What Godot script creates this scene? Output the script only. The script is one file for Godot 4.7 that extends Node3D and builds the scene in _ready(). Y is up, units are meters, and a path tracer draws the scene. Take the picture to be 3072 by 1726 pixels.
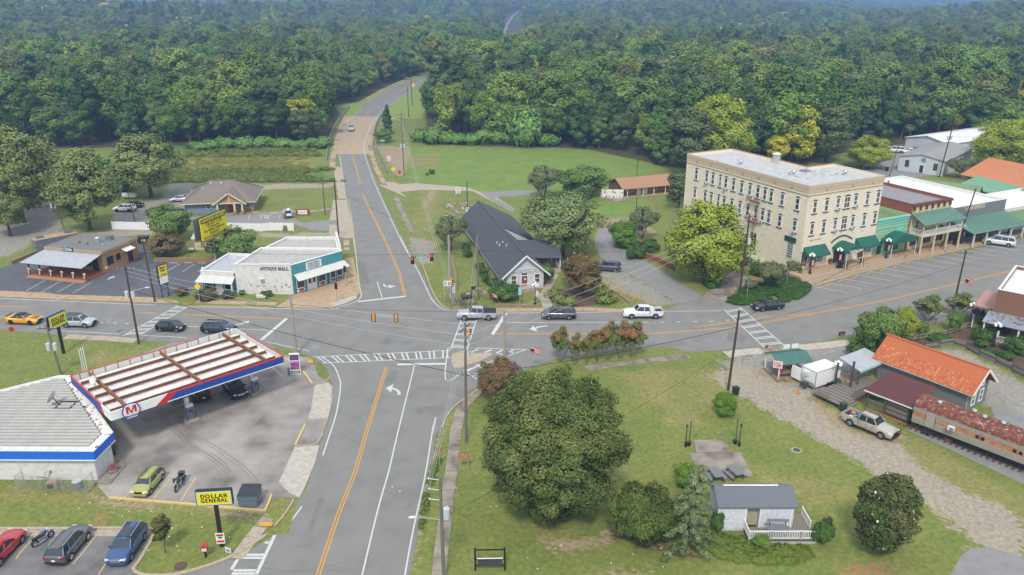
extends Node3D
# A small town crossroads seen from the air. One metre is one unit, x runs east, -z away from the viewpoint.
var M := {}
var T := {}
var used := {}
var rng := RandomNumberGenerator.new()
func V(x: float,z: float) -> Vector3: return Vector3(x,0,z)
func W(x: float,y: float,z: float) -> Vector3: return Vector3(x,y,z)
func up(p: Vector3,h: float) -> Vector3: return Vector3(p.x,h,p.z)
func _ready():
	rng.seed = 7
	view_and_light()
	make_materials()
	ground_and_roads()
	markings()
	pavements()
	tree_kinds()
	forest()
	near_trees()
	gas_station()
	west_buildings()
	visitor_centre()
	hotel()
	main_street_row()
	back_buildings()
	depot_side()
	park_side()
	cars()
	poles_and_wires()
	signs()
	lamps_and_flags()
	small_things()
func view_and_light():
	var cam := Camera3D.new()
	cam.name = "camera"
	cam.fov = 39.5555
	cam.near = 0.5
	cam.far = 30000.0
	add_child(cam)
	cam.position = Vector3(0,46.00,0)
	cam.rotation_degrees = Vector3(-20.3045,0,0)
	cam.current = true
	var sky_mat := ProceduralSkyMaterial.new()
	sky_mat.sky_top_color = Color(0.83,0.86,0.9)
	sky_mat.sky_horizon_color = Color(0.8,0.85,0.9)
	sky_mat.sky_curve = 0.2
	sky_mat.ground_horizon_color = Color(0.62,0.68,0.72)
	sky_mat.ground_bottom_color = Color(0.3,0.32,0.28)
	var sky := Sky.new()
	sky.sky_material = sky_mat
	var e := Environment.new()
	e.background_mode = Environment.BG_SKY
	e.sky = sky
	e.background_energy_multiplier = 0.78
	e.ambient_light_source = Environment.AMBIENT_SOURCE_SKY
	e.tonemap_mode = Environment.TONE_MAPPER_LINEAR
	e.tonemap_exposure = 1.95
	e.sdfgi_enabled = true
	e.ssao_enabled = true
	e.ssil_enabled = true
	e.fog_enabled = true
	e.fog_density = 0.00042
	e.fog_light_color = Color(0.58,0.73,0.92)
	var we := WorldEnvironment.new()
	we.name = "environment"
	we.environment = e
	add_child(we)
	var sun := DirectionalLight3D.new()
	sun.name = "sun"
	sun.light_energy = 0.5
	sun.light_angular_distance = 10.0
	sun.light_color = Color(1.0,0.97,0.92)
	sun.shadow_enabled = true
	sun.rotation_degrees = Vector3(-50,-8,0)
	add_child(sun)
# ---- naming and tagging
func numbered(n: String) -> String:
	var k: int = used.get(n,0)
	used[n] = k + 1
	return n if k == 0 else "%s_%03d" % [n,k]
func tag(o: Node,label: String,category: String,group := "") -> Node:
	o.set_meta("label",label)
	o.set_meta("category",category)
	if group != "": o.set_meta("group",group)
	return o
func thing(n: String,label: String,category: String,at := Vector3.ZERO,turn := 0.0,group := "") -> Node3D:
	var o := Node3D.new()
	o.name = numbered(n)
	add_child(o)
	o.position = at
	o.rotation.y = turn
	tag(o,label,category,group)
	return o
# a thing whose own x axis runs from a to b
func along(n: String,label: String,category: String,a: Vector3,b: Vector3,group := "") -> Node3D:
	return thing(n,label,category,a,atan2(-(b.z - a.z),b.x - a.x),group)
func copy(o: Node3D,at: Vector3,turn: float,label := "",group := "") -> Node3D:
	var c: Node3D = o.duplicate()
	c.name = numbered(String(o.name).rstrip("0123456789").trim_suffix("_"))
	add_child(c)
	c.position = at
	c.rotation.y = turn
	if label != "": c.set_meta("label",label)
	if group != "": c.set_meta("group",group)
	return c
func mi(parent: Node,n: String,mesh: Mesh,m: Material) -> MeshInstance3D:
	var o := MeshInstance3D.new()
	o.mesh = mesh
	o.material_override = m
	if parent == self:
		o.name = numbered(n)
		add_child(o)
	else: adopt(parent,o,n)
	return o
var kids := {}
func adopt(parent: Node,o: Node,n: String):
	var key := "%d/%s" % [parent.get_instance_id(),n]
	var k: int = kids.get(key,0)
	kids[key] = k + 1
	o.name = n if k == 0 else "%s_%03d" % [n,k]
	parent.add_child(o,true)
func put(parent: Node,n: String,s: SurfaceTool,m) -> MeshInstance3D:
	s.generate_normals()
	var mat: Material = M[m] if m is String else m
	return mi(parent,n,s.commit(),mat)
func struct(n: String,s: SurfaceTool,m,label := "") -> MeshInstance3D:
	var o := put(self,n,s,m)
	o.set_meta("kind","structure")
	if label != "": o.set_meta("label",label)
	return o
# ---- shapes
func S() -> SurfaceTool:
	var s := SurfaceTool.new()
	s.begin(Mesh.PRIMITIVE_TRIANGLES)
	s.set_smooth_group(-1)
	return s
func tri(s: SurfaceTool,a: Vector3,b: Vector3,c: Vector3):
	s.add_vertex(a); s.add_vertex(b); s.add_vertex(c)
func qd(s: SurfaceTool,a: Vector3,b: Vector3,c: Vector3,d: Vector3):
	tri(s,a,b,c); tri(s,a,c,d)
func bx(s: SurfaceTool,x0: float,y0: float,z0: float,x1: float,y1: float,z1: float):
	hexa(s,[W(x0,y0,z0),W(x1,y0,z0),W(x1,y0,z1),W(x0,y0,z1)],[W(x0,y1,z0),W(x1,y1,z0),W(x1,y1,z1),W(x0,y1,z1)])
# eight corners: bottom ring and top ring, both counted the same way round (seen from above: -x-z, +x-z, +x+z, -x+z)
func hexa(s: SurfaceTool,b: Array,t: Array):
	qd(s,b[0],b[1],b[2],b[3])
	qd(s,t[3],t[2],t[1],t[0])
	for i in 4:
		var j := (i + 1) % 4
		qd(s,b[i],t[i],t[j],b[j])
func beam(s: SurfaceTool,a: Vector3,b: Vector3,w: float,h: float,upw := Vector3.UP):
	var d := (b - a).normalized()
	if absf(d.dot(upw)) > 0.98: upw = Vector3.RIGHT
	var r := d.cross(upw).normalized()*w*0.5
	var u := r.cross(d).normalized()*h*0.5
	hexa(s,[a - r - u,b - r - u,b + r - u,a + r - u],[a - r + u,b - r + u,b + r + u,a + r + u])
func cyl(s: SurfaceTool,a: Vector3,b: Vector3,r0: float,r1: float,n := 8,caps := true):
	var d := (b - a).normalized()
	var x := d.cross(Vector3.UP if absf(d.y) < 0.9 else Vector3.RIGHT).normalized()
	var y := d.cross(x)
	s.set_smooth_group(1)
	for i in n:
		var t0 := TAU*i / n
		var t1 := TAU*(i + 1) / n
		var e0 := x*cos(t0) + y*sin(t0)
		var e1 := x*cos(t1) + y*sin(t1)
		qd(s,a + e0*r0,b + e0*r1,b + e1*r1,a + e1*r0)
	s.set_smooth_group(-1)
	if caps:
		for i in n:
			var e0 := x*cos(TAU*i / n) + y*sin(TAU*i / n)
			var e1 := x*cos(TAU*(i + 1) / n) + y*sin(TAU*(i + 1) / n)
			tri(s,b,b + e1*r1,b + e0*r1)
			tri(s,a,a + e0*r0,a + e1*r0)
func sph(s: SurfaceTool,c: Vector3,r: Vector3,n := 10,m := 6):
	s.set_smooth_group(2)
	for j in m:
		var v0 := PI*j / m
		var v1 := PI*(j + 1) / m
		for i in n:
			var u0 := TAU*i / n
			var u1 := TAU*(i + 1) / n
			var f := func(u,v): return c + Vector3(sin(v)*cos(u),cos(v),sin(v)*sin(u))*r
			qd(s,f.call(u0,v0),f.call(u1,v0),f.call(u1,v1),f.call(u0,v1))
	s.set_smooth_group(-1)
func lathe(s: SurfaceTool,c: Vector3,prof: Array,n := 10):
	s.set_smooth_group(3)
	for k in prof.size() - 1:
		for i in n:
			var a := TAU*i / n
			var b := TAU*(i + 1) / n
			var p: Vector2 = prof[k]
			var q: Vector2 = prof[k + 1]
			qd(s,c + W(p.x*cos(a),p.y,p.x*sin(a)),c + W(q.x*cos(a),q.y,q.x*sin(a)),c + W(q.x*cos(b),q.y,q.x*sin(b)),c + W(p.x*cos(b),p.y,p.x*sin(b)))
	s.set_smooth_group(-1)
# convex or simple polygon pushed along dir
func ext(s: SurfaceTool,pts: Array,dir: Vector3):
	var o: Vector3 = pts[0]
	var nrm := Vector3.ZERO
	for i in range(1,pts.size() - 1): nrm += (pts[i] - o).cross(pts[i + 1] - o)
	nrm = nrm.normalized()
	var ax: Vector3 = (pts[1] - o).normalized()
	var ay := nrm.cross(ax)
	var flatp := PackedVector2Array()
	for p in pts: flatp.append(Vector2((p - o).dot(ax),(p - o).dot(ay)))
	var ix := Geometry2D.triangulate_polygon(flatp)
	for i in range(0,ix.size(),3):
		tri(s,pts[ix[i]],pts[ix[i + 1]],pts[ix[i + 2]])
		tri(s,pts[ix[i]] + dir,pts[ix[i + 2]] + dir,pts[ix[i + 1]] + dir)
	for i in pts.size():
		var a: Vector3 = pts[i]
		var b: Vector3 = pts[(i + 1) % pts.size()]
		qd(s,a,a + dir,b + dir,b)
# flat sheet at height y
func sheet(s: SurfaceTool,pts: Array,y: float):
	var p2 := PackedVector2Array()
	for p in pts: p2.append(Vector2(p.x,p.z))
	var ix := Geometry2D.triangulate_polygon(p2)
	if ix.is_empty(): print("bad polygon at ",pts[0])
	for i in range(0,ix.size(),3):
		var a := up(pts[ix[i]],y)
		var b := up(pts[ix[i + 1]],y)
		var c := up(pts[ix[i + 2]],y)
		if (b - a).cross(c - a).y > 0: tri(s,a,c,b)
		else: tri(s,a,b,c)
# raised slab with sides
func slab(s: SurfaceTool,pts: Array,y0: float,y1: float):
	sheet(s,pts,y1)
	for i in pts.size():
		var a: Vector3 = pts[i]
		var b: Vector3 = pts[(i + 1) % pts.size()]
		qd(s,up(a,y0),up(b,y0),up(b,y1),up(a,y1))
func offset(pts: Array,d: float) -> Array:
	var out := []
	for i in pts.size():
		var a: Vector3 = pts[maxi(i - 1,0)]
		var b: Vector3 = pts[mini(i + 1,pts.size() - 1)]
		var t := (b - a)
		t.y = 0
		t = t.normalized()
		out.append(pts[i] + Vector3(-t.z,0,t.x)*d)
	return out
# strip of width w along a polyline, lifted to y
func ribbon(s: SurfaceTool,pts: Array,w: float,y: float,shift := 0.0):
	var l := offset(pts,shift - w*0.5)
	var r := offset(pts,shift + w*0.5)
	for i in pts.size() - 1:
		qd(s,up(l[i],y),up(l[i + 1],y),up(r[i + 1],y),up(r[i],y))
# raised strip with sides (kerbs, low walls)
func ridge(s: SurfaceTool,pts: Array,w: float,y0: float,y1: float):
	var l := offset(pts,-w*0.5)
	var r := offset(pts,w*0.5)
	for i in pts.size() - 1:
		hexa(s,[up(l[i],y0),up(l[i + 1],y0),up(r[i + 1],y0),up(r[i],y0)],[up(l[i],y1),up(l[i + 1],y1),up(r[i + 1],y1),up(r[i],y1)])
func smooth(pts: Array,k := 4) -> Array:
	var out := []
	for i in pts.size() - 1:
		var p0: Vector3 = pts[maxi(i - 1,0)]
		var p3: Vector3 = pts[mini(i + 2,pts.size() - 1)]
		for j in k: out.append(pts[i].cubic_interpolate(pts[i + 1],p0,p3,float(j) / k))
	out.append(pts[-1])
	return out
func resample(pts: Array,step: float) -> Array:
	var c := Curve3D.new()
	for p in pts: c.add_point(p)
	var n := maxi(1,roundi(c.get_baked_length() / step))
	var out := []
	for i in n + 1: out.append(c.sample_baked(c.get_baked_length()*i / n))
	return out
func wire(s: SurfaceTool,a: Vector3,b: Vector3,sag: float,r: float,n := 10):
	var last := a
	for i in range(1,n + 1):
		var t := float(i) / n
		var p := a.lerp(b,t) - Vector3(0,sag*4*t*(1 - t),0)
		cyl(s,last,p,r,r,4,false)
		last = p
func words(parent: Node,n: String,txt: String,h: float,m,at: Vector3,turn := Vector3.ZERO,width := 0.0,font := "Droid Sans",bold := true,depth := 0.02) -> MeshInstance3D:
	var f := SystemFont.new()
	f.font_names = PackedStringArray([font])
	f.font_weight = 700 if bold else 400
	var t := TextMesh.new()
	t.font = f
	t.text = txt
	t.font_size = 32
	t.pixel_size = h / 23.0
	t.depth = depth
	t.curve_step = 2.0
	var o := mi(parent,n,t,M[m] if m is String else m)
	o.position = at
	o.rotation_degrees = turn
	if width > 0.0:
		var got := t.get_aabb().size.x
		if got > 0.01: o.scale.x = width / got
	return o
# ---- materials: colour, grain and wear only
func noise_image(freq: float,oct: int,size: int,sd: int,kind := FastNoiseLite.TYPE_SIMPLEX_SMOOTH) -> PackedByteArray:
	var n := FastNoiseLite.new()
	n.seed = sd
	n.noise_type = kind
	n.frequency = freq
	n.fractal_type = FastNoiseLite.FRACTAL_FBM
	n.fractal_octaves = oct
	var im := n.get_seamless_image(size,size)
	im.convert(Image.FORMAT_L8)
	return im.get_data()
# colour ramp over a coarse pattern, darkened and lightened by a fine one
func tex(n: String,size: int,coarse: float,oct: int,ramp: Array,fine: float,amp: float,sd: int,lo := 0.0,hi := 1.0):
	var a := noise_image(coarse,oct,size,sd)
	var b := noise_image(fine,2,size,sd + 50)
	var lut := []
	for i in 256:
		var t := clampf((i / 255.0 - lo) / (hi - lo),0,1)*(ramp.size() - 1)
		var k := mini(int(t),ramp.size() - 2)
		lut.append((ramp[k] as Color).lerp(ramp[k + 1],t - k))
	var out := PackedByteArray()
	out.resize(size*size*3)
	for i in size*size:
		var c: Color = lut[a[i]]
		var f := (1.0 + amp*(b[i] / 127.5 - 1.0))*255.0
		out[i*3] = clampi(int(c.r*f),0,255)
		out[i*3 + 1] = clampi(int(c.g*f),0,255)
		out[i*3 + 2] = clampi(int(c.b*f),0,255)
	T[n] = ImageTexture.create_from_image(Image.create_from_data(size,size,false,Image.FORMAT_RGB8,out))
func G8(v: float) -> Color: return Color(v,v,v)
func mk(n: String,c,rough := 0.85,metal := 0.0,t := "",metres := 4.0,own := false) -> StandardMaterial3D:
	var m := StandardMaterial3D.new()
	m.resource_name = n
	m.albedo_color = Color(c) if c is String else c
	m.roughness = rough
	m.metallic = metal
	if t != "":
		m.albedo_texture = T[t]
		m.uv1_triplanar = true
		m.uv1_world_triplanar = not own
		m.uv1_scale = Vector3.ONE / metres
	M[n] = m
	return m
func glass(n: String,c: String,rough := 0.06):
	var m := mk(n,c,rough,0.0)
	m.metallic_specular = 0.7
func make_materials():
	tex("grain",512,0.02,4,[G8(0.84),G8(0.95),G8(1)],0.35,0.05,1)
	tex("worn",512,0.012,5,[G8(0.86),G8(0.95),G8(0.98),G8(1)],0.3,0.04,2)
	tex("asphalt",1024,0.005,6,[G8(0.88),G8(0.95),G8(0.99)],0.42,0.09,3)
	tex("concrete",1024,0.007,5,[Color(0.84,0.82,0.79),Color(0.94,0.925,0.905),Color(1,0.985,0.965)],0.4,0.06,4)
	tex("stained",1024,0.005,5,[Color(0.62,0.6,0.59),Color(0.79,0.765,0.74),Color(0.88,0.855,0.83),Color(0.95,0.93,0.905)],0.4,0.06,5,0.05,0.85)
	tex("rust",512,0.016,5,[Color(0.42,0.24,0.15),Color(0.5,0.32,0.22),Color(0.6,0.42,0.3),Color(0.42,0.3,0.25)],0.3,0.12,6)
	tex("rustspots",512,0.02,5,[Color(0.55,0.27,0.12),Color(0.75,0.5,0.3),Color(0.86,0.86,0.85),Color(0.9,0.9,0.9)],0.3,0.05,7,0.2,0.42)
	tex("trainroof",512,0.018,5,[Color(0.78,0.74,0.7),Color(0.55,0.33,0.25),Color(0.42,0.25,0.22),Color(0.46,0.28,0.24),Color(0.6,0.36,0.24)],0.3,0.1,8,0.15,0.9)
	tex("trainside",512,0.015,5,[Color(0.66,0.36,0.2),Color(0.72,0.44,0.28),Color(0.74,0.56,0.44),Color(0.7,0.67,0.63)],0.3,0.08,9,0.2,0.85)
	tex("paintpeel",1024,0.02,5,[Color(0.62,0.42,0.33),Color(0.9,0.84,0.74),Color(0.95,0.925,0.88),Color(0.99,0.975,0.95)],0.3,0.03,10,0.1,0.33)
	tex("weatherwood",512,0.03,4,[G8(0.6),G8(0.82),G8(1)],0.4,0.12,11)
	tex("brick",512,0.05,3,[Color(0.7,0.62,0.58),Color(0.95,0.92,0.9),Color(1.0,0.95,0.9)],0.45,0.14,12)
	tex("shingle",512,0.03,3,[G8(0.82),G8(0.93),G8(1)],0.4,0.1,13)
	tex("blades",1024,0.02,5,[G8(0.8),G8(0.92),G8(1)],0.42,0.2,14)
	mk("asphalt","868480",0.9,0,"asphalt",22.0)
	mk("verge_grass","8a9c49",0.95,0,"blades",9.0)
	mk("asphalt_old","8f8d8b",0.92,0,"asphalt",9.0)
	mk("asphalt_dark","5f6066",0.9,0,"asphalt",11.0)
	mk("asphalt_lot","6f7072",0.9,0,"stained",24.0).albedo_color = Color("8a8b8e")
	mk("bridge_deck","b3a28f",0.9,0,"concrete",10.0)
	mk("concrete","b5aa9c",0.9,0,"concrete",7.0)
	mk("concrete_tan","b9a184",0.9,0,"concrete",9.0)
	mk("concrete_pale","bfbab2",0.9,0,"concrete",6.0)
	mk("concrete_grey","8f8a82",0.9,0,"stained",12.0).albedo_color = Color("a39c92")
	mk("station_lot","adaba9",0.9,0,"stained",34.0)
	mk("kerb","b8ab98",0.9,0,"concrete",3.0)
	mk("kerb_yellow","d8bd7c",0.85,0,"worn",2.0)
	mk("paint_white","cdcdc9",0.75,0,"worn",2.0)
	mk("paint_yellow","d69b38",0.75,0,"worn",2.0)
	mk("road_seam","6b6a68",0.95)
	mk("asphalt_patch","7c7b78",0.92,0,"asphalt",9.0)
	mk("crack","3f4044",0.95)
	mk("tyre_mark","77716b",0.95)
	mk("white","e2e2e0",0.6,0,"grain",5.0)
	mk("white_plain","e6e6e4",0.55)
	mk("off_white","d9d8d2",0.75,0,"worn",5.0)
	mk("white_wall","dddcd8",0.8,0,"worn",6.0)
	mk("white_roof","ebebe9",0.75,0,"grain",8.0)
	mk("grey_roof_coat","bdbcbc",0.7,0,"worn",12.0)
	mk("roof_membrane","b3b0aa",0.85,0,"worn",9.0)
	mk("roof_dark_membrane","8f8d8f",0.85,0,"worn",9.0)
	mk("hotel_wall","e8dfcd",0.85,0,"paintpeel",17.0)
	mk("hotel_cornice","d6c8ad",0.9,0,"brick",3.0)
	mk("hotel_band","b5a68c",0.9,0,"brick",2.0)
	mk("brick_tan","c09a74",0.9,0,"brick",3.0)
	mk("brick_red","9a6049",0.9,0,"brick",3.0)
	mk("brick_brown","916c5c",0.9,0,"brick",3.0)
	mk("cream","ddcea0",0.8,0,"grain",5.0)
	mk("cream_trim","dfd2b0",0.75,0,"grain",5.0)
	mk("light_wall","cfd4d9",0.75,0,"grain",6.0)
	mk("siding_white","d3d7de",0.6,0,"grain",5.0)
	mk("siding_blue","7f93ac",0.75,0,"grain",5.0)
	mk("teal","4f95a1",0.75,0,"worn",5.0)
	mk("teal_dark","2f7d80",0.7,0,"worn",4.0)
	mk("mint","a3c293",0.8,0,"grain",5.0)
	mk("aqua_trim","7ccfcb",0.75)
	mk("awning_green","1d6354",0.8,0,"grain",3.0)
	mk("metal_green","6f9484",0.5,0.2,"worn",6.0)
	mk("metal_green_pale","7fae8a",0.5,0.2,"worn",6.0)
	mk("metal_green_olive","7d9467",0.55,0.2,"worn",6.0)
	mk("metal_teal_roof","4f7c72",0.5,0.2,"worn",6.0)
	mk("metal_grey","a6a49f",0.5,0.3,"worn",7.0)
	mk("metal_pale","c3c7cb",0.5,0.3,"worn",7.0)
	mk("metal_porch","a9b4c0",0.5,0.3,"rustspots",9.0)
	mk("metal_steel","8f9499",0.45,0.5,"worn",3.0)
	mk("metal_dark","3a3b3e",0.5,0.3)
	mk("metal_maroon","6b3f3c",0.6,0.2,"worn",4.0)
	mk("roof_orange_metal","d0875a",0.55,0.15,"worn",8.0)
	mk("tile_orange","b8683f",0.85)
	mk("tile_orange_pale","c68050",0.85)
	mk("tile_orange_deep","a85a36",0.85)
	mk("shingle_dark","55585f",0.95,0,"shingle",2.0)
	mk("shingle_grey","767b83",0.95,0,"shingle",2.0)
	mk("shingle_brown","887d73",0.95,0,"shingle",3.0)
	mk("shingle_tan","b0886a",0.95,0,"shingle",3.0)
	mk("rust","ffffff",0.85,0.2,"rust",3.0)
	mk("rusty_white","ffffff",0.75,0.1,"rustspots",11.0)
	mk("train_roof","f2e8e4",0.8,0.15,"trainroof",5.0)
	mk("train_side","ffffff",0.75,0.2,"trainside",6.0)
	mk("trainrib","9a5f45",0.8,0.1,"worn",2.0)
	mk("train_steel","c2bcae",0.5,0.45,"worn",4.0)
	mk("wood_grey","9d9489",0.9,0,"weatherwood",2.0)
	mk("wood_dark","6a6058",0.9,0,"weatherwood",2.0)
	mk("wood_pole","7a6a5a",0.9,0,"weatherwood",1.5)
	mk("wood_pole_dark","5f4a3c",0.9,0,"weatherwood",1.5)
	mk("wood_pole_grey","8b8678",0.9,0,"weatherwood",1.5)
	mk("lattice_tan","b98550",0.85,0,"grain",2.0)
	mk("concrete_pole","a89c8d",0.9,0,"worn",3.0)
	mk("wall_stone","a3886a",0.9,0,"brick",3.0)
	mk("metal_blue","6e7f8c",0.6,0.2,"worn",2.0)
	mk("galvanised","b4b9bd",0.45,0.4)
	mk("transformer","c3cbd2",0.5,0.1)
	mk("cable","2a2b2e",0.7)
	mk("cable_pale","b7b9bb",0.6)
	mk("black","1d1e20",0.55)
	mk("black_matt","26262a",0.85)
	mk("charcoal","3f4147",0.7)
	mk("blue_fascia","1f6bd0",0.45)
	mk("blue_dark","17479f",0.45)
	mk("red","c3262b",0.5)
	mk("red_dull","a8453c",0.7)
	mk("maroon","5b2a2c",0.6)
	mk("door_red","8e4b3a",0.7,0,"grain",2.0)
	mk("green_sign","1f7a58",0.5)
	mk("green_dark","23463a",0.7)
	mk("brown_sign","a0501f",0.55)
	mk("brown_dark","6b3a2c",0.7)
	mk("yellow","e9d616",0.5)
	mk("yellow_sign","f0c81e",0.5)
	mk("yellow_lens","e09a35",0.5)
	mk("orange","d8752c",0.7)
	mk("awning_faded","b98a80",0.7,0,"worn",3.0)
	mk("banner_pink","c9a3a6",0.8)
	mk("cloth_red","b8534a",0.9)
	mk("skin","a87860",0.7)
	mk("navy","26304d",0.85)
	mk("pale_blue","9fc3d6",0.7)
	mk("purple","6f5a9c",0.7)
	mk("led_red","c01818",0.5).emission_enabled = true
	M["led_red"].emission = Color(0.7,0.05,0.05)
	mk("lamp_red","d83028",0.4).emission_enabled = true
	M["lamp_red"].emission = Color(1.0,0.12,0.08)
	mk("globe","ecebe8",0.35)
	mk("tyre","222326",0.9)
	mk("rim","9a9ca0",0.35,0.7)
	mk("chrome","c9cbce",0.2,0.85)
	mk("lens","d9dcdf",0.15)
	mk("tail_lens","a01c1e",0.25)
	mk("plastic_grey","77797d",0.7)
	glass("glass_dark","20262b")
	glass("glass","39434a")
	glass("glass_car","2f383f",0.03)
	M["glass_car"].metallic_specular = 1.0
	glass("glass_pale","5e6a70")
	glass("window_drape","5d5446",0.12)
	glass("window_green","4c5a52",0.1)
	mk("bark","6e6052",0.95,0,"weatherwood",1.0)
	mk("bark_grey","8a8378",0.95,0,"weatherwood",1.0)
	mk("stone","9a9186",0.95,0,"brick",1.0)
	mk("mulch","6e5245",0.95,0,"blades",2.0)
	mk("terracotta","9c5a3e",0.85)
	for c in [["paint_car_yellow","eda50f"],["paint_car_silver","b4b7bb"],["paint_car_black","17181b"],["paint_car_navy","27364d"],["paint_car_white","e8eaec"],["paint_car_grey","55575d"],["paint_car_slate","4a525d"],["paint_car_maroon","471d24"],["paint_car_pewter","b3aca0"],["paint_car_green","a3a45c"],["paint_car_blue","33507f"],["paint_car_red","b8232a"],["paint_car_gunmetal","5d6063"],["paint_car_tan","9c917f"]]:
		var m := mk(c[0],c[1],0.35,0.15)
		m.clearcoat_enabled = true
		m.clearcoat = 0.8
		m.clearcoat_roughness = 0.06
# ---- ground
const GX0 := -190.0
const GX1 := 190.0
const GZ0 := -330.0
const GZ1 := -20.0
func hill(x: float,z: float) -> float:
	var d := -z
	var far := smoothstep(520.0,1000.0,d)
	var h := far*(10.0*sin(x*0.0046 + 1.3)*cos(z*0.0037) + 7.0*sin(x*0.011 + z*0.006))
	h += far*9.0*smoothstep(600.0,1500.0,d)
	h += smoothstep(3000.0,6500.0,d)*(60.0 + 28.0*sin(x*0.0011 + 0.6) + 14.0*sin(x*0.0031))
	h -= smoothstep(1500.0,2400.0,d)*(1.0 - smoothstep(2600.0,4500.0,d))*14.0
	return h
var label_image: Image
func paint_region(pts: Array,v: int,w: int,h: int):
	var xs := []
	for p in pts: xs.append(Vector2((p.x - GX0) / (GX1 - GX0)*w,(p.z - GZ0) / (GZ1 - GZ0)*h))
	var y0 := h
	var y1 := 0
	for p in xs:
		y0 = mini(y0,int(p.y)); y1 = maxi(y1,int(p.y) + 1)
	for y in range(maxi(y0,0),mini(y1,h)):
		var hits := []
		for i in xs.size():
			var a: Vector2 = xs[i]
			var b: Vector2 = xs[(i + 1) % xs.size()]
			if (a.y <= y + 0.5) != (b.y <= y + 0.5): hits.append(a.x + (y + 0.5 - a.y) / (b.y - a.y)*(b.x - a.x))
		hits.sort()
		for i in range(0,hits.size() - 1,2):
			var x0 := clampi(int(hits[i]),0,w)
			var x1 := clampi(int(hits[i + 1]),0,w)
			if x1 > x0: label_image.fill_rect(Rect2i(x0,y,x1 - x0,1),Color(v / 255.0,0,0))
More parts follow.
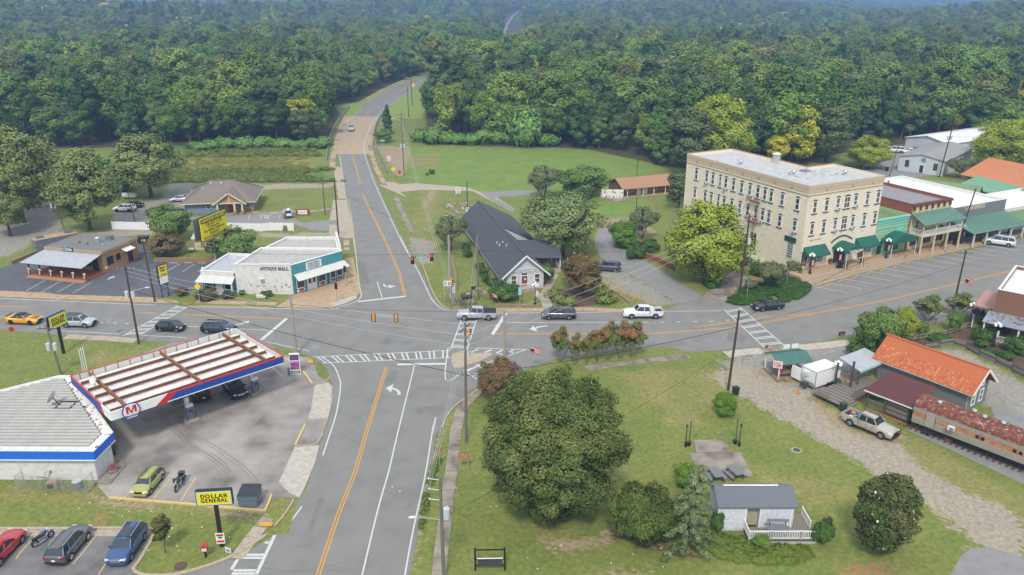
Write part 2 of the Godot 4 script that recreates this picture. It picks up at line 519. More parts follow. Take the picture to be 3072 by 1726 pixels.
# what covers the soil, with ragged borders: 0 lawn, 1 dry lawn, 2 lush lawn, 3 meadow hay, 4 gravel, 5 dirt, 6 mulch, 7 leaf litter, 8 tall weeds, 9 clay, 10 pale gravel
func ground_map() -> ImageTexture:
	var w := 1760
	var h := 1436
	label_image = Image.create(w,h,false,Image.FORMAT_R8)
	var regions := [
		[7,[V(-195.9,-247.7),V(-160.2,-249.9),V(-103.3,-251.7),V(-58.8,-254.5),V(-73.2,-348.9),V(-73.2,-366.7),V(-65,-419.8),V(-51,-489.9),V(-27.6,-256.9),V(23.2,-248.8),V(43.2,-222.6),V(64.3,-214.7),V(117.6,-254.5),V(171.8,-269.3),V(225.6,-280),V(384.9,-489.9),V(-54.2,-489.9),V(-375.1,-489.9)]],
		[5,[V(-67.6,-402.4),V(-58.3,-459.3),V(-55.2,-445.3),V(-61.9,-386.3),V(-65.8,-362.1),V(-67.5,-348.9)]],
		[2,[V(-52.3,-362.1),V(-50.9,-383.7),V(-45.2,-432.2),V(-37.4,-366.7),V(-34.4,-314.3),V(-46.7,-314.3)]],
		[2,[V(-84.3,-391.5),V(-72.5,-386.3),V(-67.3,-381.2),V(-67,-362.1),V(-77.5,-353.2)]],
		[2,[V(-32.2,-252.6),V(23.1,-247.2),V(42.7,-221.7),V(35.6,-209.7),V(28.2,-162.1),V(-6.1,-190.3),V(-24.6,-200.3),V(-28.5,-209.7)]],
		[1,[V(-31.9,-237),V(-22,-241.2),V(-19.9,-225.3),V(-28.3,-219.9)]],[5,[V(-43.8,-254.5),V(-32.3,-253.3),V(-28.5,-209.7),V(-30.6,-209.7)]],
		[3,[V(-99.6,-236),V(-61,-239.1),V(-53.1,-216.4),V(-89.4,-214.7)]],
		[8,[V(-93.6,-215.3),V(-51.8,-217.2),V(-47.3,-203),V(-87.8,-201.8)]],[8,[V(-104.3,-254.5),V(-58,-251),V(-55.8,-237),V(-96.7,-234.6)]],
		[8,[V(-112.4,-254.5),V(-104.3,-254.5),V(-83.5,-200.3),V(-89.9,-200.3)]],
		[4,[V(-106.7,-158.6),V(-109.7,-172.6),V(-108.3,-182.5),V(-92.6,-159.4),V(-88.2,-152.7),V(-93.9,-151.3),V(-93.2,-147.2),V(-93.1,-141.4),V(-95.5,-140.1)]],
		[4,[V(-87.3,-200.8),V(-81.2,-201.4),V(-72.5,-176.3),V(-71.6,-170),V(-72.9,-156.3),V(-82,-157.8),V(-88.7,-172.6),V(-87.3,-182),V(-82.9,-182.5)]],
		[10,[V(-91.4,-156.3),V(-73.8,-158.4),V(-72.2,-155.2),V(-88.3,-152)]],[10,[V(-51.4,-155.5),V(-40.8,-156.1),V(-36.8,-157.7),V(-35.9,-153.9),V(-50.3,-153.1)]],
		[10,[V(-65.8,-197.9),V(-61.2,-198.4),V(-60,-193.9),V(-64.7,-194.3)]],[10,[V(-69.4,-199.6),V(-46.9,-201.1),V(-45.3,-206.5),V(-43.9,-202.6),V(-45.9,-196.6),V(-64.5,-194.5)]],
		[1,[V(-48.9,-150.5),V(-39.2,-151.9),V(-37.9,-147.7),V(-46.7,-147.7)]],[5,[V(-46.3,-150.8),V(-39.6,-151.7),V(-39.4,-149.1),V(-45.2,-148.3)]],
		[4,[V(-20.8,-154),V(-15.4,-150.5),V(-14.2,-136.4),V(-16.7,-137),V(-19.2,-145.7)]],[4,[V(-20.1,-152),V(-15.5,-150.6),V(-14.4,-141.4),V(-14.7,-136.5),V(-16.6,-137.7),V(-18.9,-145.2)]],
		[1,[V(-21.2,-193.4),V(-17.4,-193.4),V(-16.4,-156.3),V(-21.7,-157.8),V(-21.1,-176.3)]],[5,[V(-20.4,-192.3),V(-18.6,-192.3),V(-19.3,-176.3),V(-20.4,-176.3)]],
		[5,[V(18,-166.6),V(25.8,-168.3),V(30.1,-156.3),V(26.9,-154.8),V(20.3,-159),V(17.4,-156.3)]],
		[4,[V(15.3,-129.8),V(22.4,-116.7),V(26.2,-116.9),V(24,-123.2),V(20.3,-131.5),V(16.4,-140.1)]],[5,[V(15.7,-128.2),V(24.1,-116.3),V(22.1,-115.8),V(15.3,-124.7)]],
		[1,[V(22.2,-139.5),V(30.7,-120.3),V(31.1,-123.7),V(26.5,-136)]],
		[6,[V(5.4,-122.2),V(8.4,-123.7),V(11.6,-123.7),V(13.8,-119.9),V(13.3,-116),V(10.3,-115.2),V(7.1,-116.3)]],
		[6,[V(-10.9,-120.3),V(-6.2,-118),V(-2.9,-113.7),V(-8.4,-116.3)]],
		[4,[V(27.7,-97),V(39.9,-100.7),V(46.9,-100.7),V(54.3,-102.7),V(42.4,-93.1),V(36.6,-85.3),V(35.7,-85),V(37.9,-82.7),V(33.2,-76.5),V(31,-80.5),V(29.1,-84.2),V(27.1,-87.3),V(26.6,-89.8)]],
		[10,[V(28.7,-96.6),V(32.3,-93.1),V(34.2,-88.3),V(35.8,-85.3),V(37.9,-82.7),V(38,-78.7),V(42.2,-75.6),V(44.3,-70.4),V(48.3,-63.4),V(42.4,-53.6),V(40.1,-62.2),V(39.4,-65.6),V(37.1,-69.6),V(35.3,-73.7),V(33.3,-76.7),V(31,-80.5),V(29.1,-84.2),V(27.1,-87.3),V(25.4,-91.1)]],
		[5,[V(35.9,-85.2),V(38.2,-82.9),V(38.8,-77.8),V(43.7,-77.8),V(42.2,-75.2),V(38.3,-76.7),V(35.6,-80.5)]],
		[1,[V(43.4,-77.8),V(44.6,-76.5),V(46.9,-71.3),V(49.7,-65.7),V(47.8,-62.6),V(44.5,-66.8),V(42,-72.3)]],
		[5,[V(32.1,-93.8),V(37,-93.1),V(36.7,-89.5),V(33.9,-89.8),V(32,-92.1)]],
		[4,[V(56.9,-98.6),V(61.3,-100.1),V(64.1,-89.8),V(64.4,-87.3),V(59,-78.5),V(55.2,-80.3),V(56.8,-83.8),V(52.2,-94.8)]],
		[6,[V(53.9,-101.9),V(67,-107.9),V(71.8,-102.7),V(73.9,-102.7),V(65.8,-89.5),V(62.4,-102.3),V(57.4,-100.3)]],
		[5,[V(41.8,-93.1),V(45.7,-93.8),V(43.9,-88),V(41,-89.5)]],
		[1,[V(-51.1,-68.1),V(-43.1,-66.7),V(-41,-67.4),V(-39,-65.6),V(-23.4,-63.3),V(-24.5,-62.4),V(-36.9,-64.1),V(-43,-64.6),V(-49.4,-65.3)]],
		[9,[V(-38.9,-63),V(-37.7,-62.7),V(-37.4,-61.8),V(-38.1,-61.6)]],[5,[V(-41.4,-67.4),V(-39,-65.6),V(-34,-64.5),V(-33.6,-63.5),V(-39.5,-64.6)]],
		[5,[V(-29.9,-65.3),V(-23.3,-63.2),V(-23.3,-62.4),V(-29.5,-64.3)]],[5,[V(-24,-65.8),V(-23.7,-68.1),V(-21.8,-67.4),V(-22.2,-66.3)]],
		[1,[V(14.2,-92.8),V(26.6,-94.6),V(24.8,-82),V(15.6,-84.5)]],[1,[V(18,-84),V(20.5,-84.5),V(21.6,-78.5),V(17.2,-79.7)]],
		[1,[V(23.7,-68.1),V(31.5,-69.5),V(34.1,-65.6),V(28.5,-64)]],[2,[V(18,-60.2),V(25.6,-58.4),V(26.3,-56.6),V(21.2,-56),V(16.7,-57.5)]],
		[5,[V(2.2,-59.1),V(8,-59.7),V(9.5,-62.4),V(10.1,-60.8),V(7.9,-58.2),V(3.3,-58.1)]],[6,[V(9.3,-62.4),V(9.9,-59.9),V(13.5,-58.9),V(16.9,-57.5),V(16.7,-56.7),V(12.5,-58.2),V(9.4,-59.5)]],
		[5,[V(6.7,-55),V(12.9,-55.3),V(13.3,-54.7),V(6.6,-54.4)]],[9,[V(28.2,-55.3),V(32.6,-55.5),V(32.6,-54.6),V(27.9,-54.5)]],
		[1,[V(-58,-97.8),V(-50.1,-101.6),V(-49.6,-98.6),V(-54.3,-93.6)]],[1,[V(-7.9,-78.8),V(-7.7,-81.1),V(-6.6,-83.5),V(-6.5,-77.7)]],
		[5,[V(-8.1,-78.1),V(-8.1,-73),V(-8.5,-69.5),V(-8.7,-66.7),V(-8.4,-60.8),V(-8.3,-54.7),V(-8.6,-54.7),V(-8.8,-60.8),V(-8.8,-69.2),V(-8.4,-78.1)]],
		[9,[V(41.3,-130.4),V(43.5,-130.4),V(42.7,-127.7),V(40.4,-127.2)]],
	]
	for r in regions: paint_region(r[1],r[0],w,h)
	var lab := label_image.get_data()
	var n1 := FastNoiseLite.new()
	n1.seed = 21
	n1.frequency = 0.03
	n1.fractal_octaves = 5
	n1.fractal_type = FastNoiseLite.FRACTAL_FBM
	var big := n1.get_image(w,h).get_data()
	n1.seed = 22
	n1.frequency = 0.09
	n1.fractal_octaves = 3
	var mid := n1.get_image(w,h).get_data()
	n1.seed = 23
	n1.frequency = 0.3
	n1.fractal_octaves = 2
	var fine := n1.get_image(w,h).get_data()
	# each cover: three tones it is mottled from
	var tones := [
		["7d8d3f","8a9444","989a50"],["8f934c","9b9955","ab9f64"],["7b963d","87a042","94a54b"],["8d8a45","a1954f","b0a05c"],
		["a7a196","afa99d","b8b0a2"],["b09a7c","bda687","a8977a"],["6b5143","79604f","5d473c"],["4a4a2c","5a5533","6a5c40"],
		["5d7a2e","6e8a38","86954a"],["b5835c","c09068","a07850"],["b4aa99","bcb09c","c0b197"]]
	var lut := []
	for t in tones:
		var row := []
		for i in 64:
			var f := i / 63.0*2.0
			row.append(Color(t[0]).lerp(Color(t[1]),f) if f < 1.0 else Color(t[1]).lerp(Color(t[2]),f - 1.0))
		lut.append(row)
	var out := PackedByteArray()
	out.resize(w*h*3)
	for y in h:
		for x in w:
			var i := y*w + x
			var a := big[i]
			var b := mid[i]
			var f := fine[i]
			var j := (i*1103515245 + 12345) >> 9
			var sx := clampi(x + (b - 128) / 20 + (((j & 31) + (j >> 10 & 31) - 31) >> 3),0,w - 1)
			var sy := clampi(y + (a - 128) / 20 + (((j >> 5 & 31) + (j >> 15 & 31) - 31) >> 3),0,h - 1)
			var c: Color = lut[mini(lab[sy*w + sx],10)][clampi(((a*2 + b + f - 512) >> 3) + 30,0,63)]
			var k := 238.0 + (f - 128)*0.16
			out[i*3] = clampi(int(c.r*k),0,255)
			out[i*3 + 1] = clampi(int(c.g*k),0,255)
			out[i*3 + 2] = clampi(int(c.b*k),0,255)
	return ImageTexture.create_from_image(Image.create_from_data(w,h,false,Image.FORMAT_RGB8,out))
func ground_and_roads():
	var near := StandardMaterial3D.new()
	near.resource_name = "turf_and_gravel"
	near.albedo_texture = ground_map()
	near.albedo_color = Color(0.97,0.97,0.97)
	near.roughness = 0.95
	near.detail_enabled = true
	near.detail_albedo = T["blades"]
	near.detail_blend_mode = BaseMaterial3D.BLEND_MODE_MUL
	near.detail_uv_layer = BaseMaterial3D.DETAIL_UV_2
	near.uv2_scale = Vector3(0.09,0.09,0.09)
	M["forest_floor"] = mk("forest_floor","4d4f2c",0.95,0,"blades",6.0)
	var am := ArrayMesh.new()
	var s := SurfaceTool.new()
	s.begin(Mesh.PRIMITIVE_TRIANGLES)
	s.set_normal(Vector3.UP)
	for k in [[0,0],[1,0],[1,1],[0,0],[1,1],[0,1]]:
		var p := Vector3(lerpf(GX0,GX1,k[0]),0,lerpf(GZ0,GZ1,k[1]))
		s.set_uv(Vector2(k[0],k[1]))
		s.set_uv2(Vector2(p.x,p.z))
		s.set_normal(Vector3.UP)
		s.add_vertex(p)
	s.commit(am)
	var xs := [-9000.0,-6000.0,-4000.0,-2800.0,-2000.0,-1400.0,-1000.0]
	var x := -800.0
	while x <= 801.0:
		if absf(x) < 189 or absf(x) > 191: xs.append(x)
		x += 50.0 if absf(x) > 199 else 95.0
	xs = [-9000.0,-7000.0,-5500.0,-4200.0,-3400.0,-2700.0,-2100.0,-1700.0,-1350.0,-1100.0,-900.0,-740.0,-600.0,-480.0,-370.0,-270.0,GX0,-95.0,0.0,95.0,GX1,270.0,370.0,480.0,600.0,740.0,900.0,1100.0,1350.0,1700.0,2100.0,2700.0,3400.0,4200.0,5500.0,7000.0,9000.0]
	var zs := [200.0,GZ1,GZ0]
	var z := -400.0
	while z > -9500.0:
		zs.append(z)
		z -= 60.0 if z > -1600.0 else 250.0
	s = SurfaceTool.new()
	s.begin(Mesh.PRIMITIVE_TRIANGLES)
	s.set_smooth_group(1)
	for j in zs.size() - 1:
		for i in xs.size() - 1:
			if xs[i] >= GX0 and xs[i + 1] <= GX1 and zs[j] <= GZ1 and zs[j + 1] >= GZ0: continue
			var c := []
			for q in [[xs[i],zs[j + 1]],[xs[i + 1],zs[j + 1]],[xs[i + 1],zs[j]],[xs[i],zs[j]]]: c.append(Vector3(q[0],hill(q[0],q[1]),q[1]))
			qd(s,c[0],c[1],c[2],c[3])
	s.generate_normals()
	s.commit(am)
	am.surface_set_material(0,near)
	am.surface_set_material(1,M["forest_floor"])
	var g := MeshInstance3D.new()
	g.name = "ground"
	g.mesh = am
	add_child(g)
	g.set_meta("kind","structure")
	g.set_meta("label","lawns, gravel and woodland soil of the town")
	# roads: one sheet of asphalt for the crossing and its arms
	s = S()
	var road := [V(-89.4,-120.8),V(-82.2,-119.9),V(-56.9,-117.1),V(-54.1,-116.7),V(-49,-116.1),V(-37.5,-115.2),V(-28.7,-114.9),V(-27.1,-115.7),V(-25.4,-117.7),V(-24.6,-119.6),V(-24.5,-121.7),V(-25.6,-126.6),V(-28,-137.6),V(-31.3,-151.9),V(-34.3,-165.6),V(-38.7,-183.8),V(-45.3,-211.2),V(-52,-237.7),V(-55.1,-250.7),V(-58.4,-270.5),V(-61.5,-299),V(-62.9,-322.2),V(-63.6,-342.6),V(-64.8,-364.4),V(-62.6,-403.5),V(-58.2,-446.7),V(-50.2,-481.9),V(-43,-506.7),V(-39.7,-466.6),V(-46.4,-444),V(-48.7,-416.8),V(-50.5,-385.3),V(-51.7,-359.8),V(-53.2,-342.6),V(-52.7,-321.4),V(-51.8,-301),V(-49.7,-277.3),V(-46.6,-254.5),V(-43.9,-240.1),V(-39.1,-219.9),V(-35.5,-205.7),V(-30.2,-183.8),V(-23.8,-160),V(-18.8,-141.9),V(-22.1,-154.1),V(-18.3,-140.7),V(-15.4,-130.4),V(-12.9,-120.8),V(-11.6,-117.1),V(-10.1,-114.9),V(-7.9,-113.7),V(5.1,-114),V(17.3,-114.3),V(23.4,-114.4),V(26,-116.5),V(28.4,-118.5),V(30.6,-120.1),V(34.1,-117.6),V(35.1,-116.2),V(43.2,-117.2),V(48.8,-122.7),V(49.3,-123.9),V(54,-127),V(60.5,-131.2),V(67.3,-135),V(73.8,-138.6),V(90.2,-146.6),V(102.2,-153.3),V(127.2,-167.6),V(86.3,-122.7),V(70.3,-112.6),V(65.6,-110.3),V(58.2,-107.6),V(51.4,-105.5),V(46.7,-104.3),V(44.1,-102.7),V(39.5,-101.4),V(32.4,-100.4),V(29,-99.5),V(24.3,-99),V(22.1,-100.2),V(20.2,-100.7),V(16,-100.5),V(13.7,-99.6),V(5.7,-96.7),V(2.2,-94),V(-4,-89.1),V(-5.5,-87.1),V(-5.6,-86),V(-6.7,-84),V(-7.5,-81.7),V(-7.9,-78.8),V(-8.4,-78.1),V(-8.4,-69.5),V(-8.5,-60.8),V(-8.6,-54.7),V(-8.5,-53.4),V(-22.1,-53.4),V(-28.7,-54.5),V(-26.4,-55.7),V(-24.1,-56.7),V(-24,-56.4),V(-23.5,-57.3),V(-22.1,-58.9),V(-21.4,-60.1),V(-20.2,-60.1),V(-20.6,-64.3),V(-20.5,-65.3),V(-20.3,-67),V(-20.5,-71.4),V(-20.8,-75.3),V(-20.9,-79.5),V(-21,-80.8),V(-21.2,-83),V(-21.6,-86.1),V(-22.3,-88.8),V(-23.2,-91.5),V(-24.5,-94.7),V(-26.8,-97.5),V(-31.7,-100.5),V(-34.4,-102.6),V(-31.5,-99.7),V(-40.2,-103.4),V(-49.6,-102.2),V(-52.9,-103.4),V(-61.1,-104),V(-67.8,-105.5),V(-74.3,-106.7),V(-81.2,-107)]
	sheet(s,road,0.012)
	struct("road",s,"asphalt","grey asphalt crossroads with white and yellow markings")
	s = S()
	sheet(s,[V(-53.8,-240.1),V(-42.9,-240.1),V(-45.9,-254.5),V(-48.5,-274.6),V(-51.3,-301),V(-51.8,-317.8),V(-66.1,-318.6),V(-62.7,-291.7),V(-58.4,-264.2)],0.018)
	struct("bridge_deck",s,"bridge_deck","tan concrete bridge deck of the curving road")
	s = S()
	sheet(s,[V(26.2,-117),V(23.9,-123),V(20.3,-131.5),V(16.4,-140.1),V(16,-147.8),V(16.9,-154.8),V(18.1,-159),V(20.1,-159.5),V(20,-152.7),V(20.9,-147.5),V(22.7,-142.9),V(25.1,-136.2),V(27.7,-128.5),V(30.7,-120),V(28.4,-118.4)],0.008)
	struct("side_road",s,"asphalt_old","worn asphalt side road climbing beside the garden bed")
	s = S()
	sheet(s,[V(-28.5,-200.2),V(-24.7,-201.4),V(-11.4,-196.7),V(-8.1,-192.3),V(-5,-189.9),V(0.5,-175.8),V(0.1,-172.6),V(-4.3,-181.5),V(-9.7,-192.7),V(-22.3,-194),V(-27.4,-191.6),V(-24.7,-185.8),V(-33.5,-198.8),V(-32.7,-203),V(-30.2,-202.1)],0.008)
	struct("driveway",s,"concrete","pale concrete driveway leading off the road to the field")
	s = S()
	sheet(s,[V(-8.2,-192.7),V(-5.3,-191.6),V(1.8,-193.9),V(8.1,-192.3),V(8,-189.1),V(-2,-187),V(-4.4,-186),V(0.7,-176.3),V(0.2,-172.6),V(-4.3,-181.5)],0.016)
	struct("path",s,"asphalt_old","broken grey asphalt path beside the field")
	s = S()
	sheet(s,[V(-89.3,-123.2),V(-84,-123),V(-73.5,-121.2),V(-56.2,-119.8),V(-52.7,-121),V(-52,-126.2),V(-53.7,-137.4),V(-65.1,-138.2),V(-68.6,-145.2),V(-72,-152.7),V(-89.4,-154.1),V(-88.8,-142.6),V(-89.6,-136),V(-93.5,-129.8)],0.02)
	struct("parking_lot",s,"asphalt_dark","dark cracked asphalt lot around the brick restaurant")
	s = S()
	sheet(s,[V(-70,-168.1),V(-63.4,-171.2),V(-55.8,-171.8),V(-48.2,-172),V(-47.1,-167.3),V(-44.4,-163.8),V(-39.3,-165.8),V(-36.8,-157.7),V(-41.1,-158.3),V(-45.8,-162.4),V(-59.9,-163.6),V(-67.5,-163.3)],0.02)
	struct("parking_lot",s,"asphalt_old","grey asphalt lot in front of the blue clinic")
	s = S()
	sheet(s,[V(-41.3,-67.8),V(-39.2,-65.6),V(-23.4,-63.3),V(-23.3,-63.2),V(-23,-65.6),V(-20.6,-65.6),V(-20.5,-72),V(-20.9,-74.9),V(-21.1,-80.8),V(-21.6,-86.1),V(-22.6,-89.5),V(-24.7,-91.7),V(-26.7,-97),V(-31,-98.2),V(-33.9,-100.7),V(-33.4,-99.6),V(-40,-102.8),V(-47.5,-102.2),V(-50.3,-98.2),V(-55.1,-92.2),V(-45.6,-80.1)],0.022)
	struct("station_forecourt",s,"station_lot","stained concrete forecourt of the filling station")
	s = S()
	sheet(s,[V(-23.4,-74.8),V(-20.8,-75.1),V(-20.5,-71),V(-20.5,-67.4),V(-20.6,-65.6),V(-21.9,-66.5),V(-23.3,-68.2)],0.03)
	sheet(s,[V(-24.6,-89.2),V(-23,-89.9),V(-22.3,-88.8),V(-21.4,-83.5),V(-21.2,-81),V(-23.4,-80.8),V(-23.7,-84)],0.03)
	struct("forecourt_apron",s,"concrete_pale","pale patched concrete apron between forecourt and road")
	s = S()
	sheet(s,[V(-54.8,-60.2),V(-38.5,-60),V(-32.6,-59.9),V(-32.5,-59.4),V(-32.5,-56.6),V(-31.4,-53.2),V(-49.9,-53.2)],0.02)
	struct("parking_lot",s,"asphalt_lot","asphalt lot with yellow stall lines beside the lawn")
	s = S()
	sheet(s,[V(-35.2,-121),V(-28.8,-130),V(-30.8,-140),V(-29.2,-140),V(-26.1,-127.6),V(-24.7,-122.2),V(-25.5,-117.7),V(-27.3,-115.7),V(-29.4,-115),V(-36.7,-115.5),V(-35.7,-118.9)],0.03)
	struct("corner_pavement",s,"concrete_tan","tan concrete corner pavement before the antique store")
	s = S()
	sheet(s,[V(-42.1,-183.8),V(-39,-183.8),V(-34.2,-165.6),V(-31.4,-152.4),V(-36.6,-153.1),V(-39.1,-165.6)],0.03)
	sheet(s,[V(-50,-221.6),V(-48,-221.6),V(-39.1,-184.9),V(-41.2,-184.9)],0.03)
	struct("pavement",s,"concrete","wide concrete pavement beside the road by the clinic drive")
	s = S()
	sheet(s,[V(-89.1,-122.9),V(-83.9,-122.7),V(-78.8,-122.2),V(-73.4,-121),V(-57.1,-119.7),V(-52.8,-118),V(-52.8,-117),V(-57,-117.3),V(-82.2,-120),V(-87.8,-120.8)],0.03)
	struct("pavement",s,"concrete_tan","tan concrete apron between the restaurant lot and the street")
	s = S()
	sheet(s,[V(39.9,-97),V(46.5,-100.3),V(45.6,-97.7),V(48.5,-96.8),V(50.3,-96.6),V(45.6,-93.4),V(44.4,-92.4),V(42.1,-93.8)],0.012)
	sheet(s,[V(59,-81.3),V(57.5,-84.4),V(56.1,-82.7),V(55.4,-80.3),V(56.9,-77.7)],0.012)
	struct("drive",s,"asphalt_old","cracked grey drive beside the orange roofed depot")
	s = S()
	sheet(s,[V(30.6,-120),V(35.3,-127.7),V(37.9,-132.6),V(40.4,-130.9),V(40.4,-127.2),V(37.1,-123.7),V(34,-118)],0.01)
	struct("driveway",s,"concrete_grey","cracked concrete drive under the utility pole by the hotel")
	s = S()
	sheet(s,[V(38.9,-57),V(40.3,-58),V(41.9,-58.3),V(43.5,-57.5),V(45.4,-56),V(43.3,-52.6),V(35.1,-52.6),V(37.2,-55)],0.012)
	struct("drive",s,"asphalt_old","grey asphalt end of the gravel lane")
	# far road seen through the clearing in the woods
	s = S()
	var far := [V(-6,-620),V(-8,-900),V(-9,-1100),V(-4,-1300),V(8,-1450),V(26,-1540),V(60,-1600)]
	far = smooth(far,4)
	for i in far.size(): far[i].y = hill(far[i].x,far[i].z) + 2.0
	for i in far.size() - 1:
		var n: Vector3 = (far[i + 1] - far[i]).cross(Vector3.UP).normalized()*1.9
		qd(s,far[i] - n,far[i + 1] - n,far[i + 1] + n,far[i] + n)
	struct("far_road",s,"asphalt_old","pale road winding through the distant woods")
	s = S()
	sheet(s,[V(-77.5,-353.2),V(-68.2,-362.1),V(-65,-419.8),V(-59.2,-466.6),V(-52.3,-502.4),V(-44.4,-524.7),V(-37.9,-445.3),V(-42.6,-419.8),V(-41.7,-396.9),V(-37,-362.1),V(-35,-310.9),V(-46.3,-310.9),V(-52.6,-336.6),V(-61.4,-321.4),V(-67,-317.8)],0.006)
	struct("verge",s,"verge_grass","mown grass verge along the road north")
	# lot cracks
	s = S()
	rng.seed = 31
	for k in 26:
		var p: Vector3 = [V(-81.89,-125.17),V(-72.48,-123.69),V(-66.34,-125.17),V(-66.39,-133.11),V(-56.97,-127.72),V(-57.7,-134.23),V(-62.07,-135.95),V(-60.81,-125.17)][k % 8] + V(rng.randf_range(-4,4),rng.randf_range(-3,3))
		var line := [p]
		var a := rng.randf()*TAU
		for j in rng.randi_range(4,9):
			a += rng.randf_range(-0.9,0.9)
			p += V(cos(a),sin(a))*rng.randf_range(0.5,1.1)
			line.append(p)
		ribbon(s,line,0.07,0.026)
	struct("lot_crack",s,"crack","dark cracks across the restaurant lot").set_meta("kind","stuff")
	# wear of the roads: hairline cracks and utility patches
	s = S()
	rng.seed = 71
	for k in 26:
		var p: Vector3 = [V(-18.41,-102.61),V(-12.9,-105.52),V(-13.94,-65.62),V(-15.38,-57.95),V(-12.45,-73),V(16.02,-106.99),V(44.92,-108.52),V(55.84,-114.01),V(-26.07,-150.46),V(-50.58,-110.93),V(-25.84,-110.55)][k % 11] + V(rng.randf_range(-5,5),rng.randf_range(-4,4))
		var a := rng.randf()*TAU
		var line := [p]
		for j in rng.randi_range(5,12):
			a += rng.randf_range(-0.22,0.22)
			p += V(cos(a),sin(a))*rng.randf_range(0.4,0.9)
			line.append(p)
		ribbon(s,line,0.055,0.0155)
	struct("road_crack",s,"road_seam","hairline cracks in the road").set_meta("kind","stuff")
	s = S()
	for q in [[V(-11.2,-83.8),V(-8.2,-83.7),V(-8.1,-82.1),V(-11.2,-82.2)],[V(-15.9,-93.1),V(-14.8,-93.1),V(-14.6,-89.9),V(-15.8,-89.9)],[V(31.2,-105.9),V(33.5,-104.3),V(32.1,-101.9),V(30.1,-102.7)],[V(18.2,-101.5),V(24.2,-102.6),V(24.2,-101.2),V(18.3,-100.2)],[V(-28.2,-137.6),V(-26.9,-137.6),V(-23.9,-126.6),V(-25,-125.6)],[V(-18.7,-65.6),V(-18.2,-65.6),V(-18.1,-60.1),V(-18.6,-60.2)]]: sheet(s,q,0.0155)
	struct("road_patch",s,"asphalt_patch","slightly darker repair patches in the road")
	s = S()
	for t in [[V(-41.6,-83.4),V(-39.6,-80.4),V(-38,-78.6),V(-35.6,-76.3),V(-33.6,-74.2),V(-32,-73.3),V(-30.2,-71.7),V(-28.3,-69.2)],[V(-38.2,-79.1),V(-36.1,-77.6),V(-34.1,-76.3),V(-31.9,-74.7),V(-30.1,-73),V(-27.5,-70.6),V(-25.6,-68.3)],[V(-37.4,-78.1),V(-34.4,-74.6),V(-32.1,-73),V(-30.6,-71.6),V(-28.9,-69.9)]]:
		ribbon(s,smooth(t),0.08,0.027,-0.2)
		ribbon(s,smooth(t),0.06,0.027,0.2)
	struct("tyre_mark",s,"tyre_mark","dark tyre tracks curving over the forecourt").set_meta("kind","stuff")
func double_yellow(s: SurfaceTool,pts: Array):
	ribbon(s,pts,0.13,0.024,-0.14)
	ribbon(s,pts,0.13,0.024,0.14)
func rungs(s: SurfaceTool,a0: Vector3,a1: Vector3,b0: Vector3,b1: Vector3,n: int,pair: float,w := 0.22):
	ribbon(s,[a0,a1],0.16,0.024)
	ribbon(s,[b0,b1],0.16,0.024)
	var d := (a1 - a0).normalized()
	for i in n:
		var t := (i + 0.5) / n
		for k in [-1,1]: ribbon(s,[a0.lerp(a1,t) + d*pair*k,b0.lerp(b1,t) + d*pair*k],w,0.0285)
func arrow(s: SurfaceTool,p: Array,head: Vector3,size: float):
	ribbon(s,smooth(p),0.35,0.024)
	var e: Vector3 = p[-1]
	var d := (head - e).normalized()
	var n := V(-d.z,d.x)
	sheet(s,[e + n*size,head,e - n*size],0.028)
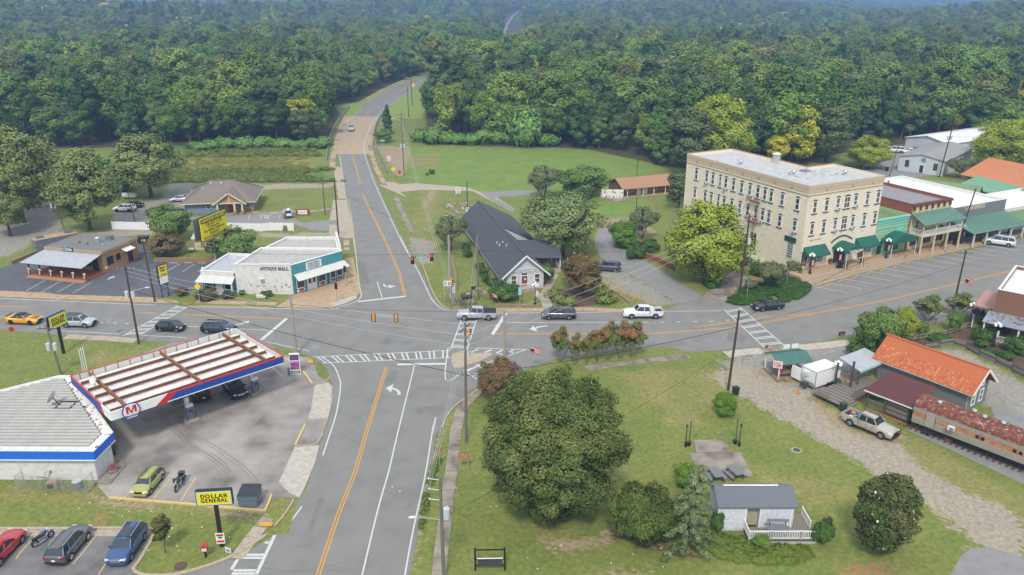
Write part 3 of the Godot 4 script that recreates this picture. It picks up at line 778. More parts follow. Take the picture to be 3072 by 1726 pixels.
func markings():
	var s := S()
	double_yellow(s,[V(-16.4,-94.2),V(-16.2,-77.7),V(-16,-70),V(-16.3,-63),V(-16.3,-54.7),V(-16.3,-53.5)])
	double_yellow(s,[V(-17.3,-120.7),V(-19.7,-131.9),V(-23.9,-147.1),V(-29.3,-165.6),V(-34.3,-182.8),V(-36,-188.9)])
	double_yellow(s,[V(-38.8,-200.8),V(-47.6,-237.7)])
	double_yellow(s,[V(-58.4,-336.6),V(-58.2,-324.4),V(-56.9,-310.9),V(-54.4,-282.9),V(-51.9,-264.2),V(-49.6,-249.9),V(-48.1,-241.2)])
	double_yellow(s,[V(-57.4,-385.3),V(-54.2,-415),V(-48.7,-455.7)])
	double_yellow(s,[V(-85.1,-116.7),V(-79.9,-116),V(-75,-115.5)])
	double_yellow(s,[V(-57.4,-113.2),V(-54.3,-113)])
	double_yellow(s,[V(-50,-112.5),V(-34.2,-110.8)])
	double_yellow(s,[V(-82.5,-111.6),V(-75.6,-111.3)])
	double_yellow(s,[V(-2.3,-105.1),V(19.5,-105.1),V(30.9,-107.1),V(33.4,-107.8)])
	double_yellow(s,[V(26.7,-107.6),V(31.3,-109),V(33.7,-110)])
	double_yellow(s,[V(36.5,-110.8),V(40.8,-111.9),V(45.4,-112.7)])
	double_yellow(s,[V(36.6,-109),V(45.3,-112.6),V(52.9,-115.7),V(59.6,-118.5),V(88.7,-133.2),V(94.7,-136.4)])
	struct("road_marking",s,"paint_yellow","yellow centre lines")
	s = S()
	for l in [[V(-87.2,-120),V(-81.8,-119.3),V(-55.7,-116.3)],[V(-50.1,-115.6),V(-28.8,-114.6),V(-27.2,-115.3),V(-25.6,-116.8),V(-24.5,-118.4),V(-24.3,-120.3),V(-24.8,-122.6),V(-26,-127.6),V(-28.7,-140),V(-31.4,-151.9),V(-34.5,-165.6),V(-39,-183.8),V(-46.5,-216.3),V(-51.5,-237.7)],[V(-53.2,-240.1),V(-57.8,-264.2),V(-60.6,-285.7),V(-62.5,-309.2),V(-62.3,-322.2),V(-63.1,-341.4)],
		[V(-44.5,-240.1),V(-39.7,-219.9),V(-36.3,-205.7),V(-24.3,-160),V(-19.3,-141.9),V(-22.5,-154.1),V(-18.8,-140.7),V(-15.7,-129.8),V(-13.2,-120.3),V(-11.9,-116.7),V(-10.4,-114.5),V(-8.2,-113.2)],[V(-44.4,-240.1),V(-46.7,-252.2),V(-49.7,-274.6),V(-52.4,-302.6),V(-52.9,-320.7),V(-53.5,-342.6)],
		[V(-2.2,-113),V(17,-113.5),V(32.4,-114)],[V(-65.9,-106.3),V(-56.3,-105.1)],[V(-52.7,-104.6),V(-46.1,-103.8)],[V(-34.3,-102.3),V(-27.7,-99.3)],[V(-47.8,-107.9),V(-44.3,-107.6)],[V(-40.4,-107),V(-35.1,-106.4)],
		[V(-24.1,-95.8),V(-23,-94),V(-22,-91.4),V(-21.4,-89.4),V(-20.9,-86.1),V(-20.4,-81.8),V(-20.2,-77.7),V(-20,-73.1)],[V(-20,-64.2),V(-20.4,-62.2)],[V(-8.8,-81.2),V(-8.8,-77.7)],[V(-8.9,-79.5),V(-8.8,-68.8),V(-9,-60.8),V(-9,-54.7),V(-9,-53.5)],
		[V(-12.8,-94.8),V(-12.7,-77.7),V(-12.6,-70.1),V(-12.7,-64),V(-12.6,-54.7),V(-12.6,-53.5)],[V(-22.8,-127.1),V(-20.8,-119.6)],[V(-1,-109.3),V(20.3,-109.5)],
		[V(-5.7,-100.3),V(2,-99.8)],[V(2,-99.8),V(-6.1,-93.3)],[V(-8.8,-100.2),V(-8.4,-90.6),V(-6.6,-92.5)],[V(-4.8,-95.3),V(-3.3,-93.1)],[V(-6.3,-93.4),V(-3.9,-90.1)],[V(-8.9,-100.3),V(-7.5,-100.5)],
		[V(-64.4,-362.1),V(-62.2,-401.2),V(-57.9,-444),V(-50.7,-475.6)],[V(-53.8,-344.7),V(-52.3,-362.1),V(-51.2,-386.3),V(-49.4,-419.8),V(-47.1,-444)]]:
		ribbon(s,smooth(l,3),0.15,0.024)
	for l in [[V(-33.8,-110.9),V(-35.3,-103)],[V(-24.4,-117.8),V(-17.1,-120.2)],[V(-15.1,-95.1),V(-8.7,-95.3)],[V(-0.9,-113),V(-2.8,-104.9)]]: ribbon(s,l,0.55,0.0285)
	for l in [[V(-61.1,-109.4),V(-60.6,-109.3)],[V(-59,-109.2),V(-58.5,-109.1)],[V(-57.1,-109),V(-56.6,-108.9)],[V(21.9,-109.5),V(22.5,-109.5)],[V(24.4,-109.6),V(25,-109.6)],[V(26.9,-109.7),V(27.5,-109.7)],[V(29.3,-109.8),V(30,-109.8)],[V(31.9,-110.2),V(32.5,-110.2)]]: ribbon(s,l,0.2,0.024)
	for l in [[V(-4.6,-99.8),V(-5.6,-99)],[V(-2.8,-99.7),V(-3.7,-98.8)],[V(-1.1,-99.8),V(-2.1,-98.7),V(-1.3,-98.2)],[V(0.2,-99.7),V(-0.4,-99),V(0.2,-98.8)],[V(-5.8,-93.1),V(-4,-95.3)],[V(-5,-91.9),V(-3.7,-93.1)]]: ribbon(s,l,0.3,0.0285)
	arrow(s,[V(-21.5,-125.9),V(-21.1,-124.8),V(-20.5,-124.7)],V(-19.35,-125),0.8)
	arrow(s,[V(-41.2,-108.5),V(-40.1,-108.7),V(-39.6,-109.2)],V(-39.12,-109.94),0.8)
	arrow(s,[V(-13.7,-86.6),V(-14,-87.7),V(-14.8,-88.4)],V(-15.61,-88.39),1.1)
	arrow(s,[V(5.2,-108),V(4,-107.7),V(3.4,-107)],V(2.57,-106.8),1.1)
	arrow(s,[V(-68.9,-128.3),V(-68.7,-129.2)],V(-68.52,-129.94),0.6)
	for l in [[V(-21.4,-59.9),V(-21.5,-54.7)],[V(-23.7,-56.6),V(-23.8,-55.3)],[V(-22,-58.9),V(-21.6,-58.8)],[V(-23.1,-57.2),V(-21.6,-57.2)],[V(-23.6,-56.8),V(-21.6,-56.8)],[V(-23.6,-55.2),V(-21.7,-55.2)],[V(-23.6,-54.8),V(-21.6,-54.8)]]: ribbon(s,l,0.3,0.0285)
	var st := [V(53.6,-126.5),V(56.6,-128.6),V(59.8,-130.6),V(62.9,-132.4),V(65.9,-134.2),V(69.1,-136.2),V(72.1,-138),V(75.2,-139.8),V(78.4,-141.5),V(81.6,-143.2),V(84.8,-145),V(87.6,-146.6),V(90.1,-148.3),V(93.5,-150),V(50.4,-124.7)]
	var en := [V(57.8,-123.7),V(61,-125.7),V(64.3,-127.5),V(67.5,-129.3),V(70.7,-131),V(73.9,-132.8),V(77.1,-134.5),V(80.3,-136.2),V(83.5,-137.8),V(86.7,-139.5),V(89.9,-141.2),V(93.1,-142.9),V(96.2,-144.5),V(100.4,-146.6),V(54.6,-121.9)]
	for i in st.size(): ribbon(s,[st[i],en[i]],0.13,0.024)
	for l in [[V(64.6,-113.5),V(66.3,-112.5)],[V(66.2,-116.2),V(68,-115)],[V(73.5,-118.9),V(75,-118)],[V(71.2,-116.7),V(72.6,-115.6)]]: ribbon(s,l,0.13,0.024)
	struct("road_marking",s,"paint_white","white lane lines, stop bars and arrows")
	for c in [[[V(-26.8,-97.4),V(-8.2,-99.6),V(-25.1,-95.5),V(-8.1,-97.2)],10,0.3,"white ladder crossing over the road beside the price sign"],[[V(-7.6,-110),V(-8.4,-100),V(-5.3,-110.6),V(-6.2,-99.3)],5,0.22,"white ladder crossing between island and visitor centre"],[[V(-52.2,-116.1),V(-55.4,-104.4),V(-50.4,-115.9),V(-53.1,-104.8)],8,0.22,"white ladder crossing before the antique store"],[[V(32.7,-114.6),V(34.8,-100.4),V(35.4,-115.8),V(37.7,-101)],7,0.22,"white ladder crossing near the produce stand"]]:
		s = S()
		rungs(s,c[0][0],c[0][1],c[0][2],c[0][3],c[1],c[2])
		struct("crosswalk",s,"paint_white",c[3])
	s = S()
	for l in [[V(-79.6,-122.7),V(-79.3,-128)],[V(-76.8,-122.2),V(-76.4,-127.5)],[V(-74.2,-122),V(-73.6,-127.1)],[V(-71.5,-121.8),V(-70.9,-126.8)],[V(-60.5,-132.6),V(-59.8,-136.8)],[V(-57.7,-132.3),V(-57.1,-136.7)],[V(-55,-132.3),V(-54.3,-136.5)],[V(-56.3,-123.9),V(-52.6,-123.9)],[V(-63.1,-132.8),V(-62.9,-134)],[V(-57.6,-170.3),V(-56.8,-166.5)],[V(-51,-170.7),V(-50.4,-167.7)],[V(-55.2,-170.7),V(-54.2,-166.9)],[V(-53.5,-170.7),V(-52.7,-167.1)],[V(-54.8,-170.7),V(-53.1,-167)],[V(-54.3,-170.7),V(-52.9,-167.7)]]: ribbon(s,l,0.12,0.028)
	struct("stall_marking",s,"paint_white","white stall lines on the lots west of the crossing")
	s = S()
	for l in [[V(-42.9,-59.9),V(-43,-58.4),V(-42.9,-56.7)],[V(-37.5,-60),V(-37.5,-58.3),V(-37.6,-56)],[V(-34.8,-56.4),V(-34.8,-54.7)]]: ribbon(s,l,0.1,0.028)
	for l in [[V(-37.5,-67.5),V(-37.5,-66)],[V(-34.3,-69.8),V(-34.7,-65.5)],[V(-31.9,-69),V(-31.9,-65.1)],[V(-31.5,-94.5),V(-29.4,-91.9),V(-28.8,-92.2)]]: ribbon(s,l,0.12,0.03)
	struct("stall_marking",s,"kerb_yellow","faded yellow stall lines")
func walk(label: String,pts: Array,w: float,step: float,m: String,y := 0.07):
	var root := Node3D.new()
	root.name = numbered("sidewalk")
	add_child(root)
	root.set_meta("kind","structure")
	root.set_meta("label",label)
	var p := resample(pts,step)
	var l := offset(p,-w*0.5)
	var r := offset(p,w*0.5)
	for i in p.size() - 1:
		var s := S()
		var j: Vector3 = (p[i + 1] - p[i]).normalized()*0.025
		slab(s,[l[i] + j,l[i + 1] - j,r[i + 1] - j,r[i] + j],-0.02,y + rng.randf_range(-0.012,0.012))
		put(root,"slab",s,m if rng.randf() < 0.75 else "concrete_grey")
func kerb(pts: Array,m := "kerb",h := 0.12,w := 0.18,n := "kerb"):
	var s := S()
	ridge(s,smooth(pts,3),w,-0.02,h)
	struct(n,s,m)
func pavements():
	walk("grey slab sidewalk on the lawn beside the big oak",[V(-3.2,-88.8),V(-4.5,-86.8),V(-5.5,-84.4),V(-6.1,-82.1),V(-6.2,-79.2),V(-6.3,-79.5),V(-6.2,-74),V(-6.2,-69.5),V(-6.3,-65.6),V(-6.2,-63.2),V(-6.2,-59.4),V(-6.2,-56.2),V(-6.1,-54.7),V(-6.1,-53.5)],1.25,1.7,"concrete_grey")
	walk("grey slab sidewalk behind the row of crape myrtles",[V(9.6,-93.9),V(13.8,-95.1),V(17.9,-96.2),V(23.9,-97.6)],1.3,3.0,"concrete_grey")
	walk("pale slab sidewalk along the street by the produce stand",[V(28.9,-98.1),V(32,-99),V(39.1,-100.2),V(43.4,-101.1),V(47.3,-102.1)],1.9,2.6,"concrete_pale")
	walk("tan slab sidewalk before the antique store",[V(-49.9,-118),V(-49.6,-117.7),V(-42.9,-117.3),V(-36.9,-116.8)],1.3,1.7,"concrete_tan")
	walk("slab sidewalk on the verge north of the antique store",[V(-32.9,-152.4),V(-31.4,-144.8)],1.1,1.5,"concrete")
	walk("narrow slab path on the grass across the road from the clinic",[V(-27.8,-186.8),V(-24.4,-172.5),V(-21.7,-161.6),V(-20.2,-156.2)],1.2,1.8,"concrete_grey")
	walk("concrete footway along the bridge approach",[V(-49.1,-216.3),V(-52.6,-232.9),V(-58.1,-266.6),V(-62.1,-299)],1.6,3.0,"concrete_tan")
	walk("concrete footway east of the bridge approach",[V(-32.1,-198.8),V(-37.8,-219.9),V(-42.3,-240.1),V(-45.9,-259.2),V(-48.3,-277.3),V(-50.7,-301),V(-51.4,-317.8)],1.3,3.0,"concrete_tan")
	walk("tan footway along the far road verge",[V(-66.7,-373.8),V(-64.6,-412.6),V(-60.1,-455.7),V(-52.4,-491.5)],1.6,3.0,"concrete_tan")
	walk("concrete garden walk to the visitor centre",[V(5.7,-114.1),V(5.3,-118.5),V(4.4,-120.8),V(3.6,-122.7)],1.6,1.6,"concrete")
	walk("curved walk beside the visitor centre porch",[V(5.3,-118.5),V(5.4,-122.2),V(6.5,-126.7),V(7.5,-130.9)],1.3,1.6,"concrete")
	walk("concrete sidewalk along the visitor centre kerb",[V(-9.2,-113.7),V(-2.9,-114.3),V(4.8,-114.3),V(11.5,-114.7),V(17,-113.9)],1.4,2.0,"concrete_tan")
	walk("worn sidewalk beside the filling station lawn",[V(-63.4,-104.1),V(-56.7,-103.4),V(-52.7,-102.6)],1.5,2.2,"concrete")
	walk("concrete strip at the edge of the lawn by the road",[V(-22.7,-62.4),V(-23.1,-60.7),V(-23.5,-58.4),V(-23.9,-56.7)],1.3,1.6,"concrete")
	walk("narrow concrete walk before the clinic",[V(-63.7,-170.7),V(-58.3,-172.7),V(-53.5,-171.8),V(-48.3,-173.2),V(-44.6,-173.2),V(-40.3,-175.7)],1.2,2.0,"concrete_tan")
	kerb([V(-21.8,-61.2),V(-21.4,-62.5),V(-21.1,-64.5),V(-21.1,-65.3)])
	kerb([V(-3.4,-89.2),V(-5.6,-85.8),V(-6.7,-83.9),V(-7.5,-81.6),V(-7.8,-78.8)])
	kerb([V(-17.2,-140.1),V(-16.1,-136.2),V(-13.1,-122.7),V(-11.2,-116.7),V(-9.8,-114.6)])
	kerb([V(-38.6,-183.8),V(-34.2,-165.6),V(-31.2,-151.9),V(-28.6,-140)])
	kerb([V(-49,-116),V(-37.4,-115.1)])
	kerb([V(-55.3,-60.8),V(-41.1,-60.8),V(-33,-60.8),V(-32.3,-59.7),V(-32.1,-56.4),V(-32.1,-55.3),V(-30.8,-54.6),V(-28.2,-54.7),V(-25.3,-56.2),V(-23.7,-57.7),V(-22.2,-59.9)],"kerb",0.13,0.3)
	kerb([V(-54.9,-60.4),V(-40.8,-60.4),V(-32.9,-60.3)],"concrete",0.03,1.2,"gutter")
	kerb([V(-23.2,-91.5),V(-23.5,-90.1),V(-24.8,-89.6)],"kerb",0.1,0.16)
	kerb([V(-27.1,-93.1),V(-26.3,-91.9),V(-25,-89.6)],"kerb_yellow",0.14,0.22)
	kerb([V(-30.6,-97),V(-29.3,-95.9),V(-29.1,-95)],"kerb_yellow",0.14,0.2)
	kerb([V(-23.4,-79.5),V(-23.4,-78.1),V(-23.4,-76.5),V(-23.4,-75.1)],"kerb_yellow",0.14,0.2)
	kerb([V(-23.4,-75.1),V(-21.8,-75.1),V(-21.1,-75.9),V(-21,-77.6)],"kerb",0.1,0.16)
	kerb([V(-57,-117.3),V(-56.4,-118),V(-54.5,-117.4),V(-52.4,-117)],"kerb",0.1,0.15)
	for k in [[V(-78,-120.8),V(-77.4,-122),V(-75.1,-121.5),V(-73.1,-120.3)],[V(-74.2,-119.9),V(-73.4,-119),V(-71.7,-118.9),V(-71.1,-120.3)],[V(-63.3,-118.7),V(-62.5,-118),V(-60.1,-118)]]: kerb(k,"concrete_tan",0.08,0.15)
	var s := S()
	slab(s,[V(-28.4,-116.4),V(-28,-117.5),V(-26.9,-118.6),V(-25.7,-120),V(-24.9,-120),V(-24.8,-119.1),V(-26.2,-116.8),V(-27.6,-115.5)],-0.02,0.14)
	struct("kerb_ramp",s,"concrete_pale","raised pale concrete nose at the antique store corner")
	s = S()
	slab(s,[V(-8.1,-98.2),V(-6.6,-99.2),V(-5,-98.5),V(-2.8,-98.5),V(-2.5,-98),V(-4.3,-95.9),V(-5.5,-95),V(-6.6,-94),V(-7.6,-93.9),V(-8,-95.3)],0.0,0.13)
	struct("traffic_island",s,"concrete","tan concrete traffic island in the crossing")
	s = S()
	for q in [[V(-7.6,-97.5),V(-6.7,-97.8),V(-6.4,-97.3),V(-7.4,-96.9)],[V(-6.5,-95.5),V(-5.8,-96),V(-5.6,-95.5),V(-6.3,-95)]]: sheet(s,q,0.134)
	for q in [[V(-27.3,-96.3),V(-26.5,-96.3),V(-26.1,-95.4),V(-26.8,-95.3)],[V(-23.2,-61.7),V(-22,-61.7),V(-22,-61.1),V(-23.2,-61.1)],[V(-51.6,-116.9),V(-50.5,-117),V(-50.3,-116.3),V(-51.5,-116.3)],[V(-51.5,-117),V(-50.4,-117),V(-50.4,-116.4),V(-51.4,-116.4)]]: sheet(s,q,0.1)
	struct("tactile_paving",s,"paint_yellow","yellow tactile panels at the crossings")
	# yellow kerb that closes the forecourt, in lengths
	var root := thing("parking_kerb","long worn yellow concrete kerb along the forecourt edge","kerb")
	var pk := resample([V(-39,-65.5),V(-31.1,-64.5),V(-23.4,-63.4)],2.4)
	for i in pk.size() - 1:
		s = S()
		ridge(s,[pk[i] + (pk[i + 1] - pk[i])*0.01,pk[i + 1]],0.22,0.0,0.17)
		put(root,"kerb_length",s,"kerb_yellow")
	s = S()
	ridge(s,[V(-23.3,-63.4),V(-23.3,-64.6),V(-23.4,-66)],0.2,0.0,0.17)
	put(root,"kerb_length",s,"kerb_yellow")
	# wheel stops
	var ws := [V(52,-124.8),V(53.4,-126.1),V(55,-126.7),V(56.4,-128.4),V(58.2,-128.7),V(59.7,-130.3),V(61.2,-130.5),V(62.8,-132.3),V(64.4,-132.3),V(65.9,-134),V(67.5,-134.1),V(69.1,-135.9),V(70.5,-136),V(72,-137.7),V(73.6,-138),V(75.2,-139.8),V(76.6,-139.8),V(78.3,-141.3),V(80,-141.7),V(81.5,-143.1),V(82.8,-143.2),V(84.4,-144.9),V(86.2,-145),V(87.4,-146.5),V(88.7,-146.6),V(90.2,-148.3)]
	for i in range(0,ws.size(),2): wheel_stop(ws[i],ws[i + 1],"paint_yellow","yellow wheel stop in the angled stalls below the hotel steps","yellow wheel stops below the hotel")
	ws = [V(-81.5,-128.9),V(-80,-128.5),V(-78.8,-128.3),V(-77.2,-127.9),V(-75.9,-127.7),V(-74.3,-127.4),V(-74.1,-127.4),V(-72.5,-127.1)]
	for i in range(0,ws.size(),2): wheel_stop(ws[i],ws[i + 1],"concrete","tan wheel stop before the restaurant porch","wheel stops before the porch")
	ws = [V(-62,-137.1),V(-60.4,-137),V(-59.3,-137.1),V(-57.7,-137),V(-56.7,-137),V(-55.2,-136.9)]
	for i in range(0,ws.size(),2): wheel_stop(ws[i],ws[i + 1],"concrete","tan wheel stop below the stone wall and billboard","wheel stops below the stone wall")
func wheel_stop(a: Vector3,b: Vector3,m: String,label: String,group: String):
	var t := along("wheel_stop",label,"wheel stop",a,b,group)
	var L := a.distance_to(b)
	var s := S()
	ext(s,[W(0,0.01,-0.09),W(0,0.01,0.09),W(0,0.1,0.06),W(0,0.14,0),W(0,0.1,-0.06)],Vector3(L,0,0))
	put(t,"block",s,m)
# ---- trees and shrubs
var K := {}      # crown and trunk meshes of each kind
var leaf_mats := {}
func leaf_material(n: String,c: Color,gloss := 0.85) -> StandardMaterial3D:
	if not leaf_mats.has(n):
		var m := StandardMaterial3D.new()
		m.resource_name = n
		m.albedo_color = c
		m.vertex_color_use_as_albedo = true
		m.roughness = gloss
		m.metallic_specular = 0.25
		m.backlight_enabled = true
		m.backlight = Color(0.22,0.24,0.1)
		leaf_mats[n] = m
	return leaf_mats[n]
# leaves: small folded diamonds spread through clumps; clumps are [centre, radius]
func leaves(clumps: Array,count: int,size: float,tones: Array,stretch := 1.6,droop := 0.0,shell := 0.45,seedv := 1) -> ArrayMesh:
	var r := RandomNumberGenerator.new()
	r.seed = seedv
	var weights := []
	var total := 0.0
	var mid := Vector3.ZERO
	for c in clumps:
		total += c[1]*c[1]
		weights.append(total)
		mid += c[0] / clumps.size()
	var vs := PackedVector3Array()
	var ns := PackedVector3Array()
	var cs := PackedColorArray()
	var ix := PackedInt32Array()
	vs.resize(count*4); ns.resize(count*4); cs.resize(count*4); ix.resize(count*6)
	var clump_tone := []
	var shapes := []
	for c in clumps:
		clump_tone.append(r.randf())
		shapes.append(Vector3(r.randf_range(0.75,1.3),r.randf_range(0.65,1.1),r.randf_range(0.75,1.3)))
	for i in count:
		var k := weights.bsearch(r.randf()*total)
		k = mini(k,clumps.size() - 1)
		var c: Vector3 = clumps[k][0]
		var rad: float = clumps[k][1]
		var d := Vector3(r.randfn(),r.randfn()*0.8,r.randfn()).normalized()
		var p: Vector3 = c + d*shapes[k]*rad*(lerpf(shell,1.0,sqrt(r.randf())) + absf(r.randfn())*0.14)
		var out := (d*0.6 + (p - mid).normalized()*0.5 + Vector3(0,0.35,0)).normalized()
		var a := Vector3(r.randfn(),r.randfn()*0.6 - droop,r.randfn()).normalized()
		a = (a - out*a.dot(out)*0.6).normalized()
		var b := a.cross(out).normalized()
		var sz := size*r.randf_range(0.6,1.3)
		a *= sz*stretch
		b *= sz
		var t := clampf(0.4*clump_tone[k] + 0.6*r.randf(),0,0.999)*(tones.size() - 1)
		var col: Color = (tones[int(t)] as Color).lerp(tones[int(t) + 1],t - int(t))
		var j := i*4
		vs[j] = p - a; vs[j + 1] = p + b; vs[j + 2] = p + a - out*sz*0.35; vs[j + 3] = p - b
		var n := (out + a.normalized()*0.15).normalized()
		for q in 4:
			ns[j + q] = n
			cs[j + q] = col
		var m := i*6
		ix[m] = j; ix[m + 1] = j + 2; ix[m + 2] = j + 1; ix[m + 3] = j; ix[m + 4] = j + 3; ix[m + 5] = j + 2
	var arr := []
	arr.resize(Mesh.ARRAY_MAX)
	arr[Mesh.ARRAY_VERTEX] = vs
	arr[Mesh.ARRAY_NORMAL] = ns
	arr[Mesh.ARRAY_COLOR] = cs
	arr[Mesh.ARRAY_INDEX] = ix
	var am := ArrayMesh.new()
	am.add_surface_from_arrays(Mesh.PRIMITIVE_TRIANGLES,arr)
	return am
func lin(h: String) -> Color: return Color(h).srgb_to_linear()*1.45
# clumps inside a crown: ellipsoid radii e round centre c
func clumps_in(c: Vector3,e: Vector3,n: int,rad: float,sd: int,hollow := 0.35,cone := 0.0) -> Array:
	var r := RandomNumberGenerator.new()
	r.seed = sd
	var out := []
	while out.size() < n:
		var d := Vector3(r.randf_range(-1,1),r.randf_range(-1,1),r.randf_range(-1,1))
		var l := d.length()
		if l > 1.0 or l < hollow: continue
		var narrow := 1.0 - cone*(d.y*0.5 + 0.5)
		var p := c + Vector3(d.x*e.x*narrow,d.y*e.y,d.z*e.z*narrow)
		out.append([p,rad*r.randf_range(0.65,1.25)*(1.0 - cone*0.5*(d.y*0.5 + 0.5))])
	return out
func stems(h: float,r0: float,clumps: Array,limbs: int,fork: float,sd: int,multi := 1) -> Mesh:
	var r := RandomNumberGenerator.new()
	r.seed = sd
	var s := S()
	for k in multi:
		var lean := Vector3.ZERO if multi == 1 else Vector3(r.randfn(),0,r.randfn()).normalized()*h*0.16
		var foot := lean*0.22
		var top := Vector3(lean.x*1.6 + r.randfn()*0.1,h*fork,lean.z*1.6 + r.randfn()*0.1)
		cyl(s,foot - Vector3(0,0.3,0),foot + Vector3(0,h*0.04,0),r0*1.5,r0,7,false)
		cyl(s,foot + Vector3(0,h*0.04,0),top,r0,r0*0.7,7,false)
		for i in limbs:
			var q: Vector3 = clumps[r.randi() % clumps.size()][0]
			var bend := top.lerp(q,0.5) + Vector3(r.randfn(),r.randf_range(0,1),r.randfn())*h*0.03
			cyl(s,top - Vector3(0,h*fork*0.1*r.randf(),0),bend,r0*0.5,r0*0.3,5,false)
			cyl(s,bend,q,r0*0.3,r0*0.08,5,false)
	s.generate_normals()
	return s.commit()
# a kind of tree of height 1 unit scale: meshes are in metres for height h, width w
func kind(n: String,h: float,w: float,bare: float,nclump: int,rad: float,count: int,size: float,tones: Array,o := {}):
	var sd: int = o.get("seed",hash(n) % 1000)
	var cl := clumps_in(Vector3(0,h*(bare + 1.0)*0.5,0),Vector3(w*0.5 - rad*0.6,h*(1.0 - bare)*0.5 - rad*0.5,w*0.5 - rad*0.6),nclump,rad,sd,o.get("hollow",0.35),o.get("cone",0.0))
	var col := []
	for t in tones: col.append(lin(t))
	K[n] = {"crown": leaves(cl,count,size,col,o.get("stretch",1.5),o.get("droop",0.15),o.get("shell",0.4),sd),"trunk": stems(h,o.get("trunk",h*0.022),cl,o.get("limbs",7),o.get("fork",maxf(bare + 0.12,0.3)),sd + 1,o.get("multi",1)),"h": h,"w": w,"cl": cl,"mat": o.get("mat","leaf"),"bark": o.get("bark","bark")}
func plant(n: String,k: String,label: String,category: String,at: Vector3,h: float,w: float,turn := 0.0,group := "",parts := ["crown","trunk"]) -> Node3D:
	var t := thing(n,label,category,at,turn,group)
	var sc := Vector3(w / K[k].w,h / K[k].h,w / K[k].w)
	var tint: Color = [Color(1,1,1),Color(1.2,1.14,1.02),Color(0.9,0.95,0.9),Color(1.06,1.1,0.98)][used.get(n,0) % 4] if n == "forest_tree" else Color(1,1,1)
	mi(t,parts[0],K[k].crown,leaf_material("leaf" if tint.g == 1 else "leaf_%.2f" % tint.g,tint)).scale = sc
	mi(t,parts[1],K[k].trunk,M[K[k].bark]).scale = sc
	return t
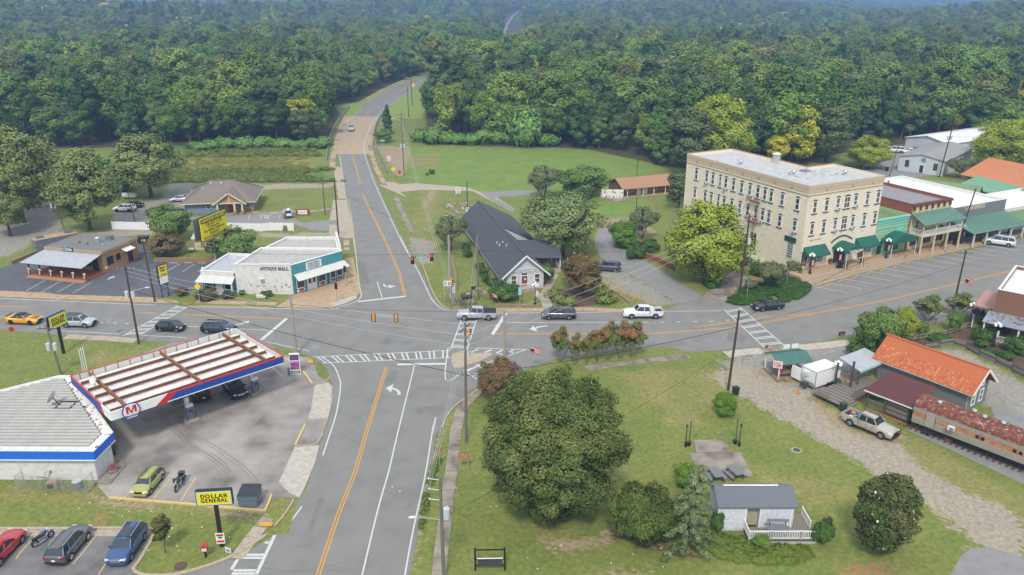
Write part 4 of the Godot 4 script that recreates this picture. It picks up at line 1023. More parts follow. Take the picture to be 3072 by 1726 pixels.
# flowers scattered over the outside of the clumps, as a part of the plant
func blossoms(t: Node3D,k: String,h: float,w: float,count: int,size: float,tones: Array,sd: int,top := 0.0):
	var cl := []
	for c in K[k].cl:
		if c[0].y > K[k].h*top: cl.append(c)
	var col := []
	for x in tones: col.append(lin(x))
	var m := leaves(cl,count,size,col,1.1,0.0,0.95,sd)
	mi(t,"blossom",m,leaf_material("leaf",Color(1,1,1))).scale = Vector3(w / K[k].w,h / K[k].h,w / K[k].w)
func tree_kinds():
	var dark := ["3a4a26","485a2c","586a36","67753f"]
	kind("wood_a",18,11,0.12,46,1.9,8500,0.24,["35471f","43582a","556a33","64763d"])
	kind("wood_b",21,12,0.15,60,1.8,9500,0.24,["3d5126","4d612c","5f7337","7a8546"])
	kind("wood_c",16,9,0.1,36,1.8,7500,0.23,["40522b","51642f","68793c","84914a"],{"cone": 0.35})
	kind("wood_d",19,10,0.12,50,1.7,8500,0.23,["3a4a2a","4b5933","606a42","717750"])
	kind("pine_a",20,8,0.25,70,1.15,9000,0.21,["27381f","324726","40562d","4d6236"],{"cone": 0.6,"stretch": 2.2,"fork": 0.85,"hollow": 0.2,"trunk": 0.3})
	kind("pine_b",17,8.5,0.05,80,1.15,9500,0.21,["2c3f24","39502c","486034","557040"],{"cone": 0.75,"stretch": 2.2,"fork": 0.85,"hollow": 0.15,"trunk": 0.28})
	kind("yellowing",15,9,0.12,60,1.4,9000,0.22,["6a7526","8b8a26","a59c2c","b5a83c"])
	kind("olive_tree",15,12,0.12,95,1.35,22000,0.15,["4e5b32","626d3c","777e4b","8e8d5c"],{"shell": 0.2,"cone": 0.25})
	kind("lime_tree",12,12,0.06,105,1.25,27000,0.12,["57691f","6e7e28","868f36","9b9e43"],{"limbs": 14,"shell": 0.15})
	kind("round_tree",8,7.5,0.1,62,1.0,15000,0.12,["43572a","526634","64773e","76874a"])
	kind("soft_tree",11,11,0.12,90,1.2,26000,0.11,["52633a","617044","747f50","838a5c"],{"shell": 0.2,"limbs": 12})
	kind("bush",2.2,2.8,0.0,34,0.5,6000,0.07,["2f4520","3d5527","4c6630","5c763a"],{"fork": 0.4,"trunk": 0.05})
	kind("hedge_bush",1.4,2.6,0.0,26,0.5,2600,0.09,["39372a","46432f","545038","605a40"],{"fork": 0.4,"trunk": 0.05})
	kind("bright_bush",5,4.2,0.0,60,0.75,14000,0.08,["3f5a1e","4d6a24","5b782c","6a8538"],{"fork": 0.3,"trunk": 0.1,"shell": 0.7})
	kind("pink_myrtle",4.5,3.0,0.34,46,0.36,7000,0.06,["3f5228","52642f","677238","7a6a44"],{"multi": 6,"limbs": 4,"trunk": 0.05,"fork": 0.4,"bark": "bark_grey","cone": -0.35})
	kind("bronze_myrtle",6,5,0.08,60,0.65,14000,0.085,["4a4228","5c4c2f","6b5838","585c36"],{"multi": 4,"limbs": 5,"trunk": 0.06,"fork": 0.35,"bark": "bark_grey"})
	kind("broad_myrtle",5.5,7,0.1,80,0.62,15000,0.085,["4a4a2c","5d5a34","6c5a40","5c6436"],{"multi": 7,"limbs": 5,"trunk": 0.06,"fork": 0.4,"bark": "bark_grey"})
	kind("grey_shrub_tree",5,5.5,0.25,55,0.62,9000,0.085,["475033","565f3e","686e4c","5e6444"],{"multi": 3,"limbs": 6,"trunk": 0.09,"fork": 0.35})
	kind("sapling",3.6,1.9,0.25,34,0.28,2600,0.06,["3a3a22","4c4a2c","5c5836","474c2c"],{"limbs": 10,"trunk": 0.04,"fork": 0.7,"cone": 0.4})
	kind("kudzu",4.5,8,0.0,40,1.2,3600,0.24,["41602a","54743a","668645","7a9450"],{"fork": 0.3,"trunk": 0.08})
	kind("weeds",0.9,1.6,0.0,22,0.34,420,0.045,["4d5c2b","5c6a32","6f763c","80804a"],{"fork": 0.4,"trunk": 0.02,"stretch": 6.0,"droop": -1.2,"shell": 0.1})
	kind("dead_tree",17,8,0.2,34,1.5,500,0.2,["7d766a","8b8478","989084","8a8070"],{"limbs": 40,"fork": 0.5,"bark": "bark_grey"})
# woodland: where trees may stand
func front(x: float) -> float:
	var p := [V(-400,-205),V(-169.79,-245.47),V(-147.78,-249.91),V(-103.9,-253.34),V(-59.05,-255.67),V(-45.59,-280.04),V(-32.08,-266.7),V(0.51,-256.85),V(23.3,-249.91),V(43.41,-223.48),V(57.57,-216.37),V(88.16,-231.03),V(117.59,-254.5),V(171.84,-269.27),V(420,-250)]
	for i in p.size() - 1:
		if x >= p[i].x and x < p[i + 1].x: return lerpf(p[i].z,p[i + 1].z,(x - p[i].x) / (p[i + 1].x - p[i].x))
	return -220.0
func in_clearing(x: float,z: float) -> bool:
	# the road north and its verges
	var mid := [V(-52,-215),V(-52,-250),V(-48,-285),V(-58.88,-291.66),V(-61.27,-348.9),V(-57.09,-396.86),V(-51.38,-437.36),V(-41.24,-485.85)]
	for i in mid.size() - 1:
		var q := Geometry3D.get_closest_point_to_segment(V(x,z),mid[i],mid[i + 1])
		var d := V(x,z).distance_to(q)
		if d < (26.0 if x > q.x and i < 5 else 13.0): return true
	var far := [V(2,-590),V(4,-900),V(2,-1100),V(4,-1300),V(14,-1470)]
	for i in far.size() - 1:
		if V(x,z).distance_to(Geometry3D.get_closest_point_to_segment(V(x,z),far[i],far[i + 1])) < 17.0: return true
	if z > -262 and x > 100 and x < 200: return true
	return false
func forest():
	rng.seed = 99
	var kinds := ["wood_a","wood_b","wood_c","wood_d","pine_a","pine_b","yellowing"]
	var text := {"wood_a": "dark green broadleaf tree with a rounded crown in the forest","wood_b": "tall mid green broadleaf tree with a loose crown in the forest","wood_c": "pointed light green broadleaf tree in the forest","wood_d": "grey green broadleaf tree in the forest","pine_a": "tall dark pine with a bare lower trunk in the forest","pine_b": "dense dark conifer branching near the ground in the forest","yellowing": "yellow green tree turning colour in the forest"}
	var many := {}
	for k in kinds: many[k] = []
	var spots := []
	var z := -190.0
	var step := 7.5
	while z > -6200.0:
		var half := -z*0.72 + 30.0
		var x := -half
		while x < half:
			var p := V(x + rng.randf_range(-0.45,0.45)*step,z + rng.randf_range(-0.45,0.45)*step)
			x += step
			if p.z > front(p.x) - rng.randf()*3.0: continue
			if p.z > -1500.0 and in_clearing(p.x,p.z): continue
			spots.append(p)
		z -= step*0.9
		step = clampf(7.5 + (-z - 330.0)*0.008,7.5,34.0)
	var n1 := FastNoiseLite.new()
	n1.seed = 5
	n1.frequency = 0.02
	var nearest := []
	for p in spots:
		var v := n1.get_noise_2d(p.x,p.z) + rng.randf_range(-0.45,0.45)
		var k: String = "pine_a" if v < -0.32 else "pine_b" if v < -0.15 else "wood_d" if v < 0.0 else "wood_a" if v < 0.18 else "wood_b" if v < 0.36 else "wood_c"
		if rng.randf() < 0.035: k = "yellowing"
		if p.x > 15 and p.x < 75 and p.z > -275: k = "pine_b" if rng.randf() < 0.75 else k
		var sc := rng.randf_range(0.6,1.3)
		var wide := rng.randf_range(0.9,1.2)*(1.0 if p.z > -900 else 1.0 + minf((-p.z - 900.0)*0.0006,1.7))
		var d: float = front(p.x) - p.z
		var g := hill(p.x,p.z)
		var e := {"k": k,"p": up(p,g - 0.2),"h": sc*(0.8 if d < 5 else 1.0),"w": wide*sc,"t": rng.randf()*TAU,"d": d,"s": p.length()}
		if p.z > -420.0 and d < 26.0: nearest.append(e)
		else: many[k].append(e)
	nearest.sort_custom(func(a,b): return a.s + a.d*6.0 < b.s + b.d*6.0)
	for i in nearest.size():
		var e = nearest[i]
		if i < 230 and absf(e.p.x) < -e.p.z*0.68: plant("forest_tree",e.k,text[e.k],"tree",e.p,K[e.k].h*e.h,K[e.k].w*e.w,e.t,"trees along the forest edge: " + e.k.replace("_"," "))
		else: many[e.k].append(e)
	var m := leaf_material("leaf",Color(1,1,1))
	for k in kinds:
		var mm := MultiMesh.new()
		mm.transform_format = MultiMesh.TRANSFORM_3D
		mm.use_colors = true
		mm.mesh = K[k].crown
		mm.instance_count = many[k].size()
		for i in many[k].size():
			var e = many[k][i]
			mm.set_instance_transform(i,Transform3D(Basis(Vector3.UP,e.t).scaled(Vector3(e.w,e.h,e.w)),e.p))
			var b := rng.randf_range(0.85,1.55)
			mm.set_instance_color(i,Color(b*rng.randf_range(0.85,1.3),b,b*rng.randf_range(0.8,1.15)))
		var o := MultiMeshInstance3D.new()
		o.name = numbered("forest")
		o.multimesh = mm
		o.material_override = m
		add_child(o)
		o.set_meta("kind","stuff")
		o.set_meta("label",text[k].replace(" tree","s").replace("dense dark conifer","dense dark conifers") + ", massed behind the town")
		o.set_meta("category","forest")
	print("forest trees ",spots.size()," edge ",nearest.size())
	# vines and scrub along the foot of the woods
	rng.seed = 12
	for p in [V(-25.12,-258.05),V(-21.37,-259.25),V(-17.43,-258.05),V(-13.1,-256.85),V(-8.93,-259.25),V(-4.21,-259.25),V(0.09,-258.05),V(4.76,-256.85),V(-29.79,-261.69),V(11.47,-254.5)]:
		plant("kudzu_mound","kudzu","mound of pale green kudzu vine at the foot of the woods","shrub",p,rng.randf_range(3.2,5.5),rng.randf_range(6,9),rng.randf()*TAU,"kudzu mounds beyond the field",["foliage","stem"])
	plant("kudzu_mound","kudzu","large kudzu draped tree standing out from the woods","shrub",V(4.72,-254.5),11,13,0.4,"",["foliage","stem"])
	for p in [V(-88.98,-247.67),V(-83.16,-248.78),V(-77.29,-249.91),V(-71.9,-249.91),V(-66.23,-248.78),V(-61.79,-251.04),V(-59.64,-254.5),V(-96.79,-246.56),V(-93.09,-247.67)]:
		plant("vine_mound","kudzu","low mound of bright vines between meadow and woods","shrub",p,rng.randf_range(2.4,4.2),rng.randf_range(6,9),rng.randf()*TAU,"vine mounds behind the meadow",["foliage","stem"])
	# tall weeds round the meadow: uncountable
	var mw := MultiMesh.new()
	mw.transform_format = MultiMesh.TRANSFORM_3D
	mw.use_colors = true
	mw.mesh = K["weeds"].crown
	var pts := []
	for k in 1300:
		var a := V(-92.32,-212.97).lerp(V(-54.13,-214.65),rng.randf())
		var b := V(-88.42,-204.11).lerp(V(-51.15,-204.88),rng.randf())
		pts.append(a.lerp(b,clampf(0.5 + rng.randfn()*0.42,-0.3,1.2)))
	for k in 700: pts.append(V(-103.46,-252.18).lerp(V(-59.13,-252.18),rng.randf()).lerp(V(-97.24,-236).lerp(V(-56.59,-237.02),rng.randf()),rng.randf()))
	for k in 500: pts.append(V(-98.81,-234.99).lerp(V(-60.54,-237.02),rng.randf()).lerp(V(-89.17,-214.99).lerp(V(-53.44,-216.37),rng.randf()),rng.randf()))
	mw.instance_count = pts.size()
	for i in pts.size():
		var f := 0.75 if i < 2000 else 0.16
		mw.set_instance_transform(i,Transform3D(Basis(Vector3.UP,rng.randf()*TAU).scaled(Vector3(rng.randf_range(0.6,1.3),f*rng.randf_range(0.5,1.6),rng.randf_range(0.6,1.3))),pts[i]))
		var br := rng.randf_range(0.75,1.25)
		mw.set_instance_color(i,Color(br,br,br) if i < 2000 else Color(1.2*br,1.1*br,0.9*br))
	var o := MultiMeshInstance3D.new()
	o.name = "meadow_weeds"
	o.multimesh = mw
	o.material_override = m
	add_child(o)
	o.set_meta("kind","stuff")
	o.set_meta("label","tall weeds and hay grass of the meadow behind the clinic")
func pl(n: String,k: String,label: String,cat: String,at: Vector3,h: float,w: float,group := "",shrub := false) -> Node3D:
	return plant(n,k,label,cat,at,h,w,rng.randf()*TAU,group,["foliage","stem"] if shrub else ["crown","trunk"])
func near_trees():
	rng.seed = 404
	kind("great_oak",15,14,0.03,300,1.0,165000,0.068,["303d1d","3f4c26","505c2f","646c3d","797e50"],{"stretch": 2.0,"shell": 0.55,"droop": 0.1,"hollow": 0.48,"limbs": 24,"trunk": 0.5})
	kind("magnolia_kind",8,7.5,0.04,210,0.7,34000,0.08,["2c3820","394726","4b5a2e","5b5133","6a6a3c"],{"stretch": 1.8,"shell": 0.6,"hollow": 0.3,"limbs": 14,"cone": 0.35,"trunk": 0.25})
	kind("yew_kind",5,7,0.0,110,0.65,26000,0.055,["2f3d1c","3d4c22","4e5c2b","66703a"],{"stretch": 3.2,"shell": 0.6,"hollow": 0.55,"droop": -0.7,"fork": 0.3,"trunk": 0.15})
	# a leaning cedar with drooping boughs
	var cl := []
	var s := S()
	var r := RandomNumberGenerator.new()
	r.seed = 8
	cyl(s,W(0,-0.2,0),W(0.5,4,0),0.24,0.16,7)
	cyl(s,W(0.5,4,0),W(1.2,9,0),0.16,0.04,7)
	for i in 40:
		var t := i / 39.0
		var o := W(lerpf(0.1,1.2,t),1.0 + 7.9*t,0)
		var a := i*2.4
		var L := (1.0 - t)*3.0 + 0.35 + r.randf()*0.5
		var tip := o + W(cos(a)*L,-0.15*L - 0.2,sin(a)*L)
		cyl(s,o,tip,0.05,0.02,4,false)
		for j in 5: cl.append([o.lerp(tip,0.25 + 0.19*j) + W(0,-0.12*j*0.3,0),0.26 + 0.16*(1.0 - t) + r.randf()*0.12])
	s.generate_normals()
	var tones := [lin("3d4a2c"),lin("54613d"),lin("6f7c57"),lin("8b9775")]
	K["cedar_kind"] = {"crown": leaves(cl,24000,0.055,tones,2.0,0.5,0.3,9),"trunk": s.commit(),"h": 9.3,"w": 7.0,"cl": cl,"bark": "bark"}
	pl("oak_tree","great_oak","huge dense dark green oak on the lawn beside the sidewalk","tree",V(3.77,-63.54),14.58,13.7078)
	var mg := pl("magnolia_tree","magnolia_kind","glossy dark magnolia with white flowers beside the gravel lane","tree",V(32.46,-57.74),8.2,6.5607)
	blossoms(mg,"magnolia_kind",8.2,6.5607,110,0.12,["f1ede0","f0e2c4","e8ddc0"],3,0.2)
	blossoms(mg,"magnolia_kind",8.2,6.5607,70,0.1,["a86a34","c08040","96562c"],4,0.2)
	var c := pl("cedar_tree","cedar_kind","grey green cedar with drooping boughs leaning beside the little white house","tree",V(15.02,-58.23),8.65,5.1218)
	c.rotation.y = 0.0
	pl("yew_shrub","yew_kind","wide rounded dark evergreen shrub next to the drooping cedar","shrub",V(11.76,-59.58),5.31,6.1746,"",true)
	pl("laurel_shrub","bright_bush","bright green shrub behind the cedar by the picnic slab","shrub",V(17.2,-67.35),2.8,2.4664,"",true)
	pl("dark_shrub","bush","dark shrub against the siding of the little white house","shrub",V(18.49,-60.32),2.46,1.2702,"",true)
	pl("dark_shrub","bush","dark round shrub at the end of the white deck","shrub",V(27.57,-58.79),2.75,1.889,"",true)
	pl("small_shrub","bright_bush","small bright green shrub before the white deck railing","shrub",V(21.97,-58.23),1.23,1.5091,"",true)
	pl("round_shrub","bright_bush","clipped round green shrub beside the utility pole on the lawn","shrub",V(24.59,-81.68),3.09,2.4847,"",true)
	var row := [[V(6.42,-95.89),0.98,170],[V(8.28,-95.11),0.85,130],[V(9.89,-95.58),0.8,110],[V(11.3,-96.21),0.85,170],[V(12.74,-96.53),1.06,180],[V(14.45,-97.01),1.0,170],[V(16.18,-97.49),0.98,240]]
	for q in row:
		var h: float = q[1]*5.46
		var w: float = q[2]*0.0145
		var t := pl("crape_myrtle","pink_myrtle","crape myrtle with crimson blossom in the row along the sidewalk","tree",q[0],h,w,"row of crape myrtles")
		blossoms(t,"pink_myrtle",h,w,260,0.08,["a8284a","c23a5c","8f2540"],5 + int(w*10),0.62)
	var bm := pl("crape_myrtle","broad_myrtle","broad crape myrtle with crimson blossom against the big oak","tree",V(-1.72,-86.35),4.99,5.905)
	blossoms(bm,"broad_myrtle",4.99,5.905,1300,0.08,["a8284a","c23a5c","8f3a48","a05060"],6,0.3)
	pl("lime_green_tree","lime_tree","large yellow green tree in front of the hotel side wall","tree",V(32.56,-127.21),14.79,14.9008)
	pl("understorey_bush","bush","leafy green bush at the foot of the yellow green tree","shrub",V(33.19,-124.67),2.91,3.2723,"",true)
	var bz := pl("crape_myrtle","bronze_myrtle","bronze leaved crape myrtle in the mulch bed by the visitor centre","tree",V(11.07,-121.04),7.22,6.7123)
	blossoms(bz,"bronze_myrtle",7.22,6.7123,90,0.1,["c98a92","d8a0a4"],7,0.4)
	pl("elm_tree","soft_tree","large pale olive tree behind the dark roofed visitor centre","tree",V(9.49,-140.74),12.62,15.3402)
	pl("maple_tree","round_tree","round green tree on the field by the brick ranch house","tree",V(17.1,-187),7.88,12.1511)
	pl("persimmon_tree","grey_shrub_tree","thin grey green tree on the field near the asphalt path","tree",V(7.64,-185.97),7.72,8.6357)
	pl("small_oak","grey_shrub_tree","small spreading grey green tree on the verge beside the visitor centre","tree",V(-11.59,-144.53),6.79,6.4798)
	pl("arborvitae","bright_bush","bulky bright green arborvitae beside the side road","tree",V(21.01,-146.49),5.75,5.068)
	pl("dark_myrtle","grey_shrub_tree","dark multi stemmed myrtle beside the arborvitae","tree",V(25.82,-151.97),6.55,6.1621)
	pl("holly_shrub","bush","dark round holly below the arborvitae","shrub",V(22.82,-139.82),3.28,3.908,"",true)
	pl("holly_shrub","bush","dark round holly beside the low red brick wall","shrub",V(26.11,-144.21),2.55,3.3314,"",true)
	for q in [[V(-1.33,-119.17),310,2.9,"large dense bush before the visitor centre gable"],[V(-8.25,-140.74),110,1.91,"dark clipped bush at the far side wall of the visitor centre"],[V(-8.68,-145.18),100,1.13,"low bush behind the clipped bush on the visitor centre side"],[V(-5.69,-133.95),100,1.16,"low bush under the visitor centre mural"],[V(-5.03,-130.64),115,1.61,"rounded bush at the visitor centre side wall below the mural"],[V(-4.39,-127.21),105,1.67,"rounded bush nearest the visitor centre gable corner"],[V(-3.29,-125.17),110,1.47,"leafy shrub between the rounded bushes and the gable"]]:
		pl("garden_bush","bush",q[3],"shrub",q[0],q[2],q[1]*0.018,"",true)
	pl("garden_shrub","round_tree","bright leafy shrub at the visitor centre porch corner","shrub",V(5.74,-126.18),3.85,2.6109,"",true)
	for q in [[V(6.65,-119.87),"low flowering perennial at the edge of the mulch bed"],[V(7.85,-117.58),"yellowish perennial by the garden walk"],[V(9.1,-116.69),"green perennial clump by the street sidewalk"],[V(14.74,-120.8),"tall bushy perennial behind the mulch bed"],[V(15.81,-118.49),"golden perennial clump beside the bed edging"],[V(14.83,-117.14),"low perennial among orange flowers"]]:
		pl("bed_plant","weeds",q[1],"plant",q[0],1.3,3.0,"",true)
	pl("billboard_tree","round_tree","dense bright green tree beside the yellow billboard","tree",V(-66.98,-150.57),7.84,8.6269)
	var pb := pl("crape_myrtle","broad_myrtle","broad dusky crape myrtle with pink blossom above the stone wall","tree",V(-64.01,-140.74),4.29,7.2866)
	blossoms(pb,"broad_myrtle",4.29,7.2866,420,0.1,["a8607c","bb7a92","8a4a60"],12,0.0)
	pl("fig_bush","round_tree","wide green bush between billboard and antique store","shrub",V(-51.34,-139.51),6.41,10.084,"",true)
	pl("lot_tree","olive_tree","large spreading tree on the gravel behind the restaurant","tree",V(-86.65,-158.21),17.16,14.9089)
	pl("lot_tree","olive_tree","tree with bare trunk at the edge of the restaurant gravel","tree",V(-100.64,-154.12),12.85,9.9848)
	pl("lot_tree","olive_tree","tall olive green tree above the gravel lot","tree",V(-103.76,-164.11),20.94,16.7318)
	for q in [[V(-109.58,-182.96),15.25,13.6117,"broad tree standing among the gravel lot thickets"],[V(-117.14,-173.51),17.29,12.969,"tall tree at the rim of the gravel lot"],[V(-102.53,-182.96),10.98,11.6672,"tree between the restaurant gravel and the meadow thicket"]]: pl("lot_tree","olive_tree",q[3],"tree",q[0],q[1],q[2])
	pl("field_tree","olive_tree","big feathery olive green tree between gravel lot and meadow","tree",V(-85.91,-186.18),15.55,17.7828)
	for q in [[V(-116.04,-190.14),"round_tree",7.0,12.0,"leafy thicket beside the yellowing tree"],[V(-109.01,-185.97),"bush",4.0,9.0,"dark thicket at the edge of the gravel lot"],[V(-113.39,-199.02),"kudzu",6.5,14.0,"vine covered thicket behind the gravel lot"],[V(-123.1,-196.73),"round_tree",8.0,14.0,"tall thicket behind the gravel lot trees"],[V(-121.49,-182.96),"round_tree",7.5,13.0,"thicket at the rim of the gravel lot"]]:
		pl("thicket",q[1],q[4],"shrub",q[0],q[2],q[3],"",true)
	var wf := pl("elder_shrub","kudzu","shrub covered in white flowers beyond the propane tank","shrub",V(-98.16,-192.84),5.0,13.0,"",true)
	blossoms(wf,"kudzu",5.0,13.0,260,0.16,["d9dccf","c9cfb8"],5,0.3)
	pl("thicket","kudzu","vine thicket under the big feathery tree","shrub",V(-107.77,-202.54),6.0,15.0,"",true)
	# behind the hotel and the street row
	for q in [[V(55.4,-216.37),"lime_tree",21.61,20.3023,"broad light green tree rising behind the hotel"],[V(46.76,-209.66),"wood_d",19.7,11.6203,"dark tree beside the broad light green tree behind the hotel"],[V(80.86,-225.32),"yellowing",17.73,12.0465,"bright yellow tree rising behind the hotel roof"],[V(73.71,-221.66),"yellowing",9.23,7.0445,"small yellow tree close behind the hotel roof"],[V(89.83,-227.2),"wood_d",18.22,12.519,"tall dark grey green tree behind the hotel roof"],[V(98.91,-219.87),"lime_tree",9.52,12.5113,"rounded light green tree beside the warehouse yard"],[V(134.43,-216.37),"lime_tree",15.04,20.3023,"broad light green tree beyond the orange metal roof"],[V(117.16,-207.25),"grey_shrub_tree",5.26,6.2708,"small dark tree on the lawn by the warehouse"],[V(74.51,-237.02),"dead_tree",12.85,7.1033,"bare grey tree behind the hotel"],[V(37.76,-176.25),"wood_d",9.26,6.5777,"dark tree between the ranch house and the hotel"],[V(87.46,-459.3),"dead_tree",11.41,13.3183,"bare grey tree standing among the pines"],[V(-42.88,-277.27),"pine_b",10.11,4.5716,"narrow dark conifer beside the bridge rail"],[V(-41.72,-260.46),"round_tree",4.92,6.0346,"dark bush at the end of the bridge rail"],[V(-83.39,-402.36),"dead_tree",23.69,10.4233,"bare grey tree above the road bend"]]:
		pl("tree",q[1],q[4],"tree",q[0],q[2],q[3])
	# east side planting
	pl("planter_tree","round_tree","dense green tree over the propane tank on the street corner","tree",V(49.35,-97.69),7.49,6.5825)
	pl("planter_tree","lime_tree","light airy tree beside the dense street corner tree","tree",V(54.76,-102.66),5.45,3.761)
	pl("corner_shrub","bush","low broad shrub under the street corner tree","shrub",V(47.24,-97.5),2.31,4.5378,"",true)
	for q in [[V(58.15,-104.27),"round_tree",2.51,110,"small tree inside the rail fence nearer the corner"],[V(63.57,-105.94),"round_tree",3.62,130,"small tree inside the rail fence by the iron fence"]]:
		pl("small_tree",q[1],q[4],"tree",q[0],q[2],q[3]*0.0166)
	for q in [[V(61.69,-109.85),4.36,230,"purple crape myrtle at the street edge"],[V(67.57,-112.13),3.77,220,"crape myrtle under the street flag"]]:
		var t := pl("crape_myrtle","pink_myrtle",q[3],"tree",q[0],q[1],q[2]*0.0173)
		blossoms(t,"pink_myrtle",q[1],q[2]*0.0173,60,0.1,["8a4a86","a0609a","8f2f50"],4,0.6)
	for q in [[V(66.21,-102.66),190,2.22,"mounded green shrub by the brick store porch"],[V(68.5,-98.8),200,2.42,"mounded shrub beside the globe lamp below the porch"],[V(65.81,-96.6),120,1.36,"low shrub on the planted slope"],[V(64.29,-98.05),100,1.03,"yellow green shrub on the planted slope"],[V(59.99,-102.66),190,1.07,"low spreading shrub behind the rail fence"],[V(64.8,-100.69),110,1.23,"dark shrub on the slope under the mounded shrub"],[V(65.65,-97.69),100,0.86,"small shrub above the timber wall"]]:
		pl("slope_shrub","bush",q[3],"shrub",q[0],q[2],q[1]*0.0164,"",true)
	pl("ivy_column","bush","ivy climbing the corner post of the brick store porch","shrub",V(68.85,-108.52),2.49,1.6295,"",true)
	pl("young_tree","sapling","young staked tree on the lawn by the yellow store sign","tree",V(-30.3,-57.53),4.21,2.0842)
	for q in [[V(-48.81,-118.94),225,1.59,"clipped dark hedge bush at the annex steps"],[V(-45.35,-119.5),125,0.89,"small clipped hedge bush right beside the annex steps"]]:
		pl("hedge","hedge_bush",q[3],"hedge",q[0],q[2],q[1]*0.0165,"",true)
	pl("garden_bush","bronze_myrtle","reddish bush at the end of the restaurant lot","shrub",V(-53.15,-120.57),1.43,2.0068,"",true)
	pl("garden_bush","bush","round green bush against the antique store wall","shrub",V(-39.45,-119.89),1.17,1.9637,"",true)
	pl("garden_bush","bush","small bush at the corner between annex and antique store","shrub",V(-43.66,-120.83),0.95,0.9718,"",true)
	for q in [[V(42.39,-123.2),"grey_shrub_tree",4.85,300,"bushy tree on the ivy bed beside the hotel"],[V(42.74,-130.91),"bush",2.09,200,"leafy shrub behind the ivy bed"],[V(48.68,-130.91),"grey_shrub_tree",2.46,170,"thin shrub beside the hanging hotel sign"],[V(39.02,-122.71),"grey_shrub_tree",1.98,130,"small shrub beside the utility pole on the ivy bed"],[V(42.64,-137.71),"bush",0.99,110,"low shrub beside the maroon minivan"]]:
		pl("bed_shrub",q[1],q[4],"shrub",q[0],q[2],q[3]*0.017,"",true)
	pl("field_bush","bush","small rounded bush alone on the field","shrub",V(-21.62,-212.63),1.33,1.855,"",true)
	pl("field_bush","bush","tiny clipped bush beside the rounded field bush","shrub",V(-22.62,-210.48),0.79,0.8482,"",true)
	# ground ivy on the street bed and weeds along the park edge: uncountable
	for d in [["ivy_cover","bush",[V(34.3,-118),V(35.2,-116.5),V(43,-117.5),V(48.6,-122.7),V(49.2,-129.8),V(47.8,-131.5),V(43.8,-126.7),V(38.5,-122.7)],130,0.28,0.75,"dense ivy covering the street bed below the hotel"],["lush_weeds","weeds",[V(18,-60.1),V(20.9,-59.2),V(21.8,-58.1),V(25.9,-58.4),V(26.6,-57.4),V(23.9,-56.2),V(19.5,-56.2),V(17.2,-57.7)],150,0.32,0.7,"lush weeds in front of the little white house"],["verge_weeds","weeds",[V(-8,-73),V(-8.3,-69.5),V(-8.5,-66.7),V(-8.4,-60.8),V(-7.9,-60.8),V(-8.1,-66.7),V(-7.8,-69.5),V(-7.5,-73)],40,0.3,0.4,"dry weeds along the road edge"]]:
		var poly := PackedVector2Array()
		var lo := Vector2(1e9,1e9)
		var hi := -lo
		for p in d[2]:
			poly.append(Vector2(p.x,p.z))
			lo = lo.min(poly[-1]); hi = hi.max(poly[-1])
		var mm := MultiMesh.new()
		mm.transform_format = MultiMesh.TRANSFORM_3D
		mm.mesh = K[d[1]].crown
		var tr := []
		while tr.size() < d[3]:
			var q := Vector2(rng.randf_range(lo.x,hi.x),rng.randf_range(lo.y,hi.y))
			if Geometry2D.is_point_in_polygon(q,poly): tr.append(Transform3D(Basis(Vector3.UP,rng.randf()*TAU).scaled(Vector3(d[5],d[4]*rng.randf_range(0.7,1.3),d[5])),V(q.x,q.y)))
		mm.instance_count = tr.size()
		for i in tr.size(): mm.set_instance_transform(i,tr[i])
		var o := MultiMeshInstance3D.new()
		o.name = d[0]
		o.multimesh = mm
		o.material_override = leaf_material("leaf_soft",Color(0.9,0.95,0.85))
		add_child(o)
		o.set_meta("kind","stuff")
		o.set_meta("label",d[6])
# ---- building kit
var wins := {}
var boxes := {}
func plain_box(w: float,h: float,d: float) -> Mesh:
	var key := "%.3f/%.3f/%.3f" % [w,h,d]
	if not boxes.has(key):
		var b := BoxMesh.new()
		b.size = Vector3(w,h,d)
		boxes[key] = b
	return boxes[key]
# one box as a part, centred at c, shared mesh
func piece(parent: Node,n: String,c: Vector3,size: Vector3,m: String,turn := Vector3.ZERO) -> MeshInstance3D:
	var o := mi(parent,n,plain_box(size.x,size.y,size.z),M[m])
	o.position = c
	o.rotation = turn
	return o
func group_node(parent: Node,n: String,at := Vector3.ZERO,turn := 0.0) -> Node3D:
	var o := Node3D.new()
	adopt(parent,o,n)
	o.position = at
	o.rotation.y = turn
	return o
# a box part given by its two corners
func wallbox(parent: Node,n: String,a: Vector3,b: Vector3,m: String) -> MeshInstance3D:
	var s := S()
	bx(s,a.x,a.y,a.z,b.x,b.y,b.z)
	return put(parent,n,s,m)
